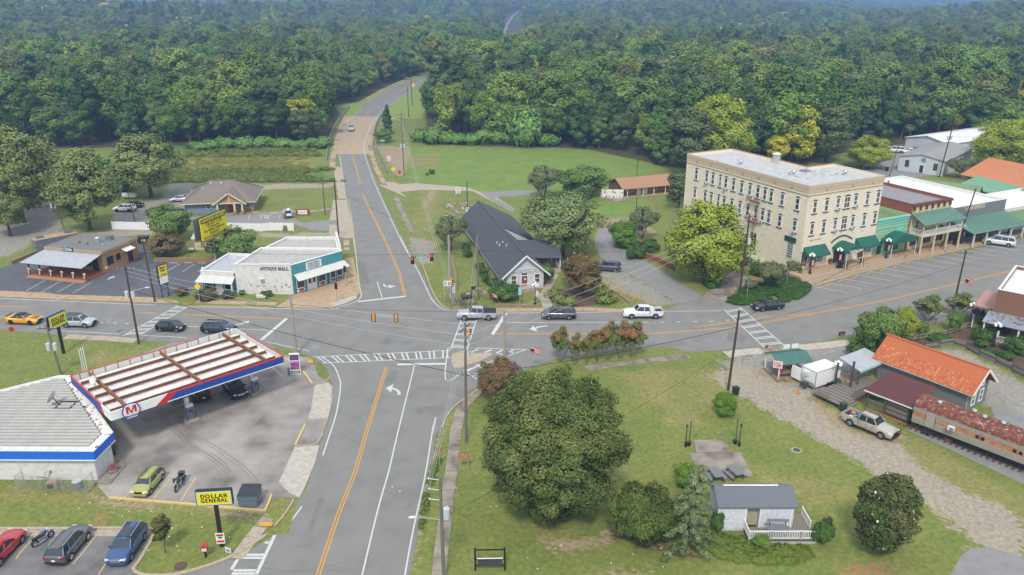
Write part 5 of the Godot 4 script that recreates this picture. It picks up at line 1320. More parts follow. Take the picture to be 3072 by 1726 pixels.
# window standing on its bottom middle; local z points out of the wall
func window(parent: Node,at: Vector3,turn: float,w: float,h: float,o := {}) -> Node3D:
	var key := str([w,h,o])
	if not wins.has(key):
		var n := Node3D.new()
		n.name = "window"
		var t: float = o.get("t",0.1)
		var nx: int = o.get("nx",1)
		var ny: int = o.get("ny",2)
		var s := S()
		bx(s,-w / 2,0,0,-w / 2 + t,h,0.1)
		bx(s,w / 2 - t,0,0,w / 2,h,0.1)
		bx(s,-w / 2 + t,0,0,w / 2 - t,t,0.09)
		bx(s,-w / 2 + t,h - t,0,w / 2 - t,h,0.09)
		var iw := w - 2*t
		var ih := h - 2*t
		for i in range(1,nx): bx(s,-iw / 2 + iw*i / nx - t*0.25,t,0,-iw / 2 + iw*i / nx + t*0.25,h - t,0.07)
		for j in range(1,ny): bx(s,-iw / 2,t + ih*j / ny - t*0.3,0,iw / 2,t + ih*j / ny + t*0.3,0.08)
		put(n,"frame",s,o.get("f","white_plain"))
		for i in nx:
			for j in ny: piece(n,"pane",W(-iw / 2 + iw*(i + 0.5) / nx,t + ih*(j + 0.5) / ny,0.03),W(iw / nx - 0.01,ih / ny - 0.01,0.02),o.get("g","glass"))
		if o.has("sill"): piece(n,"sill",W(0,-0.07,0.07),W(w + 0.2,0.14,0.2),o.sill)
		if o.has("head"):
			s = S()
			var arc := []
			for i in 9: arc.append(W(lerpf(-w / 2 - 0.05,w / 2 + 0.05,i / 8.0),h + 0.02 + 0.26*sin(PI*i / 8.0),0))
			ext(s,arc,W(0,0,0.12))
			put(n,"head",s,o.head)
		wins[key] = n
	var c: Node3D = wins[key].duplicate()
	adopt(parent,c,"window")
	c.position = at
	c.rotation.y = turn
	return c
func door(parent: Node,at: Vector3,turn: float,w: float,h: float,m: String,frame := "white_plain") -> Node3D:
	var n := group_node(parent,"door",at,turn)
	piece(n,"leaf",W(0,h / 2,0.03),W(w,h,0.05),m)
	var s := S()
	bx(s,-w / 2 - 0.12,0,0,-w / 2,h,0.1)
	bx(s,w / 2,0,0,w / 2 + 0.12,h,0.1)
	bx(s,-w / 2 - 0.12,h,0,w / 2 + 0.12,h + 0.14,0.1)
	put(n,"frame",s,frame)
	piece(n,"handle",W(w*0.38,h*0.48,0.08),W(0.05,0.12,0.06),"metal_dark")
	return n
func air_unit(parent: Node,at: Vector3,turn: float,m := "off_white"):
	var n := group_node(parent,"air_conditioner",at,turn)
	piece(n,"case",W(0,0.22,0.2),W(0.66,0.42,0.5),m)
	piece(n,"grille",W(0.1,0.22,0.46),W(0.36,0.3,0.03),"plastic_grey")
# parapet block: walls to height h, roof sheet below the rim
func block(root: Node,plan: Array,y0: float,h: float,rim: float,wall,roof,coping := "") -> void:
	var s := S()
	for i in plan.size():
		var a: Vector3 = plan[i]
		var b: Vector3 = plan[(i + 1) % plan.size()]
		qd(s,up(a,y0),up(b,y0),up(b,h),up(a,h))
	var inner := inset(plan,0.25)
	for i in plan.size():
		var j := (i + 1) % plan.size()
		qd(s,up(inner[i],h - rim - 0.1),up(inner[i],h),up(inner[j],h),up(inner[j],h - rim - 0.1))
	put(root,"wall",s,wall)
	s = S()
	for i in plan.size():
		var j := (i + 1) % plan.size()
		var o0: Vector3 = plan[i].lerp(inner[i],-0.2)
		var o1: Vector3 = plan[j].lerp(inner[j],-0.2)
		hexa(s,[up(o0,h),up(o1,h),up(inner[j],h),up(inner[i],h)],[up(o0,h + 0.08),up(o1,h + 0.08),up(inner[j],h + 0.08),up(inner[i],h + 0.08)])
	put(root,"coping",s,coping if coping != "" else wall)
	s = S()
	sheet(s,inner,h - rim)
	put(root,"roof",s,roof)
func inset(plan: Array,d: float) -> Array:
	var n := plan.size()
	var area := 0.0
	for i in n: area += plan[i].x*plan[(i + 1) % n].z - plan[(i + 1) % n].x*plan[i].z
	var sg := 1.0 if area > 0 else -1.0
	var out := []
	for i in n:
		var e0: Vector3 = (plan[i] - plan[(i + n - 1) % n]).normalized()
		var e1: Vector3 = (plan[(i + 1) % n] - plan[i]).normalized()
		var n0 := V(-e0.z,e0.x)*sg
		var n1 := V(-e1.z,e1.x)*sg
		var b := (n0 + n1)
		b = b / maxf(b.dot(n0),0.2)
		out.append(plan[i] + b*d)
	return out
# gable roof, ridge along local x; two slabs, gables filled
func gable(root: Node,x0: float,x1: float,z0: float,z1: float,ye: float,yr: float,oh: float,m,wall := "",rid := 0.5):
	var zr := lerpf(z0,z1,rid)
	for k in 2:
		var ze := z0 - oh if k == 0 else z1 + oh
		var base := z0 if k == 0 else z1
		var slope := (yr - ye) / absf(zr - base)
		var y := ye - slope*oh
		var s := S()
		ext(s,[W(x0 - oh,y,ze),W(x0 - oh,yr,zr),W(x0 - oh,yr + 0.14,zr),W(x0 - oh,y + 0.14,ze)],W(x1 - x0 + 2*oh,0,0))
		put(root,"roof_slope",s,m)
	if wall != "":
		var s := S()
		ext(s,[W(x0,ye,z0),W(x0,ye,z1),W(x0,yr - 0.02,zr)],W(0.15,0,0))
		ext(s,[W(x1 - 0.15,ye,z0),W(x1 - 0.15,ye,z1),W(x1 - 0.15,yr - 0.02,zr)],W(0.15,0,0))
		put(root,"gable_wall",s,wall)
# raised seams over a sloping rectangle a-b (eave) c-d (ridge side); lines run from eave to ridge
func seams(s: SurfaceTool,a: Vector3,b: Vector3,c: Vector3,d: Vector3,n: int,w := 0.05,h := 0.05):
	for i in n + 1:
		var t := float(i) / n
		beam(s,a.lerp(b,t) + W(0,h*0.5,0),d.lerp(c,t) + W(0,h*0.5,0),w,h)
# a sheet-metal slope with seams, as one part
func metal_slope(root: Node,n: String,a: Vector3,b: Vector3,c: Vector3,d: Vector3,count: int,m,rib := 0.05):
	var s := S()
	var t := W(0,0.06,0)
	hexa(s,[a - t,b - t,c - t,d - t],[a,b,c,d])
	seams(s,a,b,c,d,count,rib,rib)
	return put(root,n,s,m)
# posts, rails and single balusters between a and b
func railing(root: Node,a: Vector3,b: Vector3,h: float,m: String,gap := 0.2,post := 0.1,bal := 0.045):
	var d := b - a
	var turn := atan2(-d.z,d.x)
	var r := group_node(root,"railing",a,turn)
	var L := Vector2(d.x,d.z).length()
	var rise := d.y / L
	var s := S()
	beam(s,W(0,h,0),W(L,h + d.y,0),0.09,0.06)
	beam(s,W(0,0.12,0),W(L,0.12 + d.y,0),0.06,0.06)
	put(r,"rail",s,m)
	for x in [0.0,L]: piece(r,"post",W(x,h*0.5 + 0.03 + rise*x,0),W(post,h + 0.12,post),m)
	var n := int(L / gap)
	for i in range(1,n): piece(r,"baluster",W(L*i / n,h*0.5 + 0.06 + rise*L*i / n,0),W(bal,h - 0.12,bal),m)
func awning(root: Node,x0: float,x1: float,yt: float,yb: float,z: float,out: float,m: String):
	var n := group_node(root,"awning")
	var s := S()
	ext(s,[W(x0,yt,z),W(x0,yb,z + out),W(x0,yb - 0.04,z + out),W(x0,yb - 0.04,z)],W(x1 - x0,0,0))
	put(n,"canopy",s,m)
	s = S()
	var k := int((x1 - x0) / 0.3)
	for i in k:
		var a := lerpf(x0,x1,float(i) / k)
		var b := lerpf(x0,x1,float(i + 1) / k)
		ext(s,[W(a,yb,z + out),W(b,yb,z + out),W(b,yb - 0.2,z + out),W((a + b) / 2,yb - 0.27,z + out),W(a,yb - 0.2,z + out)],W(0,0,0.02))
	put(n,"valance",s,m)
# barrel-topped fabric canopy reaching out from the wall
func barrel(root: Node,x0: float,x1: float,y: float,rise: float,z: float,out: float,m: String,post := "white_plain"):
	var n := group_node(root,"entrance_canopy")
	var s := S()
	var arc := []
	for i in 11: arc.append(W(lerpf(x0,x1,i / 10.0),y + rise*sin(PI*i / 10.0),z))
	ext(s,arc + [W(x1,y - 0.35,z),W(x0,y - 0.35,z)],W(0,0,out))
	put(n,"cover",s,m)
	for x in [x0 + 0.1,x1 - 0.1]: piece(n,"post",W(x,y*0.5 - 0.1,z + out - 0.15),W(0.08,y - 0.2,0.08),post)
# moves a thing's origin to its base without moving its parts
func rebase(t: Node3D,p: Vector3) -> Node3D:
	t.position += p
	for c in t.get_children(): c.position -= p
	return t
func vent(root: Node,p: Vector3,r := 0.3,h := 0.7,m := "galvanised",n := "roof_vent"):
	var s := S()
	cyl(s,p,p + W(0,h,0),r*0.5,r*0.5,8)
	cyl(s,p + W(0,h,0),p + W(0,h + r*0.5,0),r,r*0.75,8)
	put(root,n,s,m)
# ---- filling station
func fascia(root: Node,n: String,a: Vector3,b: Vector3,t0: float,t1: float,y0: float,y1: float,m: String,kl := 0.0,kr := 0.0):
	var d := (b - a)
	var o := W(-d.z,0,d.x).normalized()*-0.06
	var s := S()
	ext(s,[up(a.lerp(b,t0 - kl*(5.3 - y0)),y0) - o,up(a.lerp(b,t1 - kr*(5.3 - y0)),y0) - o,up(a.lerp(b,t1 - kr*(5.3 - y1)),y1) - o,up(a.lerp(b,t0 - kl*(5.3 - y1)),y1) - o],o*2.0)
	put(root,n,s,m)
func gas_station():
	# store
	var t := thing("station_store","white filling station store with blue fascia and grey metal roof","store")
	var plan := [V(-41.2,-68.2),V(-41.0,-71.9),V(-51.9,-84.9),V(-53.5,-85.0),V(-62.5,-78.0),V(-62.5,-68.4)]
	var wall := inset(plan,0.4)
	var s := S()
	for i in wall.size():
		var j := (i + 1) % wall.size()
		qd(s,up(wall[i],0),up(wall[j],0),up(wall[j],3.0),up(wall[i],3.0))
	put(t,"wall",s,"white_wall")
	for i in plan.size():
		s = S()
		var j := (i + 1) % plan.size()
		ridge(s,[plan[i],plan[j]],0.08,2.6,3.52)
		put(t,"fascia",s,"blue_fascia" if i in [0,5] else "off_white")
	s = S()
	ridge(s,[plan[5] + V(0,0.06),plan[0] + V(0.05,0.06),plan[1] + V(0.06,0)],0.08,2.52,2.62)
	put(t,"trim",s,"white_plain")
	s = S()
	sheet(s,plan,2.6)
	put(t,"soffit",s,"off_white")
	s = S()
	var inner := inset(plan,1.0)
	sheet(s,plan,3.5)
	put(t,"roof_edge",s,"off_white")
	s = S()
	for i in 2: sheet(s,[plan[i],plan[i + 1],inner[i + 1],inner[i]],3.506)
	put(t,"rusty_edge",s,"rusty_white")
	s = S()
	slab(s,inner,3.5,3.58)
	var z := -68.9
	while z > -84.5:
		var hits := []
		for i in inner.size():
			var a: Vector3 = inner[i]
			var b: Vector3 = inner[(i + 1) % inner.size()]
			if (a.z < z) != (b.z < z): hits.append(a.x + (z - a.z) / (b.z - a.z)*(b.x - a.x))
		hits.sort()
		if hits.size() > 1: ext(s,[W(hits[0],3.58,z - 0.2),W(hits[0],3.73,z - 0.07),W(hits[0],3.73,z + 0.07),W(hits[0],3.58,z + 0.2)],W(hits[1] - hits[0],0,0))
		z -= 0.64
	put(t,"roof_sheet",s,"metal_grey")
	for k in [V(-47.56,-70.65),V(-44.91,-70.46)]: piece(t,"downpipe",W(k.x,1.3,-68.72),W(0.1,2.6,0.1),"white_plain")
	for k in [V(-46.17,-69.34),V(-45.26,-69.25)]: piece(t,"meter_box",W(k.x,0.9,-68.72),W(0.25,0.35,0.15),"plastic_grey")
	rebase(t,V(-50,-75))
	var d := thing("satellite_dish","round white satellite dish on a ballast frame on the store roof","satellite dish",W(-49.73,3.68,-77.36))
	s = S()
	lathe(s,Vector3.ZERO,[Vector2(0,-0.16),Vector2(0.4,-0.08),Vector2(0.75,0.06)],14)
	var dm := put(d,"dish",s,"off_white")
	dm.position = W(-0.3,1.0,0)
	dm.rotation_degrees = Vector3(0,0,62)
	s = S()
	for k in [-1,1]:
		bx(s,0.1,0,k*0.8 - 0.05,2.0,0.1,k*0.8 + 0.05)
		bx(s,1.0 + k*0.8,0,-0.75,1.08 + k*0.8,0.09,0.75)
	beam(s,W(0.3,0.1,0),W(-0.2,1.0,0),0.08,0.08)
	put(d,"frame",s,"metal_dark")
	s = S()
	slab(s,[V(-41.7,-67.9),V(-40,-67.8),V(-39.9,-71.1),V(-41.9,-74),V(-43.9,-77),V(-44,-76.5),V(-42.4,-73),V(-41,-69.7)],0.03,0.16)
	struct("store_walk",s,"concrete_grey","concrete walk along the store's side")
	# canopy
	var A := W(-41.5,5.3,-72.9)
	var B := W(-27.3,5.3,-86.6)
	var D := W(-49.9,5.3,-81.3)
	var C := B + (D - A)
	t = thing("station_canopy","large filling station canopy with rusty roof beams and blue white fascia","canopy")
	fascia(t,"fascia_white",A,B,0.0,0.3,4.3,5.3,"white_plain",0.0,0.07)
	fascia(t,"fascia_red",A,B,0.3,0.36,4.3,5.3,"red",0.07,0.07)
	fascia(t,"fascia_blue",A,B,0.36,1.0,4.42,5.15,"blue_dark",0.07)
	fascia(t,"fascia_stripe",A,B,0.36,1.0,5.15,5.3,"red",0.07)
	fascia(t,"fascia_base",A,B,0.36,1.0,4.3,4.42,"white_plain",0.07)
	fascia(t,"fascia_white",A,D,0.0,0.2,4.3,5.3,"white_plain",0.0,0.06)
	fascia(t,"fascia_red",A,D,0.2,0.27,4.3,5.3,"red",0.06,0.06)
	fascia(t,"fascia_blue",A,D,0.27,1.0,4.3,5.15,"blue_dark",0.06)
	fascia(t,"fascia_stripe",A,D,0.27,1.0,5.15,5.3,"red",0.06)
	fascia(t,"fascia_back",D,C,0.0,1.0,4.3,5.25,"off_white")
	fascia(t,"fascia_stripe",D,C,0.0,0.75,5.25,5.32,"red")
	fascia(t,"fascia_end",C,B,0.0,1.0,4.3,5.25,"off_white")
	fascia(t,"fascia_stripe",C,B,0.25,1.0,5.25,5.32,"red")
	s = S()
	var X := (B - A) / 60.0
	var Z := (D - A)
	for i in 60:
		var p := up(A + X*i + Z*0.02,4.5)
		var e := W(X.x,0,X.z)
		var w := W(Z.x,0,Z.z)*0.96
		hexa(s,[p,p + e*0.98,p + e*0.98 + w,p + w],[p + W(0,0.06,0),p + e*0.98 + W(0,0.06,0),p + e*0.98 + w + W(0,0.06,0),p + w + W(0,0.06,0)])
		ext(s,[p + e*0.9 + W(0,0.06,0),p + e*1.02 + W(0,0.06,0),p + e*1.02 + W(0,0.13,0),p + e*0.9 + W(0,0.13,0)],w)
	put(t,"deck",s,"white_roof")
	for k in 5:
		var o := Z*(0.1 + 0.185*k)
		s = S()
		for dy in [0.0,0.26]: beam(s,up(A + o + (B - A)*0.02,4.72 + dy),up(A + o + (B - A)*0.98,4.72 + dy),0.2,0.03)
		beam(s,up(A + o + (B - A)*0.02,4.85),up(A + o + (B - A)*0.98,4.85),0.04,0.26)
		put(t,"purlin",s,"rust")
	for k in [0.09,0.5,0.9]:
		s = S()
		for dy in [0.0,0.3]: beam(s,up(A + (B - A)*k + Z*0.03,5.02 + dy),up(A + (B - A)*k + Z*0.97,5.02 + dy),0.26,0.03)
		beam(s,up(A + (B - A)*k + Z*0.03,5.17),up(A + (B - A)*k + Z*0.97,5.17),0.05,0.3)
		put(t,"girder",s,"rust")
	for i in 14:
		for e in [[D,C],[A,B]]:
			var p: Vector3 = e[0].lerp(e[1],(i + 0.5) / 14.0)
			var q := p.lerp((A + C)*0.5,0.02)
			piece(t,"bracket",up(q,4.9),W(0.05,0.7,0.05),"rust")
	for c in [V(-37.08,-80.91),V(-32.3,-88.86),V(-37.08,-80.91) + Z*0.45,V(-32.3,-88.86) + Z*0.45]:
		piece(t,"column",up(c,2.25),W(0.42,4.5,0.42),"white_plain",Vector3(0,atan2(13.7,14.2),0))
		piece(t,"column_band",up(c,3.0),W(0.46,0.35,0.46),"blue_dark",Vector3(0,atan2(13.7,14.2),0))
	# emblem on the fascia
	var lg := group_node(t,"emblem",up(A.lerp(B,0.1),4.78) + W(0.13,0,0.13),atan2(13.7,14.2))
	s = S()
	var ring := [W(-0.6,-0.85,0),W(0.6,-0.85,0),W(0.95,0,0),W(0.7,0.75,0),W(0.3,0.95,0),W(-0.3,0.95,0),W(-0.7,0.75,0),W(-0.95,0,0)]
	ext(s,ring,W(0,0,0.06))
	put(lg,"plate_rim",s,"blue_dark")
	s = S()
	for i in ring.size(): ring[i] = ring[i]*0.88 + W(0,0,0.07)
	ext(s,ring,W(0,0,0.03))
	put(lg,"plate",s,"white_plain")
	words(lg,"letter","M",0.8,"red",W(0,0.2,0.12),Vector3.ZERO,1.05)
	words(lg,"lettering","Marathon",0.28,"blue_dark",W(0,-0.5,0.12),Vector3.ZERO,1.25)
	rebase(t,up((A + C)*0.5,0))
	d = thing("satellite_dish","pale satellite dish on a short mast over the canopy beams","satellite dish",W(-46.18,4.6,-79.27))
	s = S()
	lathe(s,Vector3.ZERO,[Vector2(0,-0.12),Vector2(0.3,-0.06),Vector2(0.5,0.05)],12)
	dm = put(d,"dish",s,"off_white")
	dm.position = W(-0.1,1.2,0)
	dm.rotation_degrees = Vector3(60,0,20)
	s = S()
	cyl(s,Vector3.ZERO,W(0,1.1,0),0.05,0.05,6)
	put(d,"mast",s,"galvanised")
	# pumps on their islands
	var turn := atan2(13.7,14.2)
	var k := 0
	for p in [[V(-36.69,-80.51),"fuel pump island in front of the wide canopy column"],[V(-31.29,-87.16),"fuel pump island beside the far canopy column"],[V(-39.61,-84.23),"fuel pump island behind the wide canopy column"]]:
		var u := thing("fuel_pump",p[1],"fuel pump",p[0],turn)
		piece(u,"island",W(0,0.1,0),W(1.6,0.2,1.0),"concrete")
		piece(u,"cabinet",W(0,1.0,0),W(0.75,1.6,0.5),"plastic_grey")
		piece(u,"screen",W(0,1.35,0.26),W(0.4,0.35,0.03),"blue_dark")
		piece(u,"topper",W(0,1.95,0),W(0.8,0.3,0.4),"white_plain")
		s = S()
		for x in [-0.75,0.75]:
			cyl(s,W(x,0.1,0.45),W(x,0.85,0.45),0.05,0.05,6)
			cyl(s,W(x,0.1,-0.45),W(x,0.85,-0.45),0.05,0.05,6)
			cyl(s,W(x,0.85,0.45),W(x,0.85,-0.45),0.05,0.05,6)
		put(u,"guard_rail",s,"metal_steel")
		for q in [-0.2,0.2]:
			s = S()
			wire(s,W(q,1.5,0.3),W(q,0.5,0.32),0.1,0.02,5)
			put(u,"hose",s,"black")
		k += 1
	t = thing("air_machine","red fronted air machine on a concrete plinth at the store side","air machine",V(-40.57,-69.71),0.9)
	piece(t,"plinth",W(0,0.22,0),W(0.7,0.44,0.6),"concrete_grey")
	piece(t,"cabinet",W(0,0.85,0),W(0.45,0.85,0.4),"plastic_grey")
	piece(t,"front",W(-0.02,1.0,0.215),W(0.4,0.5,0.03),"red_dull")
	t = thing("vending_cage","dark ice and vending cabinet beside the store door","cabinet",V(-42.16,-73),0.9)
	piece(t,"cabinet",W(0,0.8,0),W(0.6,1.6,0.55),"black_matt")
	piece(t,"panel",W(0,0.9,0.29),W(0.5,1.2,0.03),"charcoal")
	# fenced plant with condensers
	t = thing("chain_link_fence","chain link fence round the condensers behind the store","fence")
	var fp := [V(-50.4,-69.3),V(-48.7,-67),V(-41.6,-66.2),V(-41.7,-68.1)]
	fp = [V(-48.73,-66.97),V(-46.37,-66.86),V(-44.02,-66.65),V(-41.49,-66.22),V(-41.49,-67.62),V(-48.38,-67.71)]
	for i in fp.size():
		s = S()
		cyl(s,fp[i],up(fp[i],1.65),0.035,0.035,6)
		put(t,"post",s,"galvanised")
	s = S()
	for e in [[0,1],[1,2],[2,3],[3,4],[0,5]]:
		cyl(s,up(fp[e[0]],1.6),up(fp[e[1]],1.6),0.025,0.025,5)
	put(t,"top_rail",s,"galvanised")
	s = S()
	for e in [[0,1],[1,2],[2,3],[3,4],[0,5]]:
		var a: Vector3 = fp[e[0]]
		var b: Vector3 = fp[e[1]]
		var L := a.distance_to(b)
		var dd := (b - a) / L
		var x := -1.6
		while x < L:
			for sg in [0,1]:
				var lo := maxf(x,0.0)
				var hi := minf(x + 1.6,L)
				if hi <= lo: continue
				var y0 := (lo - x) if sg == 0 else 1.6 - (lo - x)
				var y1 := (hi - x) if sg == 0 else 1.6 - (hi - x)
				beam(s,a + dd*lo + W(0,y0,0),a + dd*hi + W(0,y1,0),0.008,0.008)
			x += 0.14
	put(t,"wire_mesh",s,"galvanised").set_meta("kind","stuff")
	rebase(t,V(-45.23,-66.83))
	t = thing("condenser","square tan condenser box inside the chain link fence","air conditioner",V(-45.36,-67.35),0.1)
	piece(t,"case",W(0,0.4,0),W(0.95,0.75,0.75),"concrete_tan")
	piece(t,"grille",W(-0.1,0.35,0.39),W(0.6,0.45,0.03),"black_matt")
	t = thing("condenser","round topped grey condenser inside the chain link fence","air conditioner",V(-42.86,-67.18),0.1)
	s = S()
	cyl(s,Vector3.ZERO,W(0,0.85,0),0.45,0.43,12)
	put(t,"case",s,"plastic_grey")
	s = S()
	cyl(s,W(0,0.85,0),W(0,0.92,0),0.46,0.4,12)
	cyl(s,W(0,0.92,0),W(0,0.94,0),0.12,0.12,8)
	put(t,"fan_guard",s,"off_white")
	for i in 5:
		for q in [0]: piece(t,"slat",W(0,0.15 + 0.14*i,0.0),W(0.93,0.03,0.2),"charcoal")
	t = thing("timber_cross","crossed weathered boards standing against the store wall","timber",V(-46.62,-68.06),0.0)
	s = S()
	beam(s,W(-0.35,0,0),W(0.3,1.3,-0.2),0.12,0.05)
	beam(s,W(0.5,0.6,0.05),W(-0.5,0.75,0.0),0.1,0.05)
	put(t,"board",s,"wood_grey")
# ---- west side: restaurant, clinic, antique store
func west_buildings():
	var s: SurfaceTool
	# restaurant: own x runs along its front from the far west corner
	var t := along("restaurant","low tan brick restaurant with ribbed grey roof and metal porch","restaurant",V(-82.0,-134.3),V(-70.8,-131.4))
	var L := 11.6
	var D := 8.7
	var s0 := S()
	bx(s0,0,0,-D,L,3.7,0)
	put(t,"wall",s0,"brick_tan")
	metal_slope(t,"roof",W(-0.15,3.95,0.15),W(L + 0.15,3.95,0.15),W(L + 0.15,3.75,-D - 0.15),W(-0.15,3.75,-D - 0.15),18,"metal_grey",0.12)
	for b in [[W(-0.2,3.6,0.1),W(L + 0.2,4.02,0.22)],[W(L + 0.1,3.5,-D - 0.2),W(L + 0.22,4.0,0.1)],[W(-0.22,3.5,-D - 0.2),W(-0.1,4.0,0.1)]]: wallbox(t,"roof_trim",b[0],b[1],"concrete_tan")
	metal_slope(t,"porch_roof",W(-0.8,2.65,5.2),W(L + 0.2,2.65,5.2),W(L,3.55,0.1),W(0,3.55,0.1),26,"metal_pale",0.04)
	wallbox(t,"porch_floor",W(0,0,0),W(L + 0.1,0.4,4.6),"terracotta")
	for k in 2: wallbox(t,"step",W(0,0,4.6 + 0.35*k),W(L + 0.1,0.27 - 0.13*k,4.95 + 0.35*k),"brick_tan")
	var g := group_node(t,"sign_board",W(4.9,3.75,0.25))
	piece(g,"board",W(0,0.15,0),W(2.1,0.75,0.08),"black")
	words(g,"lettering","CHADs",0.5,"white_plain",W(0,0.18,0.06),Vector3.ZERO,1.8,"Droid Serif")
	for k in 6:
		var x := lerpf(0.15,L - 0.1,k / 5.0)
		piece(t,"porch_post",W(x,1.55,4.45),W(0.16,2.4,0.16),"black")
		var rb := group_node(t,"ribbon",W(x,1.35,4.6))
		s = S()
		sph(s,Vector3.ZERO,W(0.32,0.26,0.16),8,5)
		put(rb,"bow",s,"cream_trim")
		piece(rb,"bow_band",W(0.02,0.0,0.12),W(0.3,0.22,0.12),"orange")
		piece(rb,"tail",W(0.02,-0.45,0.08),W(0.22,0.7,0.05),"cream_trim")
		if k < 5:
			for q in 5: piece(t,"rail_bar",W(x + (L - 0.3) / 10.0 + 0.05,0.6 + 0.17*q,4.4),W((L - 0.3) / 5.0 - 0.2,0.03,0.03),"black")
	for k in [[2.8,1.6],[5.6,1.2],[8.2,1.5]]: window(t,W(k[0],1.1,0),0,k[1],1.2,{"f": "black","g": "glass_dark","ny": 1,"nx": 2})
	door(t,W(9.9,0.4,0),0,1.0,2.1,"black_matt","black")
	window(t,W(L,1.2,-1.6),PI / 2,1.5,1.4,{"f": "black","g": "glass_dark","ny": 1})
	window(t,W(L,1.4,-3.6),PI / 2,1.0,1.1,{"f": "black","g": "glass_dark","ny": 1})
	door(t,W(L,0.0,-6.6),PI / 2,0.9,2.0,"maroon","black")
	s = S()
	hexa(s,[W(L,3.0,-7.0),W(L + 1.1,2.6,-7.0),W(L + 1.1,2.6,-4.6),W(L,3.0,-4.6)],[W(L,3.06,-7.0),W(L + 1.1,2.66,-7.0),W(L + 1.1,2.66,-4.6),W(L,3.06,-4.6)])
	put(t,"side_awning",s,"white_plain")
	piece(t,"menu_box",W(L + 0.06,0.9,-0.4),W(0.1,0.3,0.5),"white_plain")
	piece(t,"side_sign",W(L + 0.06,2.5,-5.2),W(0.06,0.3,1.3),"yellow_sign")
	var ac := group_node(t,"roof_unit",W(8.0,3.8,-6.4))
	piece(ac,"case",W(0,0.55,0),W(1.1,0.9,0.9),"metal_steel")
	piece(ac,"base",W(0,0.06,0),W(1.2,0.12,1.0),"galvanised")
	vent(t,W(7.0,3.8,-4.6),0.5,0.9)
	vent(t,W(4.2,3.85,-3.4),0.25,0.3,"rust")
	vent(t,W(6.0,3.85,-3.2),0.22,0.35,"rust")
	vent(t,W(9.4,3.8,-3.0),0.14,0.4)
	t = along("walk_in_cooler","grey panelled walk-in cooler with roof units behind the restaurant","cooler",V(-89.35,-143.37),V(-89.45,-143.37) + V(8.3,-1.0)*0.35 + V(0.5,-5.0))
	t.rotation.y = 0.78
	for k in 5: piece(t,"panel",W(0.75 + 1.5*k,1.1,-1.3),W(1.46,2.2,2.6),"metal_steel")
	piece(t,"roof_slab",W(3.75,2.25,-1.3),W(7.6,0.1,2.7),"concrete_tan")
	piece(t,"roof_unit",W(1.2,2.5,-1.2),W(1.2,0.4,0.9),"metal_steel")
	piece(t,"roof_unit",W(6.3,2.6,-1.3),W(1.4,0.6,1.0),"metal_steel")
	# retaining walls
	for w in [[[V(-65.1,-138),V(-59.8,-137.8),V(-53.5,-137.6)],0.75,"low stone retaining wall below the billboard"],[[V(-90,-136.1),V(-89.4,-139.2),V(-88.8,-142.6)],0.7,"low stone retaining wall at the restaurant's far lawn"],[[V(-88.5,-152.7),V(-86.4,-153)],0.6,"short stone wall behind the restaurant"]]:
		t = thing("retaining_wall",w[2],"wall")
		var p := resample(w[0],1.1)
		for i in p.size() - 1:
			for j in 2:
				s = S()
				ridge(s,[p[i].lerp(p[i + 1],0.02 + 0.1*j),p[i + 1].lerp(p[i],0.02 - 0.1*j)],0.38 + rng.randf()*0.05,w[1]*0.5*j,w[1]*0.5*(j + 1) - 0.02)
				put(t,"stone_block",s,"wall_stone")
		rebase(t,w[0][0])
	# clinic
	t = along("clinic","blue sided clinic with brown hipped roof and gabled porch","clinic",V(-71.89,-170.85),V(-65.18,-171.91))
	L = 14.5
	D = 12.0
	var lo := 0.9
	wallbox(t,"stone_skirt",W(7.6,0,-D),W(L + 0.05,lo,0.05),"wall_stone")
	s = S()
	bx(s,0,0,-D,L,2.6,0)
	var sid := S()
	for k in 13: ext(sid,[W(-0.02,0.2*k,0.0),W(-0.02,0.2*k,0.035),W(-0.02,0.2*k + 0.19,0.01),W(-0.02,0.2*k + 0.19,0.0)],W(7.4,0,0))
	put(t,"wall",s,"siding_blue")
	put(t,"clapboard",sid,"siding_blue")
	s = S()
	var e := [W(-0.8,2.5,0.9),W(L + 0.8,2.5,0.9),W(L + 0.8,2.5,-D - 0.9),W(-0.8,2.5,-D - 0.9)]
	var r0 := W(4.8,6.1,-D*0.5)
	var r1 := W(L - 4.8,6.1,-D*0.5)
	qd(s,e[0],r0,r1,e[1])
	qd(s,e[2],r1,r0,e[3])
	tri(s,e[3],r0,e[0])
	tri(s,e[1],r1,e[2])
	qd(s,e[0],e[1],e[2],e[3])
	put(t,"roof",s,"shingle_brown")
	s = S()
	for q in [[e[0],r0],[e[1],r1],[r0,r1],[e[3],r0],[e[2],r1]]: beam(s,q[0] + W(0,0.06,0),q[1] + W(0,0.06,0),0.3,0.08)
	put(t,"roof_ridge",s,"shingle_brown")
	s = S()
	for i in 4: beam(s,e[i] - W(0,0.08,0),e[(i + 1) % 4] - W(0,0.08,0),0.08,0.2)
	put(t,"gutter",s,"cream_trim")
	var px := 9.9
	var porch := group_node(t,"porch")
	for k in 2:
		var sg := -1.0 if k == 0 else 1.0
		s = S()
		ext(s,[W(px,4.9,2.6),W(px + sg*3.6,2.35,2.6),W(px + sg*3.6,2.5,2.6),W(px,5.07,2.6)],W(0,0,-7.0))
		put(porch,"porch_roof",s,"shingle_brown")
		s = S()
		beam(s,W(px,4.9,2.65),W(px + sg*3.6,2.37,2.65),0.1,0.3)
		put(porch,"rake_board",s,"cream_trim")
	s = S()
	ext(s,[W(px - 3.0,2.75,2.0),W(px + 3.0,2.75,2.0),W(px,4.85,2.0)],W(0,0,0.1))
	put(porch,"gable_panel",s,"brick_tan")
	wallbox(porch,"beam",W(px - 3.0,2.5,2.1),W(px + 3.0,2.75,2.3),"cream_trim")
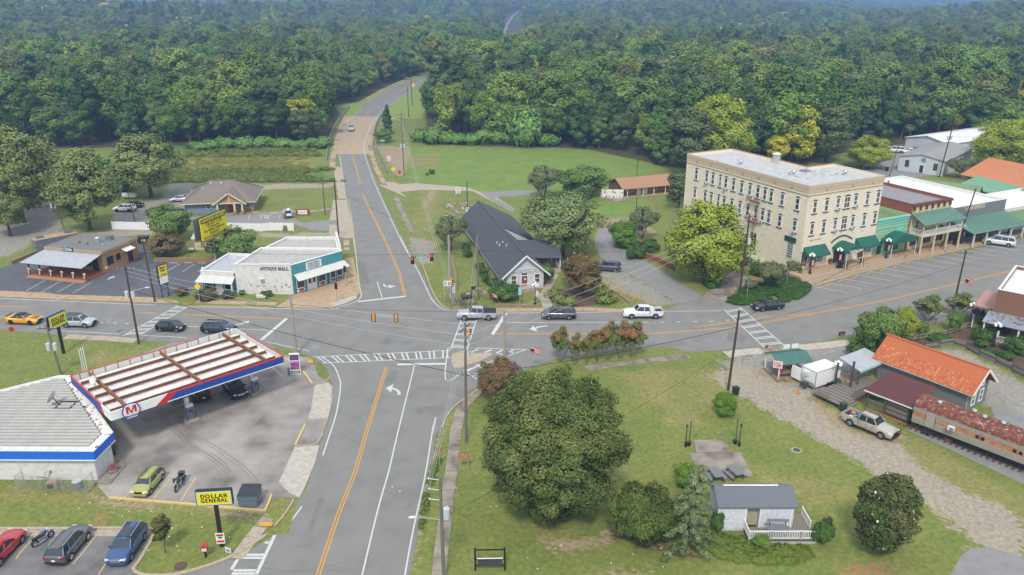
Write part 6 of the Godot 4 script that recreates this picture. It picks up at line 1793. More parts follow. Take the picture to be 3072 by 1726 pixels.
	wallbox(porch,"king_post",W(px - 0.12,2.75,2.12),W(px + 0.12,4.7,2.28),"cream_trim")
	for x in [px - 2.6,px + 1.0,px + 2.6]:
		wallbox(porch,"pier",W(x - 0.35,0,1.85),W(x + 0.35,0.9,2.5),"wall_stone")
		wallbox(porch,"column",W(x - 0.18,0.9,2.0),W(x + 0.18,2.5,2.34),"cream_trim")
	door(t,W(px - 0.3,0.1,0.06),0,1.2,2.1,"door_red","cream_trim")
	for x in [5.0,7.0]: window(t,W(x,1.0,0.04),0,0.95,1.2,{"f": "cream_trim","g": "glass_dark"})
	for x in [px + 1.8,13.4]: window(t,W(x,0.95,0.05),0,0.9,1.3,{"f": "cream_trim","g": "glass_dark"})
	for q in [W(5.2,5.6,-4.4),W(7.5,5.6,-4.0),W(3.5,4.6,-3.6)]: vent(t,q,0.2,0.35,"white_plain")
	# small cream house behind the billboard
	t = along("cottage","small cream cottage with metal roof behind the billboard","house",V(-60.29,-145.18),V(-57.11,-144.53))
	wallbox(t,"wall",W(0,0,-4.5),W(5.5,2.3,0),"cream")
	gable(t,0,5.5,-4.5,0,2.3,3.7,0.4,"metal_pale","cream")
	window(t,W(1.8,0.8,0),0,1.0,1.2,{"nx": 2})
	# white vinyl fence
	t = thing("vinyl_fence","white vinyl panel fence between clinic lot and cottage","fence")
	for run in [[V(-82.3,-158.7),V(-77.6,-158.4),V(-73.9,-158.2)],[V(-58.4,-157.7),V(-53.8,-157.4),V(-50.1,-157.1),V(-50,-157.9),V(-44.7,-157.6)]]:
		var p := resample(run,2.3)
		for i in p.size():
			piece(t,"post",up(p[i],0.9),W(0.14,1.85,0.14),"white_plain")
			if i < p.size() - 1:
				s = S()
				ridge(s,[p[i],p[i + 1]],0.05,0.08,1.72)
				put(t,"panel",s,"white_plain")
	rebase(t,V(-77.59,-158.44))
	# antique store
	t = thing("antique_store","white and teal corner antique store with lettered wall","store")
	var A := V(-35.35,-121.1)
	var B := V(-28.75,-128.7)
	var C := V(-44.6,-121.5)
	var back := [C,A,B,V(-29.5,-130.2),V(-42.9,-130.6)]
	block(t,back,0,4.95,0.35,"white_wall","roof_membrane","white_plain")
	block(t,[V(-42.9,-130.75),V(-29.6,-130.35),V(-31.6,-138.0),V(-40.5,-138.0)],0,4.6,0.4,"white_wall","roof_membrane","white_plain")
	s = S()
	ext(s,[V(-29.4,-129.6),V(-29.0,-129.5),V(-31.4,-138.2),V(-31.8,-138.1)],W(0,5.6,0))
	put(t,"stepped_parapet",s,"white_wall")
	var fr := group_node(t,"shopfront",A,atan2(7.6,6.6))
	var FL := A.distance_to(B)
	wallbox(fr,"front_wall",W(-0.05,0,0),W(FL,4.98,0.1),"teal")
	s = S()
	hexa(s,[W(0.2,2.5,1.5),W(FL + 0.3,2.5,1.5),W(FL + 0.2,3.25,0.1),W(0.3,3.25,0.1)],[W(0.2,2.55,1.5),W(FL + 0.3,2.55,1.5),W(FL + 0.2,3.3,0.1),W(0.3,3.3,0.1)])
	seams(s,W(0.2,2.55,1.5),W(FL + 0.3,2.55,1.5),W(FL + 0.2,3.3,0.1),W(0.3,3.3,0.1),40,0.05,0.04)
	put(fr,"awning",s,"off_white")
	piece(fr,"sign_panel",W(4.2,4.1,0.14),W(3.0,1.25,0.06),"white_plain")
	for q in [["WARM SPRINGS",4.45,2.4],["ANTIQUE MALL",4.08,2.4],["& FLEA MARKET",3.72,2.2]]: words(fr,"lettering",q[0],0.24,"navy",W(4.2,q[1],0.18),Vector3.ZERO,q[2],"Droid Serif")
	for q in [[1.4,1.6],[5.6,1.6],[7.8,1.2],[9.2,1.2]]:
		window(fr,W(q[0],0.75,0.1),0,q[1],1.6,{"g": "glass_dark","ny": 1})
		piece(fr,"window_box",W(q[0],0.45,0.24),W(0.8,0.2,0.22),"red_dull")
		piece(fr,"sill_panel",W(q[0],0.35,0.13),W(q[1],0.35,0.05),"white_plain")
	for x in [3.15,4.0]:
		var dr := door(fr,W(x,0.0,0.1),0,0.8,2.1,"white_plain")
		piece(dr,"door_glass",W(0,1.5,0.06),W(0.5,0.8,0.03),"glass_dark")
	for q in [4.75,6.9,8.55,0.4]: piece(fr,"pilaster",W(q,1.25,0.16),W(0.2,2.5,0.1),"teal_dark")
	var sd := group_node(t,"side_wall",C,atan2(-0.4,9.25))
	for k in 2: wallbox(sd,"wall_coping",W([0,4.2][k],4.95 + 0.12*k,-0.1),W([4.2,9.25][k],5.12 + 0.12*k,0.08),"white_plain")
	words(sd,"lettering","ANTIQUE MALL",0.5,"black",W(6.5,4.35,0.04),Vector3.ZERO,4.6,"Droid Serif",true,0.06)
	air_unit(sd,W(4.4,2.3,0.0),0,"off_white")
	for q in [[2.3,1.3,0.5],[3.3,1.3,1.1],[4.3,1.4,1.5],[6.2,1.1,0.3],[7.4,1.0,0.1],[8.0,1.5,0.8],[8.4,1.3,1.4],[6.5,0.5,0.2]]:
		s = S()
		beam(s,W(q[0],q[1],0.08),W(q[0] + 0.5*sin(q[2]),q[1] + 0.5*cos(q[2]),0.08),0.08,0.05)
		put(sd,"wall_tool",s,"rust")
	rebase(t,A)
	# annex beside it
	t = along("store_annex","small white annex with ribbed awning beside the antique store","store",V(-50.6,-122.6),V(-44.6,-121.6))
	block(t,[W(0,0,0),W(6.0,0,0),W(6.0,0,-9.5),W(0,0,-9.5)],0,3.55,0.3,"white_wall","metal_pale","white_plain")
	s = S()
	var a0 := [W(-0.3,2.1,1.5),W(6.1,2.1,1.5),W(6.0,2.9,0.05),W(0,2.9,0.05)]
	hexa(s,[a0[0] - W(0,0.05,0),a0[1] - W(0,0.05,0),a0[2] - W(0,0.05,0),a0[3] - W(0,0.05,0)],a0)
	seams(s,a0[0],a0[1],a0[2],a0[3],24,0.05,0.04)
	put(t,"awning",s,"off_white")
	wallbox(t,"corner_panel",W(5.75,0,0.02),W(6.02,3.4,0.08),"teal")
	for x in [0.1,5.9]: piece(t,"awning_post",W(x,1.05,1.3),W(0.15,2.1,0.15),"white_plain")
	wallbox(t,"shop_panel",W(0.2,0,0.01),W(5.7,2.1,0.05),"teal_dark")
	window(t,W(1.2,0.5,0.05),0,1.5,1.4,{"ny": 1,"g": "glass_dark"})
	window(t,W(4.7,0.5,0.05),0,1.5,1.4,{"ny": 1,"g": "glass_dark"})
	door(t,W(3.1,0.25,0.05),0,1.0,1.9,"white_plain")
	for k in 3: piece(t,"step",W(3.1,0.22 - 0.07*k,0.5 + 0.35*k),W(1.5,0.12 + 0.0*k,0.34),"concrete_pale")
	for x in [0.2,5.8]: vent(t,W(x,3.6,-0.4),0.2,0.3,"white_plain")
# ---- visitor centre and ranch house
func visitor_centre():
	var s: SurfaceTool
	# own x runs along the gable end, z out towards the street
	var t := thing("visitor_centre","long white wooden visitor centre with dark shingle roof","building",V(-0.8,-122.8),deg_to_rad(14.3))
	var L := 6.2
	var D := 36.0
	var e := 3.1
	var pk := 5.85
	s = S()
	bx(s,0,0,-D,L,e,0)
	ext(s,[W(0,e,0),W(L,e,0),W(L / 2,pk,0)],W(0,0,-D))
	bx(s,L,0,-D,L + 3.2,2.2,-18.0)
	put(t,"wall",s,"light_wall")
	s = S()
	for k in int(e / 0.18): ext(s,[W(0,0.18*k,0.0),W(0,0.18*k,0.03),W(0,0.18*k + 0.17,0.008),W(0,0.18*k + 0.17,0)],W(L,0,0))
	put(t,"clapboard",s,"light_wall")
	var run := 1.0
	var sl := (pk - e) / (L / 2)
	for k in 3:
		var x0: float = [-run,L + run,L + 4.0][k]
		var y0: float = [e - sl*run,e - sl*run,2.15][k]
		var z0: float = [0.6,0.6,-17.0][k]
		var z1: float = [-D - 0.6,-17.0,-D - 0.6][k]
		s = S()
		ext(s,[W(x0,y0,z0),W(L / 2,pk,z0),W(L / 2,pk + 0.18,z0),W(x0,y0 + 0.18,z0)],W(0,0,z1 - z0))
		put(t,"roof_slope",s,"shingle_dark")
		s = S()
		for j in 16:
			var f := (j + 0.5) / 16.0
			beam(s,W(lerpf(x0,L / 2,f),lerpf(y0,pk,f) + 0.19,z0),W(lerpf(x0,L / 2,f),lerpf(y0,pk,f) + 0.185,z1),0.04,0.014)
		put(t,"shingle_course",s,"shingle_dark")
		if k == 2: continue
		s = S()
		beam(s,W(x0,y0 + 0.06,0.64),W(L / 2,pk + 0.06,0.64),0.08,0.26)
		put(t,"rake_board",s,"white_plain")
	s = S()
	beam(s,W(L / 2,pk + 0.2,0.6),W(L / 2,pk + 0.2,-D - 0.6),0.35,0.07)
	put(t,"ridge_cap",s,"shingle_dark")
	s = S()
	ext(s,[W(L + run,e - sl*run + 0.05,-17.0),W(L / 2,pk,-17.0),W(L + 4.0,2.15,-17.0)],W(0,0,-0.12))
	put(t,"roof_cheek",s,"light_wall")
	# side porch roof towards the garden
	s = S()
	var wx := L + 5.2
	qd(s,W(L / 2,3.4,-6.3),W(L / 2,4.6,-12),W(wx + 0.8,4.6,-12),W(wx,2.7,-6.3))
	qd(s,W(wx,2.7,-17.4),W(wx + 0.8,4.6,-12),W(L / 2,4.6,-12),W(L / 2,3.4,-17.4))
	tri(s,W(wx,2.7,-6.3),W(wx + 0.8,4.6,-12),W(wx,2.7,-17.4))
	put(t,"porch_roof",s,"shingle_dark")
	for z in [-6.8,-12.0,-17.0]: piece(t,"porch_post",W(wx - 0.2,1.35,z),W(0.16,2.7,0.16),"white_plain")
	wallbox(t,"porch_floor",W(L,0,-17.0),W(wx,0.3,-6.6),"concrete")
	railing(t,W(wx - 0.1,0.3,-9.5),W(wx - 0.1,0.3,-6.7),0.9,"white_plain",0.2)
	for x in [L*0.18,L*0.82]: window(t,W(x,0.9,0.03),0,1.1,1.75,{"t": 0.15,"g": "window_drape"})
	var d := door(t,W(L*0.47,0.6,0.03),0,1.0,1.75,"door_red")
	for i in 3: piece(d,"transom_pane",W(-0.3 + 0.3*i,2.1,0.05),W(0.27,0.4,0.03),"glass_dark")
	piece(d,"notice",W(0.1,1.2,0.08),W(0.25,0.3,0.02),"white_plain")
	var g := group_node(t,"sign_board",W(L*0.48,e + 0.05,0.08))
	piece(g,"board",W(0,0.1,0),W(4.6,0.8,0.06),"white_plain")
	words(g,"lettering","Warm Springs-Meriwether County",0.25,"blue_dark",W(0,0.28,0.05),Vector3.ZERO,4.2,"Droid Sans",false)
	words(g,"lettering","Regional Visitor Information Center",0.25,"maroon",W(0,-0.08,0.05),Vector3.ZERO,4.3,"Droid Sans",false)
	wallbox(t,"stoop",W(L*0.3,0,0),W(L*0.75,0.55,1.4),"concrete")
	railing(t,W(L*0.3,0.55,1.35),W(L*0.75,0.55,1.35),0.9,"white_plain",0.16)
	railing(t,W(L*0.75,0.55,1.35),W(L*0.75,0.55,0.1),0.9,"white_plain",0.16)
	# long west side: windows and a mural panel
	for k in 14: window(t,W(0,1.0,-1.4 - 2.45*k),-PI / 2,0.9,1.4,{"g": "glass_pale"})
	var mu := group_node(t,"mural",W(-0.13,1.8,-10.2),-PI / 2)
	piece(mu,"panel",Vector3.ZERO,W(6.4,1.9,0.05),"off_white")
	for q in [[-2.4,"terracotta"],[-1.3,"pale_blue"],[-0.2,"cream"],[0.9,"brown_dark"],[1.9,"pale_blue"],[2.7,"terracotta"]]: piece(mu,"mural_figure",W(q[0],-0.2 + 0.1*sin(q[0]*5),0.035),W(0.7,1.1,0.02),q[1])
	for q in [[0.38,-8.0],[0.4,-6.9],[0.62,-5.4]]: vent(t,W(L*0.5*q[0],lerpf(e,pk,q[0]) + 0.1,q[1]*1.5),0.12,0.45,"white_plain")
	vent(t,W(L*0.3,lerpf(e,pk,0.6),-10.5),0.12,0.4,"white_plain")
	# brick ranch house in the field
	t = along("ranch_house","low brick ranch house with tan roof and white porch posts","house",V(26.33,-185.46),V(37.47,-189.61))
	L = 15.0
	wallbox(t,"wall",W(0,0,-7.5),W(L,2.2,-1.5),"brick_brown")
	gable(t,0,L,-7.5,0.0,2.25,3.9,0.35,"shingle_tan","brick_brown")
	for x in [1.2,5.4,8.4,11.5,14.6]: piece(t,"porch_post",W(x,1.1,-0.1),W(0.14,2.2,0.14),"white_plain")
	wallbox(t,"porch_floor",W(0,0,-1.5),W(L,0.12,0.3),"concrete_tan")
	window(t,W(2.6,0.9,-1.5),0,2.0,1.0,{"ny": 1,"nx": 2})
	window(t,W(9.0,0.9,-1.5),0,2.0,1.0,{"ny": 1,"nx": 2})
	for x in [5.0,6.8]: door(t,W(x,0.12,-1.5),0,0.95,1.95,"white_plain")
	for x in [3.5,10.5]: vent(t,W(x,3.6,-4.4),0.25,0.35,"rust")
	t = along("lean_to","weathered white corrugated screen with slab beside the ranch house","fence",V(21.16,-185.46),V(26.26,-184.96))
	for k in 4: piece(t,"panel",W(0.75 + 1.5*k*0.85,1.1,0),W(1.27,2.2,0.06),"rusty_white")
	s = S()
	slab(s,[W(0,0,0.1),W(5.8,0,0.1),W(6.6,0,2.0),W(2.6,0,3.0)],0,0.12)
	put(t,"slab",s,"concrete_grey")
	wallbox(t,"side_panel",W(-0.1,0,-3.0),W(0,2.2,0),"rusty_white")
# ---- hotel and the main street row; all share one street frame: x along the fronts, z out to the road
const HA := Vector3(49.6,0,-130.7)
const HB := Vector3(67.42,0,-139.78)
func hotel():
	var s: SurfaceTool
	var t := along("hotel","three storey cream painted brick hotel with flat grey roof","hotel",HA,HB)
	var pl := [W(0,0,0),W(18,0,0),W(18,0,-11.5),W(11.4,0,-11.5),W(11.4,0,-32),W(0,0,-32)]
	block(t,pl,0.0,15.6,0.5,"hotel_wall","grey_roof_coat","grey_roof_coat")
	for q in [[13.9,14.02,0.1,"hotel_band"],[14.3,15.05,0.05,"hotel_cornice"],[15.05,15.6,0.09,"hotel_cornice"]]:
		wallbox(t,"cornice",W(-q[2],q[0],0.0),W(18 + q[2],q[1],q[2]),q[3])
		wallbox(t,"cornice",W(-q[2],q[0],-32),W(0,q[1],0.0),q[3])
	for x in [3.8,10.0,15.0]: wallbox(t,"vent_grille",W(x,14.45,0.05),W(x + 0.45,14.85,0.09),"hotel_band")
	for z in [4.0,8.0,12.0,16.0,20.5,25.0,29.0]: wallbox(t,"vent_grille",W(-0.09,14.45,-z),W(-0.05,14.85,-z + 0.45),"hotel_band")
	var drapes := ["window_drape","window_green","glass_pale","glass"]
	var k := 0
	for f in 2:
		var y := 10.75 - 3.85*f
		for x in [1.75,4.5,7.2,9.4,11.5,14.4,17.1]:
			var wide: bool = x == 9.4
			window(t,W(x,y,0),0,1.6 if wide else 1.05,2.15,{"sill": "metal_dark","head": "green_dark","nx": 2 if wide else 1,"t": 0.16,"g": drapes[(k*7 + f) % 3]})
			if x in [7.2,11.5]: air_unit(t,W(x,y + 0.02,0.02),0)
			k += 1
		for z in [3.3,6.4,8.2,10.3,11.9,14.0,16.2,18.35,20.4,22.15,23.7,26.35,29.85]:
			window(t,W(0,y + 0.25,z - 32),-PI / 2,1.05 if z != 10.3 else 0.9,2.15,{"sill": "metal_dark","head": "green_dark","t": 0.16,"g": drapes[(k*5 + f) % 4]})
			if (f == 0 and z in [6.4,11.9,18.35]) or (f == 1 and z in [3.3,22.15,29.85]): air_unit(t,W(-0.02,y + 0.05,z - 32),-PI / 2)
			k += 1
	window(t,W(0,2.3,29.5 - 32),-PI / 2,1.4,3.0,{"nx": 4,"ny": 6,"t": 0.12,"f": "off_white","g": "glass_dark"})
	piece(t,"side_sign",W(-0.1,5.7,29.3 - 32),W(0.08,0.9,2.6),"green_dark")
	door(t,W(0,1.2,20.4 - 32),-PI / 2,1.2,3.2,"green_dark","metal_dark")
	# ground floor
	awning(t,0.45,5.5,4.9,3.5,0.02,1.5,"awning_green")
	awning(t,13.0,18.0,4.8,3.4,0.02,1.5,"awning_green")
	barrel(t,7.4,11.6,4.0,0.9,0.05,3.4,"awning_green")
	words(t,"lettering","Hotel Warm Springs",0.42,"white_plain",W(9.5,4.0,3.5),Vector3.ZERO,3.2,"Droid Serif")
	words(t,"lettering","BED & BREAKFAST",0.16,"white_plain",W(9.5,3.72,3.5),Vector3.ZERO,1.8)
	var arc := []
	for i in 9: arc.append(W(lerpf(6.9,12.1,i / 8.0),4.9 + 0.95*sin(PI*i / 8.0),0.1))
	s = S()
	for i in 8: beam(s,arc[i],arc[i + 1],0.16,0.16)
	put(t,"arch_band",s,"green_dark")
	for x in [8.6,10.2]: door(t,W(x,1.0,0.06),0,1.0,2.2,"maroon","green_dark")
	for x in [[1.5,1.7],[4.4,2.0],[16.6,1.8]]: window(t,W(x[0],1.7,0),0,x[1],1.7,{"nx": 5,"ny": 5,"t": 0.14,"g": "glass_dark","f": "off_white"})
	for x in [2.9,14.9]: door(t,W(x,1.0,0.02),0,1.0,2.2,"red_dull","green_dark")
	wallbox(t,"stone_sill_band",W(1.6,5.9,0.01),W(4.4,6.0,0.06),"hotel_band")
	# fire escape on the side wall
	for f in 2:
		var y := 10.4 - 3.85*f
		var fe := group_node(t,"fire_escape",W(-0.05,y,20.0 - 32),-PI / 2)
		s = S()
		for q in 8: bx(s,-1.3,0,0.12*q,1.3,0.05,0.12*q + 0.06)
		put(fe,"platform",s,"rust")
		s = S()
		for x in [-1.3,-0.65,0,0.65,1.3]: beam(s,W(x,0,0.95),W(x,1.0,0.95),0.04,0.04)
		for h in [0.5,1.0]:
			beam(s,W(-1.3,h,0.95),W(1.3,h,0.95),0.04,0.04)
			for x in [-1.3,1.3]: beam(s,W(x,h,0.0),W(x,h,0.95),0.04,0.04)
		put(fe,"guard_rail",s,"rust")
		s = S()
		for x in [0.9,1.25]: beam(s,W(x - 0.6*f,-3.4,0.3),W(x - 0.6*f,0,0.3),0.04,0.04)
		for q in 10: beam(s,W(0.9 - 0.6*f,-3.2 + 0.32*q,0.3),W(1.25 - 0.6*f,-3.2 + 0.32*q,0.3),0.03,0.03)
		put(fe,"ladder",s,"rust")
	# roof details
	var ch := group_node(t,"chimney",W(11.0,15.1,-19.0))
	piece(ch,"stack",W(0,0.9,0),W(1.0,1.8,0.9),"grey_roof_coat")
	piece(ch,"cap",W(0,1.75,0),W(1.25,0.25,1.15),"white_plain")
	for q in [W(4.0,15.1,-21),W(6.0,15.1,-9.5),W(14.5,15.1,-5.5)]: vent(t,q,0.55,0.6,"galvanised")
	vent(t,W(1.0,15.1,-24),0.2,0.6,"galvanised")
	wallbox(t,"roof_hatch",W(9.4,15.1,-11.5),W(11.0,15.35,-10.3),"metal_steel")
	s = S()
	rng.seed = 77
	for i in 34:
		var c := W(rng.randf_range(4.5,14),15.115,rng.randf_range(-12,-5))
		if c.x > 10.8 and c.z < -10.8: continue
		var a := rng.randf_range(0.15,0.4)
		sheet(s,[c + W(-a,0,-0.1),c + W(a*0.5,0,-0.14),c + W(a,0,0.05),c + W(-a*0.4,0,0.12)],15.12)
	put(t,"roof_patch",s,"wood_dark").set_meta("kind","stuff")
	s = S()
	for e in [[pl[2],pl[3]],[pl[3],pl[4]],[pl[4],pl[5]]]:
		var n := int(e[0].distance_to(e[1]) / 0.6)
		for i in n: beam(s,up(e[0].lerp(e[1],(i + 0.1) / n),15.75),up(e[0].lerp(e[1],(i + 0.8) / n),15.72),0.3,0.1)
	put(t,"coping_tile",s,"terracotta").set_meta("kind","stuff")
	# terrace and steps down to the street
	var top := [W(48.36,1,-127.15),W(61.62,0.85,-134.32),W(74.67,0.65,-140.61),W(91.9,0.25,-149.74),W(104.01,0.15,-156.31),W(125,0.1,-167.5)]
	var bot := [V(48.95,-123.94),V(60.53,-131.33),V(73.98,-138.92),V(90.94,-147.91),V(103.06,-154.68),V(124.5,-166.3)]
	var w := thing("street_steps","long flight of tan concrete steps below the hotel terrace","steps")
	for k2 in 6:
		s = S()
		for i in 5:
			var a: Vector3 = top[i].lerp(bot[i],k2 / 6.0)
			var b: Vector3 = top[i + 1].lerp(bot[i + 1],k2 / 6.0)
			var c: Vector3 = top[i + 1].lerp(bot[i + 1],(k2 + 1) / 6.0)
			var d: Vector3 = top[i].lerp(bot[i],(k2 + 1) / 6.0)
			hexa(s,[up(a,0),up(b,0),up(c,0),up(d,0)],[a,b,up(c,b.y),up(d,a.y)])
		put(w,"step",s,"concrete_tan" if k2 % 2 == 0 else "concrete")
	rebase(w,bot[0])
	s = S()
	for i in 5:
		var q: Vector3 = HA + (HB - HA).normalized()*([-3.0,12.5,27.0,46.5,60.0,85.0][i] as float)
		var q2: Vector3 = HA + (HB - HA).normalized()*([-3.0,12.5,27.0,46.5,60.0,85.0][i + 1] as float)
		hexa(s,[up(q,-0.1),up(q2,-0.1),up(top[i + 1],-0.1),up(top[i],-0.1)],[up(q,top[i].y),up(q2,top[i + 1].y),top[i + 1],top[i]])
	struct("terrace",s,"concrete_tan","raised tan sidewalk before the hotel and shops")
	t = thing("brick_garden_wall","low red brick wall beside the holly shrubs","wall")
	var bp := resample([V(24.4,-140.1),V(26.5,-137.7),V(28.6,-133.1)],0.9)
	for i in bp.size() - 1:
		for j in 3:
			s = S()
			ridge(s,[bp[i].lerp(bp[i + 1],0.02 + 0.05*(j % 2)),bp[i + 1].lerp(bp[i],0.02 - 0.05*(j % 2))],0.3,0.3*j,0.3*j + 0.28)
			put(t,"brick_course",s,"brick_red")
	rebase(t,V(26.55,-137.12))
	t = thing("balustrade","white pierced block balustrade along the hotel side walk","wall")
	for run in [[V(42.9,-141.4),V(44.6,-138.6)],[V(45,-137.4),V(45.4,-136.8)]]:
		var p := resample(run,0.5)
		for i in p.size(): piece(t,"pier",up(p[i],0.45),W(0.12,0.9,0.12),"white_plain")
		for i in p.size() - 1:
			for y in [0.15,0.5,0.85]:
				s = S()
				ridge(s,[p[i],p[i + 1]],0.14,y - 0.06,y + 0.06)
				put(t,"rail",s,"white_plain")
	rebase(t,V(43.69,-140.12))
func main_street_row():
	var s: SurfaceTool
	var u := (HB - HA).normalized()
	# small green building
	var t := along("green_shop","small mint green shop with aqua trim beside the hotel","shop",HA + u*18.1,HA + u*30)
	block(t,[W(0,0,0),W(8.6,0,0),W(8.6,0,-16),W(0,0,-16)],0,7.5,0.6,"mint","metal_green_olive","mint")
	for q in [[7.3,7.5,0.22],[6.3,6.42,0.1],[5.7,5.82,0.12],[4.6,4.72,0.08]]: wallbox(t,"moulding",W(0,q[0],0),W(8.6,q[1],q[2]),"aqua_trim")
	for i in 22: piece(t,"dentil",W(0.3 + 0.38*i,6.95,0.1),W(0.18,0.4,0.2),"aqua_trim")
	for q in [[1.0,5.1,1.2,0.1],[3.0,5.1,1.6,0.1],[6.8,5.1,2.0,0.1]]: piece(t,"panel_trim",W(q[0],q[1],0.04),W(q[2],q[3],0.08),"aqua_trim")
	for i in 6:
		s = S()
		beam(s,W(5.0 + 0.35*i,4.75,0.05),W(4.9 + 0.5*i,5.6,0.05),0.1,0.08)
		put(t,"fan_trim",s,"aqua_trim")
	window(t,W(4.8,1.2,0),0,3.4,1.6,{"ny": 1,"nx": 2,"f": "green_dark","g": "glass_dark"})
	door(t,W(1.4,0.9,0.02),0,1.3,2.4,"black_matt","aqua_trim")
	barrel(t,1.6,8.2,3.7,1.2,0.1,2.6,"awning_green")
	# two storey balcony shop
	t = along("balcony_shop","two storey brick and cream shop with green roofed balcony","shop",HA + u*26.9,HA + u*40)
	block(t,[W(0,0,0),W(11.0,0,0),W(11.0,0,-17),W(0,0,-17)],0,9.3,0.5,"brick_red","roof_dark_membrane","brown_dark")
	wallbox(t,"front_panel",W(0.3,0,0),W(10.8,9.0,0.06),"cream")
	wallbox(t,"cornice",W(0,8.95,0),W(11.0,9.35,0.35),"brown_dark")
	for i in 7: piece(t,"corbel",W(0.5 + 1.66*i,8.5,0.2),W(0.3,0.8,0.34),"brown_dark")
	metal_slope(t,"balcony_roof",W(-0.2,6.2,3.4),W(11.4,6.2,3.4),W(11.2,7.6,0.1),W(0,7.6,0.1),26,"metal_green",0.05)
	wallbox(t,"balcony_floor",W(0,3.85,0.06),W(11.1,4.05,3.1),"cream_trim")
	for x in [0.15,3.7,7.3,10.9]:
		piece(t,"post",W(x,2.1,2.95),W(0.24,3.6,0.24),"cream_trim")
		piece(t,"post",W(x,5.1,2.95),W(0.18,2.2,0.18),"cream_trim")
	for i in 3: railing(t,W(0.15 + 3.6*i,4.05,2.95),W(3.7 + 3.6*i,4.05,2.95),0.95,"white_plain",0.22,0.08)
	railing(t,W(0.15,4.05,0.1),W(0.15,4.05,2.95),0.95,"white_plain",0.3,0.08)
	for x in [2.0,5.5,9.0]:
		window(t,W(x,4.6,0.06),0,1.2,1.6,{"g": "glass_dark"})
		window(t,W(x,1.3,0.06),0,2.2,1.6,{"ny": 1,"nx": 2,"g": "glass_dark","f": "brown_dark"})
	# long grey shop with lettering
	t = along("general_store","long grey parapet store with white roof and lettered front","store",HA + u*38.0,HA + u*60)
	block(t,[W(0,0,0),W(17.0,0,0),W(17.0,0,-24),W(0,0,-24)],0,7.2,0.5,"white_wall","white_roof","white_roof")
	for q in [-8.0,-16.0]: wallbox(t,"parapet_step",W(-0.1,7.2,q),W(0.3,7.6,-24),"white_roof")
	wallbox(t,"front_panel",W(0,0,0.0),W(17.0,7.25,0.07),"plastic_grey")
	words(t,"lettering","WARM SPRINGS",0.75,"cream_trim",W(7.2,6.7,0.1),Vector3.ZERO,6.2,"Droid Serif",true,0.08)
	metal_slope(t,"awning",W(2.6,2.9,4.0),W(20.0,2.7,4.0),W(17.0,4.9,0.1),W(0.2,4.9,0.1),34,"metal_green",0.05)
	for i in 5: piece(t,"post",W(3.4 + 3.8*i,1.5,3.6),W(0.24,2.9,0.24),"off_white")
	for x in [2.5,6.5,10.5,14.5]: window(t,W(x,0.7,0.07),0,2.8,2.0,{"ny": 1,"nx": 2,"g": "glass_dark","f": "brown_dark"})
	for x in [4.5,12.5]: door(t,W(x,0.3,0.07),0,1.1,2.2,"brown_dark")
	for q in [W(3,6.75,-9),W(8,6.75,-14),W(6,6.75,-6),W(10,6.75,-22)]: vent(t,q,0.35,0.3,"terracotta")
	t = along("corner_store","low store with white roof and green awning next along the row","store",HA + u*55.2,HA + u*80)
	block(t,[W(0,0,0),W(22.0,0,0),W(22.0,0,-10),W(0,0,-10)],0,5.0,0.3,"white_wall","white_roof","white_roof")
	metal_slope(t,"awning",W(1.6,2.9,4.0),W(22.0,2.9,4.0),W(22.0,4.4,0.1),W(0.4,4.4,0.1),34,"metal_green_olive",0.05)
	for i in 4: piece(t,"post",W(3.0 + 4.5*i,1.5,3.6),W(0.24,2.9,0.24),"off_white")
	window(t,W(4.0,0.7,0.02),0,3.0,2.0,{"ny": 1,"nx": 2,"g": "glass_dark"})
	t = thing("hanging_sign","green hanging sign with white curved edge beside the hotel","sign",W(50.08,1,-130.91),0.2)
	s = S()
	cyl(s,W(-0.5,0,0),W(-0.5,3.6,0),0.05,0.05,6)
	beam(s,W(-0.5,3.5,0),W(1.0,3.5,0),0.05,0.06)
	put(t,"pole",s,"green_sign")
	s = S()
	ext(s,[W(-0.3,0.7,0),W(0.8,0.5,0),W(0.95,3.0,0),W(0.6,3.4,0),W(0,3.3,0),W(-0.3,3.0,0)],W(0,0,0.08))
	put(t,"board",s,"green_dark")
	s = S()
	for q in [[W(0.8,0.5,0.04),W(0.97,3.0,0.04)],[W(0.97,3.0,0.04),W(0.6,3.45,0.04)],[W(0.6,3.45,0.04),W(0,3.35,0.04)]]: beam(s,q[0],q[1],0.1,0.12)
	put(t,"trim",s,"white_plain")
	for i in 3: piece(t,"lettering_bar",W(0.25,2.7 - 0.4*i,0.1),W(0.7,0.12,0.02),"terracotta")
	s = S()
	cyl(s,W(0.3,1.1,0.09),W(0.3,1.1,0.11),0.4,0.4,12)
	put(t,"roundel",s,"terracotta")
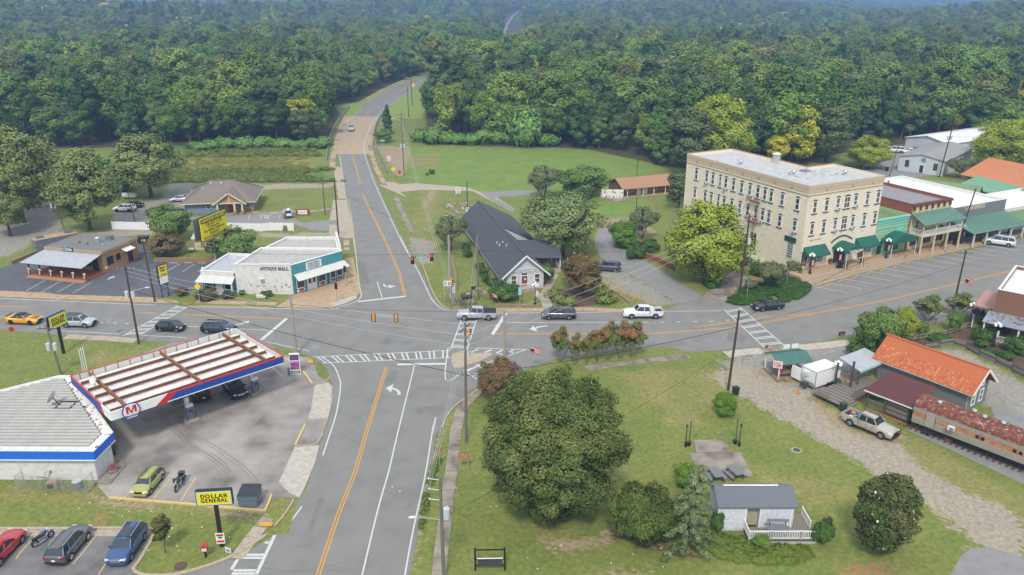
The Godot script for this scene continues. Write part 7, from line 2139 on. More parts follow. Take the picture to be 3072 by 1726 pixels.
func back_buildings():
	var u := (HB - HA).normalized()
	var n := V(-u.z,u.x)*-1.0
	n = V(u.z,-u.x)
	var t := along("olive_roof_shed","long shed with olive green metal roof behind the store","shed",V(91.5,-180.5),V(102.5,-172.5))
	wallbox(t,"wall",W(0,0,-7),W(13.5,3.6,0),"metal_grey")
	gable(t,0,13.5,-7,0,3.6,5.2,0.5,"metal_green_olive","metal_grey")
	t = along("green_roof_shed","long store with pale green metal roof behind the white roofs","shed",V(106.2,-185.2),V(110.5,-168.6))
	wallbox(t,"wall",W(0,0,-9),W(30,3.4,0),"concrete_grey")
	gable(t,0,30,-9,0,3.4,5.0,0.5,"metal_green_pale","concrete_grey")
	var s := S()
	seams(s,W(-0.5,3.34,0.5),W(30.5,3.34,0.5),W(30.5,5.16,-4.5),W(-0.5,5.16,-4.5),50,0.06,0.05)
	put(t,"roof_seam",s,"metal_green_pale")
	t = along("orange_roof_store","stone walled store with orange metal roof at the edge of town","store",V(112.7,-196.1),V(119,-182.3))
	wallbox(t,"wall",W(0,0,-18),W(36,3.4,0),"wall_stone")
	gable(t,0,36,-18,0,3.5,6.6,0.8,"roof_orange_metal","wall_stone")
	s = S()
	seams(s,W(-0.8,3.36,0.8),W(36.8,3.36,0.8),W(36.8,6.8,-9),W(-0.8,6.8,-9),60,0.06,0.06)
	put(t,"roof_seam",s,"roof_orange_metal")
	t = along("warehouse","white metal warehouse with grey roof in the yard","warehouse",V(105.87,-217.22),V(111.38,-212.17))
	wallbox(t,"wall",W(0,0,-26),W(11.5,3.9,0),"light_wall")
	var z := -26.0
	for k in 2:
		s = S()
		var x0 := -0.3 if k == 0 else 11.8
		ext(s,[W(x0,3.85,0.3),W(5.75,5.0,0.3),W(5.75,5.15,0.3),W(x0,4.0,0.3)],W(0,0,-26.6))
		put(t,"roof_slope",s,"metal_grey" if k == 0 else "metal_grey")
	s = S()
	ext(s,[W(0,3.9,0),W(11.5,3.9,0),W(5.75,4.95,0)],W(0,0,-0.15))
	put(t,"gable_wall",s,"light_wall")
	for x in [2.2,9.4]: window(t,W(x,1.3,0),0,1.0,1.8,{"f": "green_dark"})
	door(t,W(6.0,0.2,0),0,1.0,2.0,"metal_dark")
	s = S()
	cyl(s,W(6.2,3.6,0.0),W(6.2,3.6,0.06),0.6,0.6,14)
	put(t,"emblem",s,"teal")
	t = along("long_warehouse","long low warehouse with white roof behind the grey one","warehouse",V(130.21,-238.27),V(147.28,-248.34))
	wallbox(t,"wall",W(0,0,-14),W(40,3.4,0),"light_wall")
	gable(t,0,40,-14,0,3.4,4.8,0.4,"white_roof","light_wall")
	t = along("far_house","small white roofed house among the distant woods","house",V(-47.42,-687.94),V(-41.39,-687.94))
	wallbox(t,"wall",W(0,2,-8),W(12,6,0),"off_white")
	gable(t,0,12,-8,0,6,10,0.8,"white_roof","off_white")
	s = S()
	sheet(s,[V(113.8,-247.7),V(133.3,-252.2),V(143.4,-247.7),V(121.9,-214.7),V(106.6,-208),V(98.2,-209.7),V(96.7,-216.4)],0.01)
	sheet(s,[V(104.1,-224.5),V(117.2,-243.2),V(117.6,-239.9),V(103.2,-212.2),V(106.4,-208.3),V(101.9,-201),V(99.1,-208.3)],0.016)
	struct("yard",s,"asphalt_old","grey yard before the white warehouse")
# ---- east side: produce stand, depot, railway car, brick store
func depot_side():
	var s: SurfaceTool
	var O := V(46.0,-91.4)
	var t := along("depot","grey board depot with orange clay tile roof","building",O,O + V(0.585,0.81))
	var L := 11.6
	var hw := 2.5
	# own x runs along the ridge, z to the side that faces the lane
	wallbox(t,"wall",W(0.3,0,-hw*2 + 0.1),W(L - 0.3,2.9,-0.1),"light_wall")
	s = S()
	for i in 60: bx(s,0.4 + 0.18*i,0,-0.1,0.46 + 0.18*i,2.9,-0.06)
	for i in 26: bx(s,L - 0.3,0,-0.3 - 0.18*i,L - 0.26,2.9 + 1.9*(1.0 - absf(0.3 + 0.18*i - hw) / hw),-0.24 - 0.18*i)
	put(t,"board_batten",s,"plastic_grey")
	s = S()
	ext(s,[W(L - 0.3,2.9,-0.1),W(L - 0.3,2.9,-hw*2 + 0.1),W(L - 0.3,4.95,-hw)],W(-0.1,0,0))
	ext(s,[W(0.4,2.9,-0.1),W(0.4,2.9,-hw*2 + 0.1),W(0.4,4.95,-hw)],W(-0.1,0,0))
	put(t,"gable_wall",s,"plastic_grey")
	wallbox(t,"side_board",W(0.3,0,-0.09),W(L - 0.3,2.85,-0.07),"plastic_grey")
	for k in [-1,1]: window(t,W(L - 0.3,0.5,-hw + 0.9*k),PI / 2,0.9,1.7,{"t": 0.14})
	for k in [-1,1]: window(t,W(L - 0.3,2.6,-hw + 0.75*k),PI / 2,0.6,0.7,{"t": 0.12,"ny": 1})
	gable(t,0,L,-hw*2,0,2.95,5.0,0.45,"tile_orange_deep")
	for k in 2:
		s = S()
		beam(s,W(L + 0.48,2.62 + 0.02,0.45 if k == 0 else -hw*2 - 0.45),W(L + 0.48,5.05,-hw),0.06,0.28)
		put(t,"rake_board",s,"white_plain")
	wallbox(t,"eave_board",W(-0.45,2.52,0.4),W(L + 0.45,2.66,0.46),"white_plain")
	# single clay tiles on the slope to the lane; the far slope and the rest are one part
	var rows := 13
	var cols := 40
	var tw := (L + 0.9) / cols
	var e0 := W(0,2.62,0.47)
	var r0 := W(0,5.12,-hw)
	var sv := (r0 - e0) / rows
	var tile := S()
	var n := sv.normalized().cross(Vector3.RIGHT).normalized()
	if n.y < 0: n = -n
	for i in 4:
		var a := PI*i / 4.0
		var b := PI*(i + 1) / 4.0
		var f := func(q): return W(tw*0.5 - tw*0.48*cos(q),0,0) + n*(0.03 + 0.055*sin(q))
		qd(tile,f.call(a),f.call(b),f.call(b) + sv*1.12 - n*0.02,f.call(a) + sv*1.12 - n*0.02)
	for i in 4:
		var a := PI*i / 4.0
		var b := PI*(i + 1) / 4.0
		tri(tile,W(tw*0.5,0,0) + n*0.02,W(tw*0.5 - tw*0.48*cos(b),0,0) + n*(0.03 + 0.055*sin(b)),W(tw*0.5 - tw*0.48*cos(a),0,0) + n*(0.03 + 0.055*sin(a)))
	tile.generate_normals()
	var tm := tile.commit()
	rng.seed = 55
	var rest := S()
	var mats := ["tile_orange","tile_orange","tile_orange","tile_orange_deep","tile_orange_pale"]
	for j in rows:
		for i in cols:
			var p := W(-0.45 + tw*i,0,0) + e0 + sv*j
			if (rows - 1 - j)*cols + i < 0 or j*cols + i >= 300:
				rest.append_from(tm,0,Transform3D(Basis(),p))
			else:
				var o := mi(t,"roof_tile",tm,M[mats[rng.randi() % 5]])
				o.position = p
			if j % 1 == 0: rest.append_from(tm,0,Transform3D(Basis(Vector3.UP,PI),W(p.x + tw,p.y,-hw*2 - p.z)))
	mi(t,"tile_field",rest.commit(),M["tile_orange"]).set_meta("kind","stuff")
	for i in 24: piece(t,"ridge_tile",W(-0.4 + 0.53*i,5.2,-hw),W(0.5,0.1,0.3),"tile_orange")
	# lean-to with rusty red roof and plank hut
	t = along("deck_shed","plank shed under a dark red metal roof joined to a weathered deck","shed",V(41.6,-83.3),V(44.6,-79.5))
	var SL := 4.9
	metal_slope(t,"roof",W(-0.3,2.55,0.4),W(SL + 0.5,2.55,0.4),W(SL + 0.6,3.3,-5.0),W(0.0,3.3,-5.0),18,"metal_maroon",0.05)
	wallbox(t,"eave_board",W(-0.3,2.35,0.38),W(SL + 0.5,2.5,0.44),"white_plain")
	for j in 11: piece(t,"plank",W(3.55,0.45 + 0.18*j,-0.1),W(2.6,0.165,0.06),"wood_grey" if j % 3 else "wood_dark")
	for j in 11: piece(t,"plank",W(4.85,0.45 + 0.18*j,-1.1),W(0.06,0.165,2.0),"wood_dark" if j % 2 else "wood_grey")
	for q in [W(0.1,1.25,0.1),W(2.2,1.25,0.1),W(4.85,1.25,-0.05),W(0.3,1.5,-4.6)]: piece(t,"post",q,W(0.14,2.5,0.14),"wood_dark")
	railing(t,W(0.1,0.45,0.05),W(2.2,0.45,0.05),0.9,"wood_grey",0.16,0.1,0.05)
	s = S()
	for i in 50:
		var x := 0.1*i
		beam(s,W(x,0.0,0.3),W(minf(x + 0.42,SL),0.42,0.3),0.03,0.02)
		beam(s,W(minf(x + 0.42,SL),0.0,0.32),W(x,0.42,0.32),0.03,0.02)
	put(t,"lattice",s,"lattice_tan").set_meta("kind","stuff")
	t = along("timber_deck","weathered grey plank deck with steps and railings","deck",V(38.2,-83.3),V(41.6,-83.3 - 0.4))
	t.rotation.y = -0.9
	var dk := V(36.7,-85.6)
	t.position = dk
	t.rotation.y = deg_to_rad(35)
	for i in 30: piece(t,"plank",W(0.09 + 0.18*i,0.47,1.1),W(0.165,0.05,3.6),"wood_grey" if i % 4 else "wood_dark")
	for i in 24: piece(t,"plank",W(5.5 + 0.18*i,0.44,2.4),W(0.165,0.05,4.4),"wood_grey" if i % 3 else "wood_dark")
	for k in 2: piece(t,"step",W(1.4,0.3 - 0.16*k,3.1 + 0.3*k),W(2.8,0.08,0.32),"wood_grey")
	piece(t,"rim_board",W(2.7,0.3,2.92),W(5.4,0.34,0.06),"wood_grey")
	railing(t,W(2.9,0.5,2.85),W(5.4,0.5,2.85),0.9,"wood_grey",0.16,0.1,0.05)
	railing(t,W(0.05,0.5,-0.6),W(0.05,0.5,1.4),0.9,"wood_grey",0.2,0.1,0.05)
	piece(t,"tall_post",W(5.3,2.2,0.9),W(0.22,3.4,0.22),"wood_dark")
	piece(t,"tall_post",W(4.4,1.9,-0.6),W(0.16,2.8,0.16),"wood_dark")
	t = along("porch_cover","pale metal porch roof beside the orange tiled depot","porch",V(42.4,-88.3),V(47.2,-91.5))
	metal_slope(t,"roof",W(0,2.45,0.3),W(5.6,2.45,0.3),W(5.6,2.95,-3.0),W(0.4,2.95,-3.0),16,"metal_pale",0.05)
	for x in [0.3,5.2]: piece(t,"post",W(x,1.2,0.0),W(0.12,2.4,0.12),"wood_dark")
	wallbox(t,"eave_board",W(0,2.2,0.25),W(5.6,2.4,0.31),"pale_blue")
	# railway car
	t = along("railway_car","rusty stainless passenger railway car parked on its track","railway car",V(44.5,-78.4),V(44.5,-78.4) + V(0.643,0.766))
	var RL := 24.0
	wallbox(t,"body",W(0,1.1,-2.9),W(RL,3.0,0),"train_steel")
	s = S()
	for j in range(9): ext(s,[W(0,1.12 + 0.085*j,0.0),W(0,1.14 + 0.085*j,0.05),W(0,1.17 + 0.085*j,0.05),W(0,1.195 + 0.085*j,0.0)],W(RL,0,0))
	for j in range(6): ext(s,[W(0,2.52 + 0.085*j,0.0),W(0,2.54 + 0.085*j,0.05),W(0,2.57 + 0.085*j,0.05),W(0,2.595 + 0.085*j,0.0)],W(RL,0,0))
	put(t,"fluting",s,"train_steel")
	for i in 8: wallbox(t,"side_panel",W(0.05 + 3.0*i,1.92,0.0),W(3.0 + 3.0*i,2.48,0.03),"train_side")
	s = S()
	var arc := []
	for i in 11: arc.append(W(0,3.0 + 0.95*sin(PI*i / 10.0),-1.45 - 1.5*cos(PI*i / 10.0)))
	s.set_smooth_group(4)
	for i in 10: qd(s,arc[i],arc[i] + W(RL,0,0),arc[i + 1] + W(RL,0,0),arc[i + 1])
	s.set_smooth_group(-1)
	for i in range(1,9): tri(s,arc[0],arc[i],arc[i + 1])
	tri(s,arc[0],arc[9],arc[10])
	put(t,"roof",s,"train_roof")
	for k in 22:
		s = S()
		for i in 10: beam(s,arc[i] + W(0.6 + 1.1*k,0.01,0),arc[i + 1] + W(0.6 + 1.1*k,0.01,0),0.06,0.04)
		put(t,"roof_rib",s,"trainrib")
	for q in [[2.2,0.6],[5.4,-0.3],[6.6,0.2],[8.4,0.1],[14.0,0.4]]: vent(t,W(q[0],3.8,-1.5 + q[1]),0.28,0.3,"galvanised")
	var dr := group_node(t,"door",W(1.9,1.2,0.03))
	piece(dr,"leaf",W(0,0.9,0.02),W(0.95,1.8,0.04),"train_steel")
	piece(dr,"frame",W(0,0.9,0.0),W(1.1,1.9,0.03),"wood_dark")
	air_unit(t,W(4.2,1.95,0.03),0,"off_white")
	for x in [7.0,10.6,14.2]:
		for d in [-0.28,0.28]:
			s = S()
			cyl(s,W(x + d,2.2,0.0),W(x + d,2.2,0.06),0.2,0.2,10)
			put(t,"porthole",s,"black")
	wallbox(t,"underframe",W(1.0,0.55,-2.6),W(RL,1.1,-0.3),"black_matt")
	for bog in [2.8,20.5]:
		var b := group_node(t,"bogie",W(bog,0,0))
		piece(b,"frame",W(0,0.6,-0.45),W(3.2,0.22,0.2),"rust")
		for x in [-1.1,1.1]:
			for z in [-0.5,-2.2]:
				s = S()
				cyl(s,W(x,0.52,z - 0.06),W(x,0.52,z + 0.06),0.42,0.42,14)
				put(b,"wheel",s,"rust")
	s = S()
	for x in [-0.1,0.12]: bx(s,1.55 + x,0.4,-0.05,1.6 + x,1.1,0.02)
	for q in 3: bx(s,1.4,0.35 + 0.25*q,-0.1,2.3,0.4 + 0.25*q,0.04)
	put(t,"step_ladder",s,"metal_dark")
	words(t,"lettering","TRANSPORTATION",0.22,"cream_trim",W(18.0,2.4,0.05),Vector3.ZERO,3.0)
	t = along("railway_track","short rusty track with dark sleepers under the railway car","track",V(44.5,-78.4),V(44.5,-78.4) + V(0.643,0.766))
	for z in [-0.7,-2.15]: wallbox(t,"rail",W(-1.5,0.1,z - 0.035),W(26,0.24,z + 0.035),"rust")
	for i in 44: piece(t,"sleeper",W(-1.3 + 0.62*i,0.05,-1.45),W(0.24,0.12,2.7),"wood_dark")
	s = S()
	sheet(s,[V(44.17,-78.45),V(51.1,-67.63),V(53.24,-69.45),V(46.57,-79.59)],0.02)
	struct("track_bed",s,"asphalt_old","dark ballast under the railway car")
	# produce stand
	t = along("produce_stand","small produce stand with green metal roof and hand painted sign","stall",V(33.5,-90.7),V(37.6,-91.6))
	metal_slope(t,"roof",W(-0.3,2.3,0.5),W(4.5,2.3,0.5),W(4.5,2.95,-1.6),W(-0.3,2.95,-1.6),14,"metal_teal_roof",0.04)
	metal_slope(t,"roof",W(-0.3,2.3,-3.4),W(4.5,2.3,-3.4),W(4.5,2.95,-1.6),W(-0.3,2.95,-1.6),14,"metal_teal_roof",0.04)
	for q in [W(0,1.15,0.2),W(4.2,1.15,0.2),W(0,1.15,-3.1),W(4.2,1.15,-3.1)]: piece(t,"post",q,W(0.12,2.3,0.12),"white_plain")
	wallbox(t,"floor",W(-0.2,0.0,-3.3),W(4.4,0.25,0.4),"wood_grey")
	for q in [[0.2,0.9,-0.2,"wood_grey"],[2.1,0.85,0.1,"green_dark"],[2.1,0.8,-1.6,"black_matt"]]: piece(t,"shelf",W(q[0] + 0.9,q[1],q[2]),W(1.9,0.06,0.8),q[3])
	for q in 8: piece(t,"produce_tray",W(0.5 + 0.5*(q % 4)*1.8,0.98,-0.2 - 1.3*(q / 4)),W(0.5,0.14,0.45),["red","terracotta","orange","green_sign"][q % 4])
	for q in [W(-0.25,0.4,0.5),W(0.9,0.3,0.6),W(2.6,0.2,0.7),W(3.4,0.2,0.6)]: piece(t,"crate",q,W(0.5,0.3,0.35),"lattice_tan")
	var g := group_node(t,"sign_board",W(-0.35,2.0,0.3),-0.6)
	piece(g,"board",W(0,0.3,0),W(1.1,0.95,0.05),"white_plain")
	for i in 3: words(g,"lettering",["HOT","BOILED","P-NUTS"][i],0.24,"red",W(0,0.58 - 0.28*i,0.04),Vector3.ZERO,0.9)
	for x in [2.8,4.0]: piece(t,"roof_board",W(x,2.9,-3.2),W(0.9,0.6,0.05),"white_plain")
	# white trailer
	t = along("cargo_trailer","white enclosed cargo trailer parked beside the produce stand","trailer",V(35.9,-89.6),V(37.4,-87.8))
	t.rotation.y = atan2(-1.85,1.05)
	t.position = V(36.0,-89.55)
	wallbox(t,"body",W(0,0.45,-4.0),W(2.2,2.5,0),"white_plain")
	for q in [[0.0,0.0],[2.2,0.0],[0.0,-4.0],[2.2,-4.0]]: piece(t,"corner_trim",W(q[0],1.47,q[1]),W(0.09,2.06,0.09),"galvanised")
	wallbox(t,"roof_rim",W(-0.03,2.47,-4.03),W(2.23,2.55,0.03),"galvanised")
	wallbox(t,"roof_skin",W(0.06,2.55,-3.94),W(2.14,2.57,-0.06),"white_plain")
	wallbox(t,"stone_guard",W(0.1,0.45,0.0),W(2.1,0.95,0.03),"galvanised")
	piece(t,"wall_unit",W(0.8,1.95,0.22),W(0.7,0.5,0.42),"off_white")
	piece(t,"side_door",W(-0.75,1.3,0.05),W(1.5,1.7,0.06),"white_plain")
	piece(t,"tongue_box",W(1.1,0.65,0.6),W(0.8,0.5,0.6),"charcoal")
	for z in [-2.4,-3.05]:
		for x in [2.15,0.05]:
			s = S()
			cyl(s,W(x - 0.1,0.32,z),W(x + 0.1,0.32,z),0.32,0.32,12)
			put(t,"wheel",s,"tyre")
	t = along("brick_store","old brick store with white roof and grey porch at the street","store",V(65.9,-103.0),V(78.0,-93.0))
	block(t,[W(0.5,0,-2.5),W(22,0,-2.5),W(22,0,-16),W(0.5,0,-16)],0,7.0,0.5,"brick_brown","white_roof","white_roof")
	metal_slope(t,"porch_roof",W(-0.2,2.9,0.4),W(18,2.9,0.4),W(18,3.7,-2.5),W(0,3.7,-2.5),40,"metal_porch",0.05)
	for i in 4: piece(t,"porch_post",W(0.1 + 4.2*i,1.5,0.1),W(0.2,2.9,0.2),"white_plain")
	for i in 3: railing(t,W(0.1 + 4.2*i,0.3,0.1),W(4.3 + 4.2*i,0.3,0.1),0.9,"white_plain",0.2,0.1)
	wallbox(t,"porch_floor",W(0,0,-2.5),W(18,0.3,0.3),"wood_grey")
	for x in [2.2,6.5,10.0]: window(t,W(x,0.9,-2.5),0,1.8,1.5,{"nx": 3,"ny": 3,"g": "glass_dark","f": "black"})
	wallbox(t,"street_awning",W(-2.2,3.4,-12),W(0.5,3.52,-4.0),"awning_faded")
	for z in [-11.5,-4.5]: piece(t,"awning_post",W(-2.0,1.7,z),W(0.18,3.4,0.18),"white_plain")
	s = S()
	cyl(s,W(-1.6,2.8,-3.6),W(-1.6,2.8,-3.5),0.55,0.55,14)
	put(t,"oval_sign",s,"black")
	# timber retaining wall and rail fence
	t = thing("timber_wall","weathered timber retaining wall round the gravel lot","wall")
	var p := resample([V(56.6,-100.1),V(60.7,-101.1),V(62.1,-101.7),V(63,-97.7),V(64.2,-94.8),V(65.2,-91.6),V(66.1,-88.6)],2.4)
	for i in p.size():
		piece(t,"post",up(p[i],0.5),W(0.16,1.05,0.16),"wood_dark")
		if i < p.size() - 1:
			for j in 4:
				s = S()
				ridge(s,[p[i].lerp(p[i + 1],0.01),p[i + 1]],0.1,0.24*j,0.24*j + 0.225)
				put(t,"timber",s,"wood_grey" if (i + j) % 3 else "wood_dark")
	rebase(t,p[0])
	t = thing("rail_fence","grey split rail fence along the planted slope","fence")
	p = resample([V(54.4,-101.9),V(58.4,-103.1),V(62.1,-104.5),V(66.7,-107.2)],2.6)
	for i in p.size():
		piece(t,"post",up(p[i],0.55),W(0.14,1.1,0.14),"wood_dark")
		if i < p.size() - 1:
			for y in [0.45,0.9]:
				s = S()
				beam(s,up(p[i],y),up(p[i + 1],y),0.08,0.14)
				put(t,"rail",s,"wood_grey")
	rebase(t,p[0])
	t = thing("iron_fence","thin black iron fence along the street lawn","fence")
	p = resample([V(48.3,-103.9),V(51,-104.7),V(61.3,-108.1),V(64.6,-109.8)],2.6)
	for i in p.size():
		piece(t,"post",up(p[i],0.5),W(0.05,1.0,0.05),"metal_dark")
		if i < p.size() - 1:
			s = S()
			beam(s,up(p[i],0.95),up(p[i + 1],0.95),0.04,0.04)
			put(t,"rail",s,"metal_dark")
	rebase(t,p[0])
func tank(label: String,at: Vector3,turn: float,L: float,r: float,m := "off_white"):
	var t := thing("propane_tank",label,"tank",at,turn)
	var s := S()
	cyl(s,W(-L / 2 + r,r + 0.25,0),W(L / 2 - r,r + 0.25,0),r,r,14,false)
	sph(s,W(-L / 2 + r,r + 0.25,0),W(r,r,r),12,8)
	sph(s,W(L / 2 - r,r + 0.25,0),W(r,r,r),12,8)
	put(t,"vessel",s,m)
	for x in [-L*0.25,L*0.25]: piece(t,"leg",W(x,0.2,0),W(0.15,0.4,r*1.4),"metal_steel")
	s = S()
	cyl(s,W(0,2*r + 0.2,0),W(0,2*r + 0.4,0),0.16,0.14,8)
	put(t,"valve_cap",s,"metal_steel")
# picnic table with its top, benches and legs; z is the long axis of nothing: x runs along the boards
func picnic_table(label: String,at: Vector3,turn: float,m := "plastic_grey"):
	var t := thing("picnic_table",label,"table",at,turn)
	for i in 5: piece(t,"board",W(0,0.74,-0.32 + 0.16*i),W(1.9,0.045,0.15),m)
	for z in [-0.75,0.75]: piece(t,"bench",W(0,0.44,z),W(1.9,0.045,0.26),m)
	for x in [-0.7,0.7]:
		var s := S()
		for z in [-1,1]: beam(s,W(x,0,z*0.65),W(x,0.72,z*0.2),0.06,0.06)
		beam(s,W(x,0.4,-0.8),W(x,0.4,0.8),0.06,0.06)
		put(t,"leg",s,"metal_dark")
	return t
func park_side():
	var s := S()
	slab(s,[V(19.6,-73.6),V(23.3,-73.7),V(23.4,-76.2),V(19.8,-76.1)],-0.02,0.08)
	struct("patio_slab",s,"concrete_grey","smaller concrete slab beyond the picnic tables")
	s = S()
	slab(s,[V(18.8,-73.4),V(24.3,-73.6),V(24.4,-69.2),V(19,-68.9)],-0.02,0.1)
	struct("patio_slab",s,"concrete_grey","large concrete slab under the picnic tables")
	picnic_table("grey picnic table on the slab nearer the cedar",V(20.43,-69.52) + V(0,0.6),1.75)
	picnic_table("grey picnic table on the slab nearer the open lawn",V(22.47,-69.9) + V(0,0.6),1.95)
	# little white house with deck
	var A := V(18.6,-60.5)
	var t := along("park_house","little white sided house with grey shingle roof and deck","house",A,A + V(1,0.0))
	var L := 6.9
	wallbox(t,"wall",W(0,0.05,-3.2),W(2.6,2.55,0),"siding_white")
	wallbox(t,"wall",W(3.7,0.05,-3.2),W(L - 0.1,2.55,0),"siding_white")
	wallbox(t,"wall",W(2.6,0.3,-3.2),W(3.7,2.55,-0.5),"concrete")
	s = S()
	for r in [[0.0,2.45],[3.75,L - 0.3]]:
		for j in 18: ext(s,[W(r[0],0.32 + 0.124*j,0),W(r[0],0.32 + 0.124*j,0.03),W(r[0],0.44 + 0.124*j,0.006),W(r[0],0.44 + 0.124*j,0)],W(r[1] - r[0],0,0))
	put(t,"siding_board",s,"siding_white")
	for x in [0.0,2.45,3.75,L - 0.3]: piece(t,"corner_board",W(x,1.42,0.03),W(0.1,2.25,0.08),"white_plain")
	gable(t,0,L,-3.4,0,2.62,3.55,0.16,"shingle_grey","siding_white")
	s = S()
	rng.seed = 66
	for j in 9:
		var f := (j + 0.5) / 9.0
		beam(s,W(-0.16,lerpf(2.68,3.69,f),lerpf(0.16,-1.7,f)),W(L + 0.16,lerpf(2.68,3.69,f),lerpf(0.16,-1.7,f)),0.04,0.012)
	put(t,"shingle_course",s,"shingle_grey")
	piece(t,"ridge_cap",W(3.2,3.74,-1.7),W(5.0,0.05,0.16),"white_plain")
	s = S()
	bx(s,2.4,0.25,0.0,8.3,0.4,1.75)
	bx(s,L - 0.3,0.25,-1.9,8.3,0.4,0.0)
	put(t,"deck_frame",s,"wood_dark")
	for i in 13: piece(t,"deck_plank",W(5.35,0.42,0.07 + 0.135*i),W(5.9,0.03,0.12),"wood_grey")
	for i in 14: piece(t,"deck_plank",W(7.45,0.42,-0.1 - 0.135*i),W(1.7,0.03,0.12),"wood_grey")
	railing(t,W(2.4,0.42,1.7),W(4.4,0.42,1.7),0.85,"white_plain",0.15,0.1,0.05)
	railing(t,W(4.4,0.42,1.7),W(7.0,0.42,1.7),0.85,"white_plain",0.15,0.1,0.05)
	railing(t,W(7.0,0.42,1.7),W(8.3,0.42,1.7),0.85,"white_plain",0.15,0.1,0.05)
	railing(t,W(2.4,0.42,0.1),W(2.4,0.42,1.7),0.85,"white_plain",0.15,0.1,0.05)
	railing(t,W(8.3,0.42,-1.8),W(8.3,0.42,0.3),0.85,"white_plain",0.15,0.1,0.05)
	s = S()
	for i in 60:
		for k in 2: beam(s,W(2.4 + 0.1*i - (0.12 if k else -0.12),0.0,1.78 + 0.01*k),W(2.4 + 0.1*i + (0.12 if k else -0.12),0.26,1.78 + 0.01*k),0.025,0.012)
	put(t,"lattice",s,"white_plain").set_meta("kind","stuff")
	var pt: Node3D = picnic_table("grey picnic table stood on its side against the white house",A + V(5.05,0.75),0.0)
	pt.position.y = 1.15
	pt.rotation = Vector3(PI / 2 - 0.15,0,0.06)
# ---- vehicles: x forward, z to the driver's right
func loft(s: SurfaceTool,rings: Array):
	s.set_smooth_group(6)
	for i in rings.size() - 1:
		var a: Array = rings[i]
		var b: Array = rings[i + 1]
		for j in a.size():
			var k := (j + 1) % a.size()
			qd(s,a[j],b[j],b[k],a[k])
	s.set_smooth_group(-1)
	for e in [0,rings.size() - 1]:
		for j in range(1,rings[e].size() - 1): tri(s,rings[e][0],rings[e][j],rings[e][j + 1])
func body_ring(x: float,hw: float,y0: float,y1: float) -> Array:
	return [W(x,y0,-hw*0.9),W(x,y0 + 0.16,-hw),W(x,lerpf(y0,y1,0.62),-hw),W(x,y1 - 0.05,-hw*0.94),W(x,y1,-hw*0.8),W(x,y1 + 0.03,0),W(x,y1,hw*0.8),W(x,y1 - 0.05,hw*0.94),W(x,lerpf(y0,y1,0.62),hw),W(x,y0 + 0.16,hw),W(x,y0,hw*0.9)]
# spec: L W H, hood, belt, deck heights, then x of: windscreen foot, roof front, roof rear, rear glass foot; wheelbase, wheel radius, ground clearance
const SPECS := {
	"muscle": [5.0,1.9,1.46,0.95,1.0,1.05,0.95,0.25,-1.0,-1.75,3.0,0.36,0.2],
	"sedan": [4.95,1.85,1.42,0.88,0.95,0.98,1.05,0.45,-0.85,-1.6,2.75,0.32,0.22],
	"hatch": [4.0,1.72,1.48,0.95,1.0,1.0,1.15,0.55,-1.5,-1.85,2.5,0.31,0.22],
	"suv": [4.75,1.9,1.72,1.08,1.12,1.12,1.15,0.55,-1.85,-2.2,2.75,0.36,0.26],
	"big_suv": [5.6,2.02,1.92,1.15,1.22,1.2,1.35,0.75,-2.35,-2.65,3.3,0.4,0.3],
	"minivan": [5.1,1.98,1.74,1.05,1.12,1.1,1.6,0.75,-2.05,-2.4,3.0,0.34,0.22],
	"pickup": [5.9,2.0,1.95,1.2,1.28,0.85,1.25,0.65,-0.85,-1.0,3.6,0.42,0.36],
}
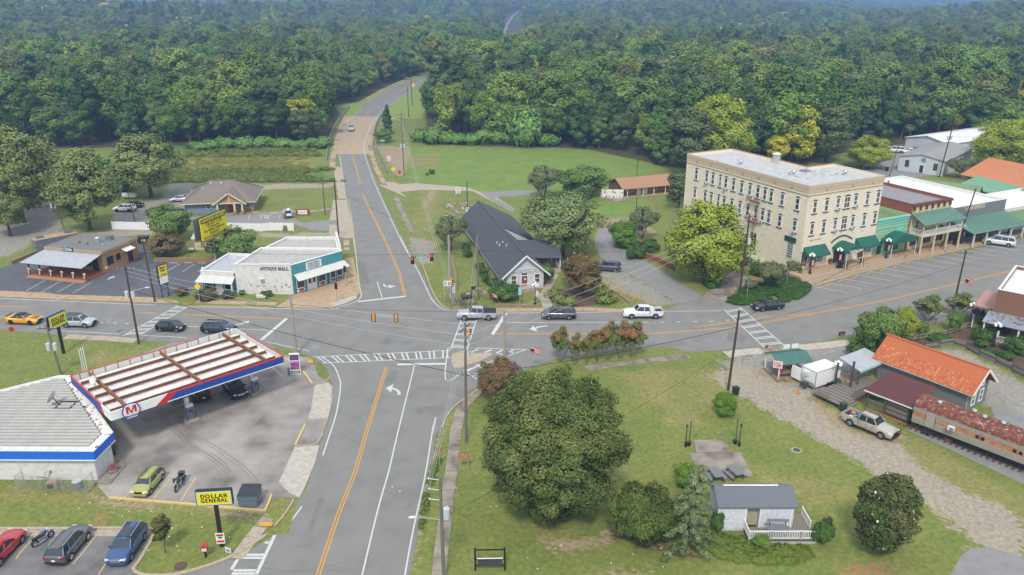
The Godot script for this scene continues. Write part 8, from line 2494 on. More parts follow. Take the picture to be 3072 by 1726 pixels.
func car(label: String,category: String,spec: String,paint: String,rw: Vector3,fw: Vector3,side: float,o := {}) -> Node3D:
	var q: Array = SPECS[spec]
	var d := (fw - rw).normalized()
	var right := V(-d.z,d.x)
	var hw: float = q[1]*0.5
	var t := thing(o.get("name","parked_car"),label,category,(rw + fw)*0.5 - right*side*(hw - 0.1) + W(0,0.025,0),atan2(-d.z,d.x))
	var L: float = q[0]*0.5
	var y0: float = q[12]
	var s := S()
	var wf: float = q[6]
	var wr: float = q[9]
	loft(s,[body_ring(-L,hw*0.8,y0 + 0.14,q[5] - 0.12),body_ring(-L + 0.12,hw*0.95,y0 + 0.04,q[5] - 0.02),body_ring(-L + 0.6,hw,y0,q[5]),body_ring(wr,hw,y0,maxf(q[5],q[4] if spec != "pickup" else q[5])),body_ring(wr + 0.05,hw,y0,q[4]),body_ring(wf - 0.1,hw,y0,q[4]),body_ring(wf + 0.1,hw,y0,q[3] + 0.03),body_ring(L - 0.55,hw*0.98,y0,q[3] - 0.05),body_ring(L - 0.15,hw*0.93,y0 + 0.03,q[3] - 0.16),body_ring(L,hw*0.78,y0 + 0.1,q[3] - 0.3)])
	put(t,"body",s,paint)
	var gb := hw*0.9
	var gt := hw*0.72
	var H: float = q[2]
	var top := H - 0.1
	s = S()
	hexa(s,[W(wr,q[4] - 0.03,-gb),W(wf,q[4] - 0.06,-gb),W(wf,q[4] - 0.06,gb),W(wr,q[4] - 0.03,gb)],[W(q[8],top,-gt),W(q[7],top,-gt),W(q[7],top,gt),W(q[8],top,gt)])
	put(t,"glass",s,"glass_car")
	s = S()
	loft(s,[[W(q[8] - 0.06,top - 0.03,-gt - 0.02),W(q[8] - 0.06,top + 0.03,0),W(q[8] - 0.06,top - 0.03,gt + 0.02)],[W(q[8] + 0.15,top,-gt - 0.03),W(q[8] + 0.15,H,0),W(q[8] + 0.15,top,gt + 0.03)],[W(q[7] - 0.2,top,-gt - 0.03),W(q[7] - 0.2,H,0),W(q[7] - 0.2,top,gt + 0.03)],[W(q[7] + 0.04,top - 0.04,-gt - 0.02),W(q[7] + 0.04,top + 0.02,0),W(q[7] + 0.04,top - 0.04,gt + 0.02)]])
	put(t,"roof",s,paint if not o.has("dark_roof") else "black")
	for z in [-1,1]:
		var bars := [[W(wf,q[4] - 0.03,gb*z),W(q[7],top,gt*z),0.07],[W(wr,q[4],gb*z),W(q[8],top,gt*z),0.1]]
		for m in ([0.5] if spec in ["muscle","sedan","hatch","pickup"] else [0.36,0.68]): bars.append([W(lerpf(wf - 0.4,wr,m),q[4],gb*z*1.005),W(lerpf(q[7],q[8],m),top,gt*z*1.01),0.07])
		for e in bars:
			s = S()
			beam(s,e[0],e[1],e[2],0.06)
			put(t,"pillar",s,paint)
	for z in [-1,1]:
		for m in [0.12,0.5,0.9]: piece(t,"door_seam",W(lerpf(wf - 0.3,maxf(wr,-1.3),m),(y0 + q[4])*0.5 + 0.05,z*hw),W(0.02,q[4] - y0 - 0.3,0.01),"black_matt")
		piece(t,"sill",W(0,y0 + 0.02,z*hw*0.94),W(q[10]*0.76,0.08,0.08),"black_matt")
	for z in [-1,1]:
		for m in [0.42,0.8]: piece(t,"door_handle",W(lerpf(wf - 0.3,maxf(wr,-1.3),m),q[4] - 0.2,z*(hw + 0.01)),W(0.18,0.04,0.03),paint)
		piece(t,"mirror",W(wf - 0.25,q[4] + 0.02,z*(hw + 0.08)),W(0.14,0.16,0.2),paint)
		piece(t,"headlight",W(L - 0.16,q[3] - 0.27,z*hw*0.72),W(0.26,0.14,0.36),"lens")
		piece(t,"tail_light",W(-L + 0.08,q[5] - 0.22,z*hw*0.78),W(0.18,0.26 if spec != "sedan" else 0.16,0.22),"tail_lens")
	piece(t,"grille",W(L - 0.06,q[3] - 0.35,0),W(0.14,0.24,hw*0.9),o.get("grille","black"))
	piece(t,"bumper",W(L - 0.02,y0 + 0.2,0),W(0.16,0.22,hw*1.6),o.get("bumper","black_matt"))
	piece(t,"bumper",W(-L + 0.02,y0 + 0.22,0),W(0.16,0.2,hw*1.6),o.get("bumper","black_matt"))
	piece(t,"plate",W(-L - 0.02,y0 + 0.45,0),W(0.06,0.13,0.3),"white_plain")
	var R: float = q[11]
	for x in [-q[10]*0.5,q[10]*0.5]:
		for z in [-1,1]:
			s = S()
			cyl(s,W(x,R + 0.03,z*(hw - 0.25)),W(x,R + 0.03,z*(hw + 0.006)),R*1.16,R*1.16,16)
			put(t,"wheel_arch",s,"black_matt")
			var w := group_node(t,"wheel",W(x,R,z*(hw - 0.1)))
			s = S()
			cyl(s,W(0,0,-0.12),W(0,0,0.12),R,R,16)
			put(w,"tyre",s,"tyre")
			s = S()
			cyl(s,W(0,0,z*0.1),W(0,0,z*0.128),R*0.66,R*0.6,12)
			for k in 5: beam(s,W(0,0,z*0.13),W(cos(k*TAU / 5)*R*0.6,sin(k*TAU / 5)*R*0.6,z*0.13),0.05,0.02)
			put(w,"rim",s,o.get("rim","rim"))
	if spec == "pickup":
		var bed := group_node(t,"bed")
		for z in [-1,1]: wallbox(bed,"bed_side",W(-L + 0.05,0.8,z*hw - (0.1 if z > 0 else 0.0)),W(-1.02,1.24,z*hw + (0.0 if z > 0 else 0.1)),paint)
		wallbox(bed,"tailgate",W(-L,0.75,-hw + 0.1),W(-L + 0.09,1.24,hw - 0.1),paint)
		wallbox(bed,"bed_floor",W(-L + 0.09,0.88,-hw + 0.1),W(-1.02,0.91,hw - 0.1),"black_matt")
		if o.has("cover"): wallbox(bed,"bed_cover",W(-L + 0.05,1.24,-hw + 0.02),W(-1.04,1.28,hw - 0.02),"black_matt")
		if o.has("toolbox"): wallbox(bed,"toolbox",W(-1.6,1.05,-hw + 0.08),W(-1.05,1.42,hw - 0.08),"off_white")
		if o.has("cargo"):
			for k in o.cargo: piece(bed,"load",W(-1.5 - 0.24*k,1.0,-0.4 + 0.5*(k % 3)),W(0.42,0.2,0.42),["blue_fascia","teal","off_white","orange","purple"][k % 5])
	if o.has("rack"):
		s = S()
		for z in [-1,1]: beam(s,W(q[7] - 0.2,H + 0.05,z*gt*0.9),W(q[8] + 0.1,H + 0.05,z*gt*0.9),0.05,0.05)
		if o.rack > 1:
			for k in 7: beam(s,W(lerpf(q[7] - 0.3,q[8] + 0.3,k / 6.0),H + 0.07,-gt*0.9),W(lerpf(q[7] - 0.3,q[8] + 0.3,k / 6.0),H + 0.07,gt*0.9),0.1,0.03)
		put(t,"roof_rack",s,"black" if o.rack > 1 else "galvanised")
	if o.has("stripe"):
		for z in [-0.3,0.3]: piece(t,"stripe",W((wf + L)*0.5,q[3] + 0.03,z),W(1.2,0.02,0.22),"black")
		piece(t,"spoiler",W(-L + 0.2,q[5] + 0.12,0),W(0.2,0.04,hw*1.5),"black")
	if o.has("guard"):
		s = S()
		for z in [-0.7,0,0.7]: beam(s,W(L + 0.15,0.5,z),W(L + 0.12,1.15,z),0.06,0.06)
		for y in [0.5,0.8,1.15]: beam(s,W(L + 0.14,y,-0.75),W(L + 0.14,y,0.75),0.06,0.06)
		put(t,"grille_guard",s,"black")
	if o.has("sunroof"): piece(t,"sunroof",W((q[7] + q[8])*0.5 + 0.3,H - 0.01,0),W(1.3,0.06,gt*1.3),"glass_dark")
	if o.has("open_boot"):
		s = S()
		hexa(s,[W(-L + 0.5,H - 0.05,-gt),W(-L - 0.5,H + 0.25,-gt),W(-L - 0.5,H + 0.25,gt),W(-L + 0.5,H - 0.05,gt)],[W(-L + 0.5,H,-gt),W(-L - 0.5,H + 0.3,-gt),W(-L - 0.5,H + 0.3,gt),W(-L + 0.5,H,gt)])
		put(t,"tailgate",s,paint)
	return t
func motorcycle(label: String,rear: Vector3,front: Vector3,paint: String,touring: bool):
	var t := along("motorcycle",label,"motorcycle",rear,front)
	var s: SurfaceTool
	for x in [0.1,1.6]:
		var w := group_node(t,"wheel",W(x,0.33,0))
		s = S()
		for k in 14: cyl(s,W(cos(k*TAU / 14)*0.28,sin(k*TAU / 14)*0.28,0),W(cos((k + 1)*TAU / 14)*0.28,sin((k + 1)*TAU / 14)*0.28,0),0.07,0.07,6,false)
		put(w,"tyre",s,"tyre")
		s = S()
		cyl(s,W(0,0,-0.05),W(0,0,0.05),0.2,0.2,10)
		put(w,"rim",s,"chrome")
	s = S()
	loft(s,[body_ring(0.65,0.12,0.75,0.9),body_ring(0.85,0.19,0.72,1.0),body_ring(1.15,0.16,0.74,1.02),body_ring(1.3,0.06,0.8,0.98)])
	put(t,"fuel_tank",s,paint)
	s = S()
	loft(s,[body_ring(-0.05,0.14,0.68,0.86),body_ring(0.3,0.18,0.66,0.82),body_ring(0.7,0.12,0.68,0.82)])
	put(t,"seat",s,"black_matt")
	piece(t,"engine",W(0.85,0.45,0),W(0.5,0.45,0.4),"chrome")
	s = S()
	for z in [-0.1,0.1]: cyl(s,W(1.6,0.33,z),W(1.25,1.05,z),0.035,0.035,6)
	cyl(s,W(1.2,1.1,-0.38),W(1.2,1.1,0.38),0.03,0.03,6)
	put(t,"fork",s,"chrome")
	s = S()
	cyl(s,W(0.9,0.28,0.22),W(-0.1,0.3,0.24),0.05,0.06,8)
	put(t,"exhaust",s,"chrome")
	s = S()
	sph(s,W(1.42,0.98,0),W(0.12,0.12,0.12),8,6)
	put(t,"headlight",s,"lens")
	piece(t,"mudguard",W(1.62,0.68,0),W(0.5,0.05,0.16),paint)
	for z in [-0.45,0.45]: piece(t,"mirror",W(1.15,1.3,z),W(0.05,0.1,0.14),"chrome")
	if touring:
		s = S()
		loft(s,[body_ring(1.2,0.34,0.85,1.3),body_ring(1.4,0.3,0.88,1.2),body_ring(1.5,0.15,0.92,1.1)])
		put(t,"fairing",s,paint)
		piece(t,"top_case",W(-0.2,1.0,0),W(0.45,0.32,0.55),paint)
		for z in [-0.3,0.3]: piece(t,"pannier",W(0.0,0.55,z),W(0.6,0.35,0.2),paint)
func cars():
	var m := "moving_car"
	car("yellow muscle car with black bonnet stripes on the street","car","muscle","paint_car_yellow",V(-73.52,-108.6),V(-71,-108.34),1,{"dark_roof": 1,"stripe": 1,"rim": "black","name": m})
	car("silver off-road vehicle with black roof rack on the street","suv","suv","paint_car_silver",V(-64.68,-107.38),V(-62.42,-107.26),1,{"rack": 2,"name": m})
	car("black compact hatchback just past the ladder crossing","car","hatch","paint_car_black",V(-50.55,-105.89),V(-48.37,-105.68),1,{"name": m})
	car("dark navy suv half hidden behind the station canopy","suv","suv","paint_car_navy",V(-43.55,-105.18),V(-41.05,-104.97),1,{"rack": 1,"name": m})
	car("silver and grey pickup with covered bed entering the crossing","pickup truck","pickup","paint_car_silver",V(-3.49,-110.07),V(-7.05,-110.07),-1,{"cover": 1,"bumper": "chrome","name": "pickup_truck"})
	car("dark grey minivan waiting behind the silver pickup","minivan","minivan","paint_car_grey",V(8.56,-110.32),V(5.46,-110.32),-1,{"name": m})
	car("white pickup with a white toolbox in its bed","pickup truck","pickup","paint_car_white",V(21.62,-110.68),V(17.73,-110.6),-1,{"toolbox": 1,"cargo": 2,"bumper": "paint_car_white","name": "pickup_truck"})
	car("black rounded sedan near the second ladder crossing","car","sedan","paint_car_black",V(41.19,-114.4),V(38.27,-113.63),-1,{"name": m})
	car("dark grey suv parked on the side road gravel","suv","suv","paint_car_slate",V(17.79,-132),V(15.4,-132.55),-1,{"rack": 1})
	car("maroon minivan parked under the yellow green tree","minivan","minivan","paint_car_maroon",V(39.97,-133.67),V(41.98,-135.66),1)
	car("long white suv parked before the shops","suv","big_suv","paint_car_white",V(95.19,-146.44),V(92.27,-148.31),-1,{"rack": 1,"bumper": "chrome"})
	car("pewter crew cab pickup with loaded bed by the railway car","pickup truck","pickup","paint_car_pewter",V(38.03,-79.36),V(40.47,-76.35),1,{"cargo": 4,"guard": 1,"name": "pickup_truck"})
	car("olive green hatchback parked on the forecourt","car","hatch","paint_car_green",V(-35.12,-68.51),V(-35.24,-66.22),-1,{"bumper": "paint_car_green"})
	car("metallic blue suv with glass roof and chrome bumper parked by the lawn","suv","suv","paint_car_blue",V(-32.85,-59.25),V(-32.8,-56.38),-1,{"rack": 1,"sunroof": 1,"grille": "chrome","bumper": "paint_car_blue"})
	car("gunmetal suv parked nose to the kerb beside a motorcycle","suv","suv","paint_car_gunmetal",V(-38,-56.58),V(-37.92,-59.15),1,{"rack": 1,"rim": "chrome"})
	car("red low sports car parked nose to the kerb","car","muscle","paint_car_red",V(-43.67,-56.18),V(-43.57,-58.4),1,{"bumper": "chrome"})
	car("black suv facing out beside the fuel pumps","suv","suv","paint_car_black",V(-35.36,-87.83),V(-33.7,-85.62),1,{"grille": "chrome"})
	car("black suv seen from behind under the canopy","suv","suv","paint_car_black",V(-36.38,-85.67),V(-38.23,-88.23),1)
	car("silver pickup coming over the bridge","pickup truck","pickup","paint_car_silver",V(-56.97,-290.16),V(-54.85,-278.93),-1,{"grille": "chrome","bumper": "chrome","name": "pickup_truck"})
	car("silver sedan parked behind the clinic","car","sedan","paint_car_silver",V(-76.22,-182.17),V(-78.5,-181.38),-1)
	car("white suv parked on the gravel near the thin pole","suv","suv","paint_car_white",V(-85.01,-172.62),V(-87.9,-172.62),-1,{"rim": "black"})
	car("black sedan parked beyond the white suv","car","sedan","paint_car_black",V(-85.15,-176.07),V(-87.78,-176.44),-1)
	car("white suv with its boot open in the clinic lot","suv","suv","paint_car_white",V(-47.64,-167.97),V(-48.6,-171.16),1,{"open_boot": 1})
	car("white van parked in the warehouse yard","van","big_suv","paint_car_white",V(117.41,-241.87),V(115.5,-242.87),-1)
	car("white van beside the trees in the warehouse yard","van","minivan","paint_car_white",V(115.48,-243.54),V(115.72,-246.61),1)
	car("white car among scrap in the warehouse yard","car","sedan","paint_car_white",V(122.13,-241.54),V(119.78,-241.21),-1)
	car("dark car among scrap in the warehouse yard","car","hatch","paint_car_gunmetal",V(124.51,-243.54),V(123.24,-243.21),-1)
	motorcycle("black touring motorcycle standing on the forecourt",V(-32.95,-68.15),V(-32.88,-66.39),"paint_car_black",true)
	motorcycle("blue motorcycle parked beside the gunmetal suv",V(-42.15,-58.23),V(-41.7,-59.08),"paint_car_blue",false)
	# person at the open boot
	var p := thing("person","person in red shirt and dark shorts at the open car boot","person",V(-48.85,-166.87),PI / 2)
	var s := S()
	for z in [-0.09,0.09]:
		cyl(s,W(0,0.04,z),W(0,0.48,z),0.05,0.065,8)
		cyl(s,W(0,0.48,z),W(0,0.92,z*0.9),0.065,0.09,8)
		sph(s,W(0.06,0.05,z),W(0.13,0.05,0.05),8,5)
		cyl(s,W(0,1.4,z*2.1),W(0.05,1.12,z*2.6),0.05,0.042,8)
		cyl(s,W(0.05,1.12,z*2.6),W(0.28,1.0,z*2.2),0.042,0.034,8)
		sph(s,W(0.33,0.98,z*2.2),W(0.07,0.035,0.045),8,5)
	sph(s,W(0,1.2,0),W(0.12,0.34,0.19),10,8)
	cyl(s,W(0,1.45,0),W(0.02,1.56,0),0.06,0.055,8)
	sph(s,W(0.03,1.65,0),W(0.1,0.13,0.085),10,8)
	put(p,"body",s,"skin")
	s = S()
	lathe(s,Vector3.ZERO,[Vector2(0.17,0.95),Vector2(0.19,1.2),Vector2(0.2,1.38),Vector2(0.09,1.48)],12)
	for z in [-0.2,0.2]: cyl(s,W(0,1.4,z),W(0.03,1.2,z*1.2),0.075,0.07,8)
	put(p,"shirt",s,"cloth_red")
	s = S()
	for z in [-0.09,0.09]: cyl(s,W(0,0.55,z),W(0,0.97,z*0.9),0.1,0.11,8)
	put(p,"shorts",s,"navy")
	s = S()
	sph(s,W(0.0,1.7,0),W(0.105,0.1,0.095),10,6)
	put(p,"hair",s,"brown_dark")
# ---- poles, wires, signs and small things
var tops := {}
func pole(key: String,label: String,at: Vector3,h: float,r := 0.15,m := "wood_pole",lean := Vector3.ZERO,o := {}) -> Node3D:
	var t := thing("utility_pole",label,"utility pole",at)
	var s := S()
	var top := W(lean.x,h,lean.z)
	cyl(s,W(0,-0.3,0),top,r,r*0.7,9)
	put(t,"shaft",s,m)
	tops[key] = at + top
	for k in o.get("arms",0):
		var y: float = h - 0.5 - 0.9*k
		piece(t,"crossarm",W(lean.x,y,lean.z),W(2.4,0.12,0.1),"wood_pole",Vector3(0,o.get("turn",0.0),0))
		for x in [-1.1,-0.5,0.5,1.1]:
			s = S()
			var c := Vector3(x,0,0).rotated(Vector3.UP,o.get("turn",0.0)) + W(lean.x,y + 0.06,lean.z)
			cyl(s,c,c + W(0,0.2,0),0.05,0.04,6)
			put(t,"insulator",s,"transformer")
	for k in o.get("cans",0):
		s = S()
		var c := W(lean.x*0.7 + (0.42 if k == 0 else -0.42),h*o.get("can_at",0.72),lean.z*0.7 + 0.1)
		cyl(s,c,c + W(0,0.95,0),0.27,0.27,10)
		cyl(s,c + W(0.1,0.95,0),c + W(0.1,1.2,0),0.05,0.04,6)
		put(t,"transformer",s,"transformer")
	if o.has("lamp"):
		var l := group_node(t,"street_light",W(lean.x*0.6,h*o.get("lamp_at",0.75),0),o.lamp)
		s = S()
		cyl(s,W(0,0,0),W(2.0,0.4,0),0.03,0.03,6)
		put(l,"arm",s,"galvanised")
		s = S()
		sph(s,W(2.3,0.4,0),W(0.38,0.1,0.16),10,6)
		put(l,"head",s,"off_white")
	return t
func cable(label: String,a: Vector3,b: Vector3,sag: float,r := 0.03,m := "cable",group := "overhead wires"):
	var s := S()
	wire(s,a,b,sag,r,12)
	tag(put(self,"cable",s,m),label,"cable",group)
func signal_head(label: String,at: Vector3,turn: float,lit: bool,back: bool):
	var t := thing("traffic_signal",label,"traffic signal",at,turn)
	piece(t,"backplate",W(0,-0.55,-0.02),W(0.56,1.25,0.03),"black")
	piece(t,"housing",W(0,-0.55,0.12 if not back else -0.12),W(0.36,1.1,0.24),"black" if not back else "yellow_lens")
	for k in 3:
		var s := S()
		cyl(s,W(0,-0.2 - 0.35*k,0.01),W(0,-0.2 - 0.35*k,0.28 if not back else 0.1),0.14,0.14,10)
		put(t,"lens" if not back else "lens_back",s,("lamp_red" if k == 0 and lit else "black_matt") if not back else "yellow_lens")
	piece(t,"hanger",W(0,0.15,0),W(0.06,0.3,0.06),"metal_steel")
	if lit:
		var l := OmniLight3D.new()
		l.name = "glow"
		l.light_color = Color(1,0.2,0.15)
		l.light_energy = 0.15
		l.light_size = 0.14
		l.shadow_enabled = true
		t.add_child(l)
		l.position = W(0,-0.2,0.36)
func poles_and_wires():
	pole("a","dark wooden pole leaning over the restaurant lot",V(-56.43,-117.81),10.3,0.16,"wood_pole_dark",V(-0.9,-1.0))
	pole("b","dark pole with two transformers at the ladder crossing",V(-52.01,-101.82),11.4,0.16,"wood_pole_dark",V(0,0),{"arms": 1,"cans": 2,"can_at": 0.6,"lamp": 0.2,"lamp_at": 0.68})
	pole("c","grey pole with two transformers behind the store canopy",V(-57.74,-92.24),6.9,0.15,"wood_pole_grey",V(-0.6,0),{"arms": 1,"cans": 2,"can_at": 0.5})
	pole("d","bare concrete pole beside the price sign",V(-29.14,-98.17),8.7,0.22,"concrete_pole")
	pole("e","tall wooden pole between the road and the big oak",V(-5,-75.84),14.2,0.17,"wood_pole_grey",V(0.2,0.3),{"arms": 1,"turn": 1.2})
	pole("f","bare concrete pole behind the broad crape myrtle",V(-0.99,-96.21),7.4,0.22,"concrete_pole")
	pole("g","thick concrete pole beside the visitor centre verge",V(-9.89,-119.64),10.4,0.26,"concrete_pole")
	pole("h","wooden pole with guy wires before the visitor centre",V(-5.37,-118.94),11.7,0.17,"wood_pole_grey")
	pole("i","short wooden pole behind the visitor centre",V(-10.11,-176.25),6.2,0.16,"wood_pole")
	pole("j","tall pole with transformers by the bridge approach",V(-28.8,-210.48),16.5,0.17,"wood_pole_grey",V(0,0),{"arms": 3,"cans": 2,"can_at": 0.45,"lamp": PI,"lamp_at": 0.88})
	pole("k","wooden pole beside the clinic drive entrance",V(-34.37,-152.22),12.0,0.16,"wood_pole_dark")
	pole("k2","thin wooden pole beside the clinic lawn",V(-41.04,-170.29),8.5,0.13,"wood_pole")
	pole("l","dark pole with meter box beside the round shrub",V(26.55,-87.8),10.7,0.17,"wood_pole_dark",V(0.3,0.2))
	pole("m","wooden pole with transformer before the hotel bed",V(37.19,-122.23),13.2,0.18,"wood_pole_dark",V(0.3,0),{"arms": 1,"turn": 0.5,"cans": 1,"can_at": 0.62})
	pole("n","dark leaning pole on the shop terrace",V(86.34,-148.31),11.2,0.16,"wood_pole_dark",V(1.4,0))
	pole("o","wooden pole by the crape myrtles at the street edge",V(68.12,-114.74),9.6,0.16,"wood_pole_dark",V(0.2,0),{"arms": 1})
	pole("p","pole with three insulator arms and a street light beside the sidewalk",V(-5.68,-53.99),10.1,0.16,"wood_pole_grey",V(0,0),{"cans": 1,"can_at": 0.62,"lamp": PI + 0.1,"lamp_at": 0.6})
	pole("q","tall dark pole in the warehouse yard",V(112.68,-208.05),14.6,0.18,"wood_pole_dark",V(1.2,0),{"cans": 2,"can_at": 0.68})
	pole("q2","pole with crossarms and transformers behind the hotel",V(96.18,-216.37),11.0,0.15,"wood_pole",V(0,0),{"arms": 2,"cans": 2,"can_at": 0.5,"lamp": 0.0,"lamp_at": 0.3})
	pole("q3","thin pole beside the warehouse drive",V(100.3,-209.59),11.5,0.14,"wood_pole",V(1.5,0))
	pole("q4","pole with crossarms beyond the orange metal roof",V(128.42,-218.98),11.0,0.16,"wood_pole",V(0.8,0),{"arms": 2})
	pole("r","pole with transformers on the gravel behind the restaurant",V(-90.67,-156.33),10.4,0.15,"wood_pole_grey",V(-2.0,0),{"cans": 2,"can_at": 0.5})
	pole("s","thin lamp pole beside the white suv on the gravel",V(-80.23,-164.51),6.8,0.1,"wood_pole",V(-0.6,0))
	pole("t","dark pole beside the road north of the bridge",V(-40.41,-316.08),11.5,0.15,"wood_pole_dark")
	pole("u","dark pole with a light beside the road bend",V(-43.05,-351.03),15.0,0.16,"wood_pole_dark",V(0,0),{"arms": 1,"lamp": PI})
	pole("v","thin pole beside the ranch house",V(32.82,-207.25),4.8,0.1,"wood_pole_dark")
	pole("w","thin pole beside the dark myrtle",V(24.43,-152.68),8.5,0.12,"wood_pole")
	var P := tops
	var H := func(k: String,h: float) -> Vector3: return W(P[k].x,h,P[k].z)
	for y in [0.2,1.4,2.6]:
		cable("pale power line crossing the junction from the corner pole",P["b"] - W(0,y*0.5,0),P["e"] - W(0,y,0),0.8,0.018,"cable_pale","power lines over the junction")
		cable("pale power line from the corner pole towards the hotel",P["e"] - W(0,y,0),P["m"] - W(0,y*0.6,0),0.8,0.018,"cable_pale","power lines towards the hotel")
		cable("pale power line along the road beside the oak",P["e"] - W(0,y,0),P["p"] + W(-0.9,-y*0.4,0),0.3,0.016,"cable_pale","power lines beside the road")
		cable("thin power line over the road to the bridge",P["e"] - W(0,y*0.8,0),P["j"] - W(0,1.0 + y,0),1.5,0.016,"cable_pale","power lines to the bridge")
	for e in [["b",8.0,"e",8.2,"thick black cable from the crossing pole to the road pole"],["e",8.2,"l",8.6,"thick black cable from the road pole past the oak"],["l",9.5,"n",8.0,"thick black cable along the shop street"],["l",8.8,"o",7.4,"black cable to the street edge pole"],["b",8.4,"a",8.0,"black cable between the two restaurant poles"],["a",8.4,"g",7.4,"black span cable carrying the red lit signals"],["d",7.3,"f",7.3,"span cable carrying the yellow backed signals"],["g",7.6,"h",8.0,"short black cable between the visitor centre poles"],["h",8.2,"m",7.6,"dark cable over the garden to the hotel pole"],["q",11.0,"q4",9.5,"dark cable over the orange metal roof"],["k",11.0,"j",12.5,"dark cable beside the road north"],["k",10.0,"g",9.6,"dark cable slanting over the road north"],["p",6.2,"l",6.0,"pale service cable over the park lawn"]]:
		cable(e[4],H.call(e[0],e[1]),H.call(e[2],e[3]),0.5,0.035 if "thick" in e[4] else 0.022)
	for k in 3:
		var arm := thing("insulator_arm","white insulator arm on the sidewalk pole with the street light","insulator arm",up(P["p"],9.8 - 0.95*k),PI,"insulator arms on the sidewalk pole")
		var s := S()
		cyl(s,Vector3.ZERO,W(0.9,0.12,0),0.04,0.04,6)
		put(arm,"rod",s,"transformer")
		s = S()
		lathe(s,W(0.9,0.1,0),[Vector2(0.02,0),Vector2(0.11,0.04),Vector2(0.03,0.12),Vector2(0,0.2)],8)
		put(arm,"bell",s,"white_plain")
	for g in [[V(-6.83,-113.66),11.0],[V(-6.28,-115.38),10.0],[V(-1.96,-117.14),9.5]]: cable("steel guy wire staying the visitor centre pole",g[0],H.call("h",g[1]),0.0,0.018,"cable_pale","guy wires")
	var sd := V(-0.99 + 29.14,-96.21 + 98.17).normalized()
	for u in [10.9,13.95]: signal_head("yellow backed signal on the %s side of the grey span wire sign" % ("price sign" if u < 12 else "island"),W(-29.14,6.3,-98.17) + sd*u,0.0,false,true)
	piece(thing("street_sign","grey back of a street name sign between the yellow backed signals","sign",W(-29.14,5.95,-98.17) + sd*12.4,-0.07),"panel",W(0,0,0),W(2.2,0.4,0.04),"galvanised")
	var d2 := V(-9.89 + 56.43,-119.64 + 117.81).normalized()
	for u in [40.8,43.85]: signal_head("black signal showing red on the %s side of the street name sign" % ("road" if u < 42 else "visitor centre"),W(-56.43,6.9 + (u - 40.8)*0.15,-117.81) + d2*u,0.0,true,false)
	var t := thing("street_sign","green street name sign hanging between the red signals","sign",W(-56.43,6.9,-117.81) + d2*42.3,0.06)
	piece(t,"panel",W(0,0,0),W(2.0,0.42,0.04),"green_sign")
	words(t,"lettering","Spring Street",0.3,"white_plain",W(0,0,0.04),Vector3.ZERO,1.7)
	for q in [[V(-27.47,-117.07),3.4,"signal on a post at the antique store corner"],[V(-27.55,-124.6),3.6,"signal on a post beside the antique shopfront"],[V(-9.35,-116.69),4.2,"pedestrian signal post before the visitor centre verge"],[V(-5.67,-97.84),4.0,"orange signal post on the traffic island"]]:
		t = thing("signal_post",q[2],"traffic signal",q[0])
		var s := S()
		cyl(s,Vector3.ZERO,W(0,q[1],0),0.06,0.06,8)
		put(t,"post",s,"galvanised")
		piece(t,"housing",W(0.0,q[1] - 0.4,0.1),W(0.34,1.0,0.3),"yellow_lens" if "orange" in q[2] or "verge" in q[2] else "black")
		for k in 3: piece(t,"visor",W(0.16,q[1] - 0.1 - 0.32*k,0.18),W(0.2,0.2,0.2),"black")
	t = thing("bridge_railing","pale concrete and steel railing on the near side of the bridge","railing")
	for run in [[V(-42.9,-252.2),V(-47.1,-274.6),V(-49.9,-297.8),V(-51.3,-317.8),V(-51.2,-327)],[V(-53.7,-230.1),V(-60.6,-266.7),V(-64,-291.7),V(-66.3,-314.3),V(-68.6,-342.6)]]:
		var p := resample(smooth(run,3),2.5)
		for i in p.size():
			piece(t,"post",up(p[i],0.55),W(0.16,1.1,0.16),"concrete")
			if i < p.size() - 1:
				for y in [0.2,0.55,0.95]:
					var s := S()
					beam(s,up(p[i],y),up(p[i + 1],y),0.08,0.22)
					put(t,"rail",s,"galvanised" if y > 0.3 else "concrete")
	rebase(t,V(-42.91,-252.18))
	t = thing("guard_rail","steel guard rail from the bridge down to the driveway","railing")
	var gp := resample([V(-43.3,-254.5),V(-39.4,-237),V(-33.5,-213)],2.0)
	for i in gp.size():
		piece(t,"post",up(gp[i],0.35),W(0.12,0.7,0.12),"wood_dark")
		if i < gp.size() - 1:
			var s := S()
			beam(s,up(gp[i],0.6),up(gp[i + 1],0.6),0.06,0.3)
			put(t,"rail",s,"galvanised")
	rebase(t,gp[0])
func panel_sign(label: String,at: Vector3,turn: float,w: float,h: float,y: float,m: String,lines := [],ink := "white_plain",posts := 1,diamond := false,sides := 4) -> Node3D:
	var t := thing("road_sign",label,"sign",at,turn)
	for k in posts:
		var x := 0.0 if posts == 1 else lerpf(-w*0.38,w*0.38,float(k) / (posts - 1))
		piece(t,"post",W(x,(y + h*0.5)*0.5,-0.04),W(0.07,y + h*0.5,0.05),"galvanised")
	var s := S()
	if sides > 4:
		cyl(s,W(0,y,0),W(0,y,0.03),w*0.5,w*0.5,sides)
		put(t,"panel",s,m)
	else: piece(t,"panel",W(0,y,0),W(w,h,0.03),m,Vector3(0,0,PI / 4 if diamond else 0.0))
	for i in lines.size(): words(t,"lettering",lines[i],h*0.62 / lines.size(),ink,W(0,y + h*(0.5 - (i + 0.55) / lines.size())*0.85,0.025),Vector3.ZERO,minf(w*0.86,w*0.12*lines[i].length() + 0.1),"Droid Sans",true,0.01)
	return t
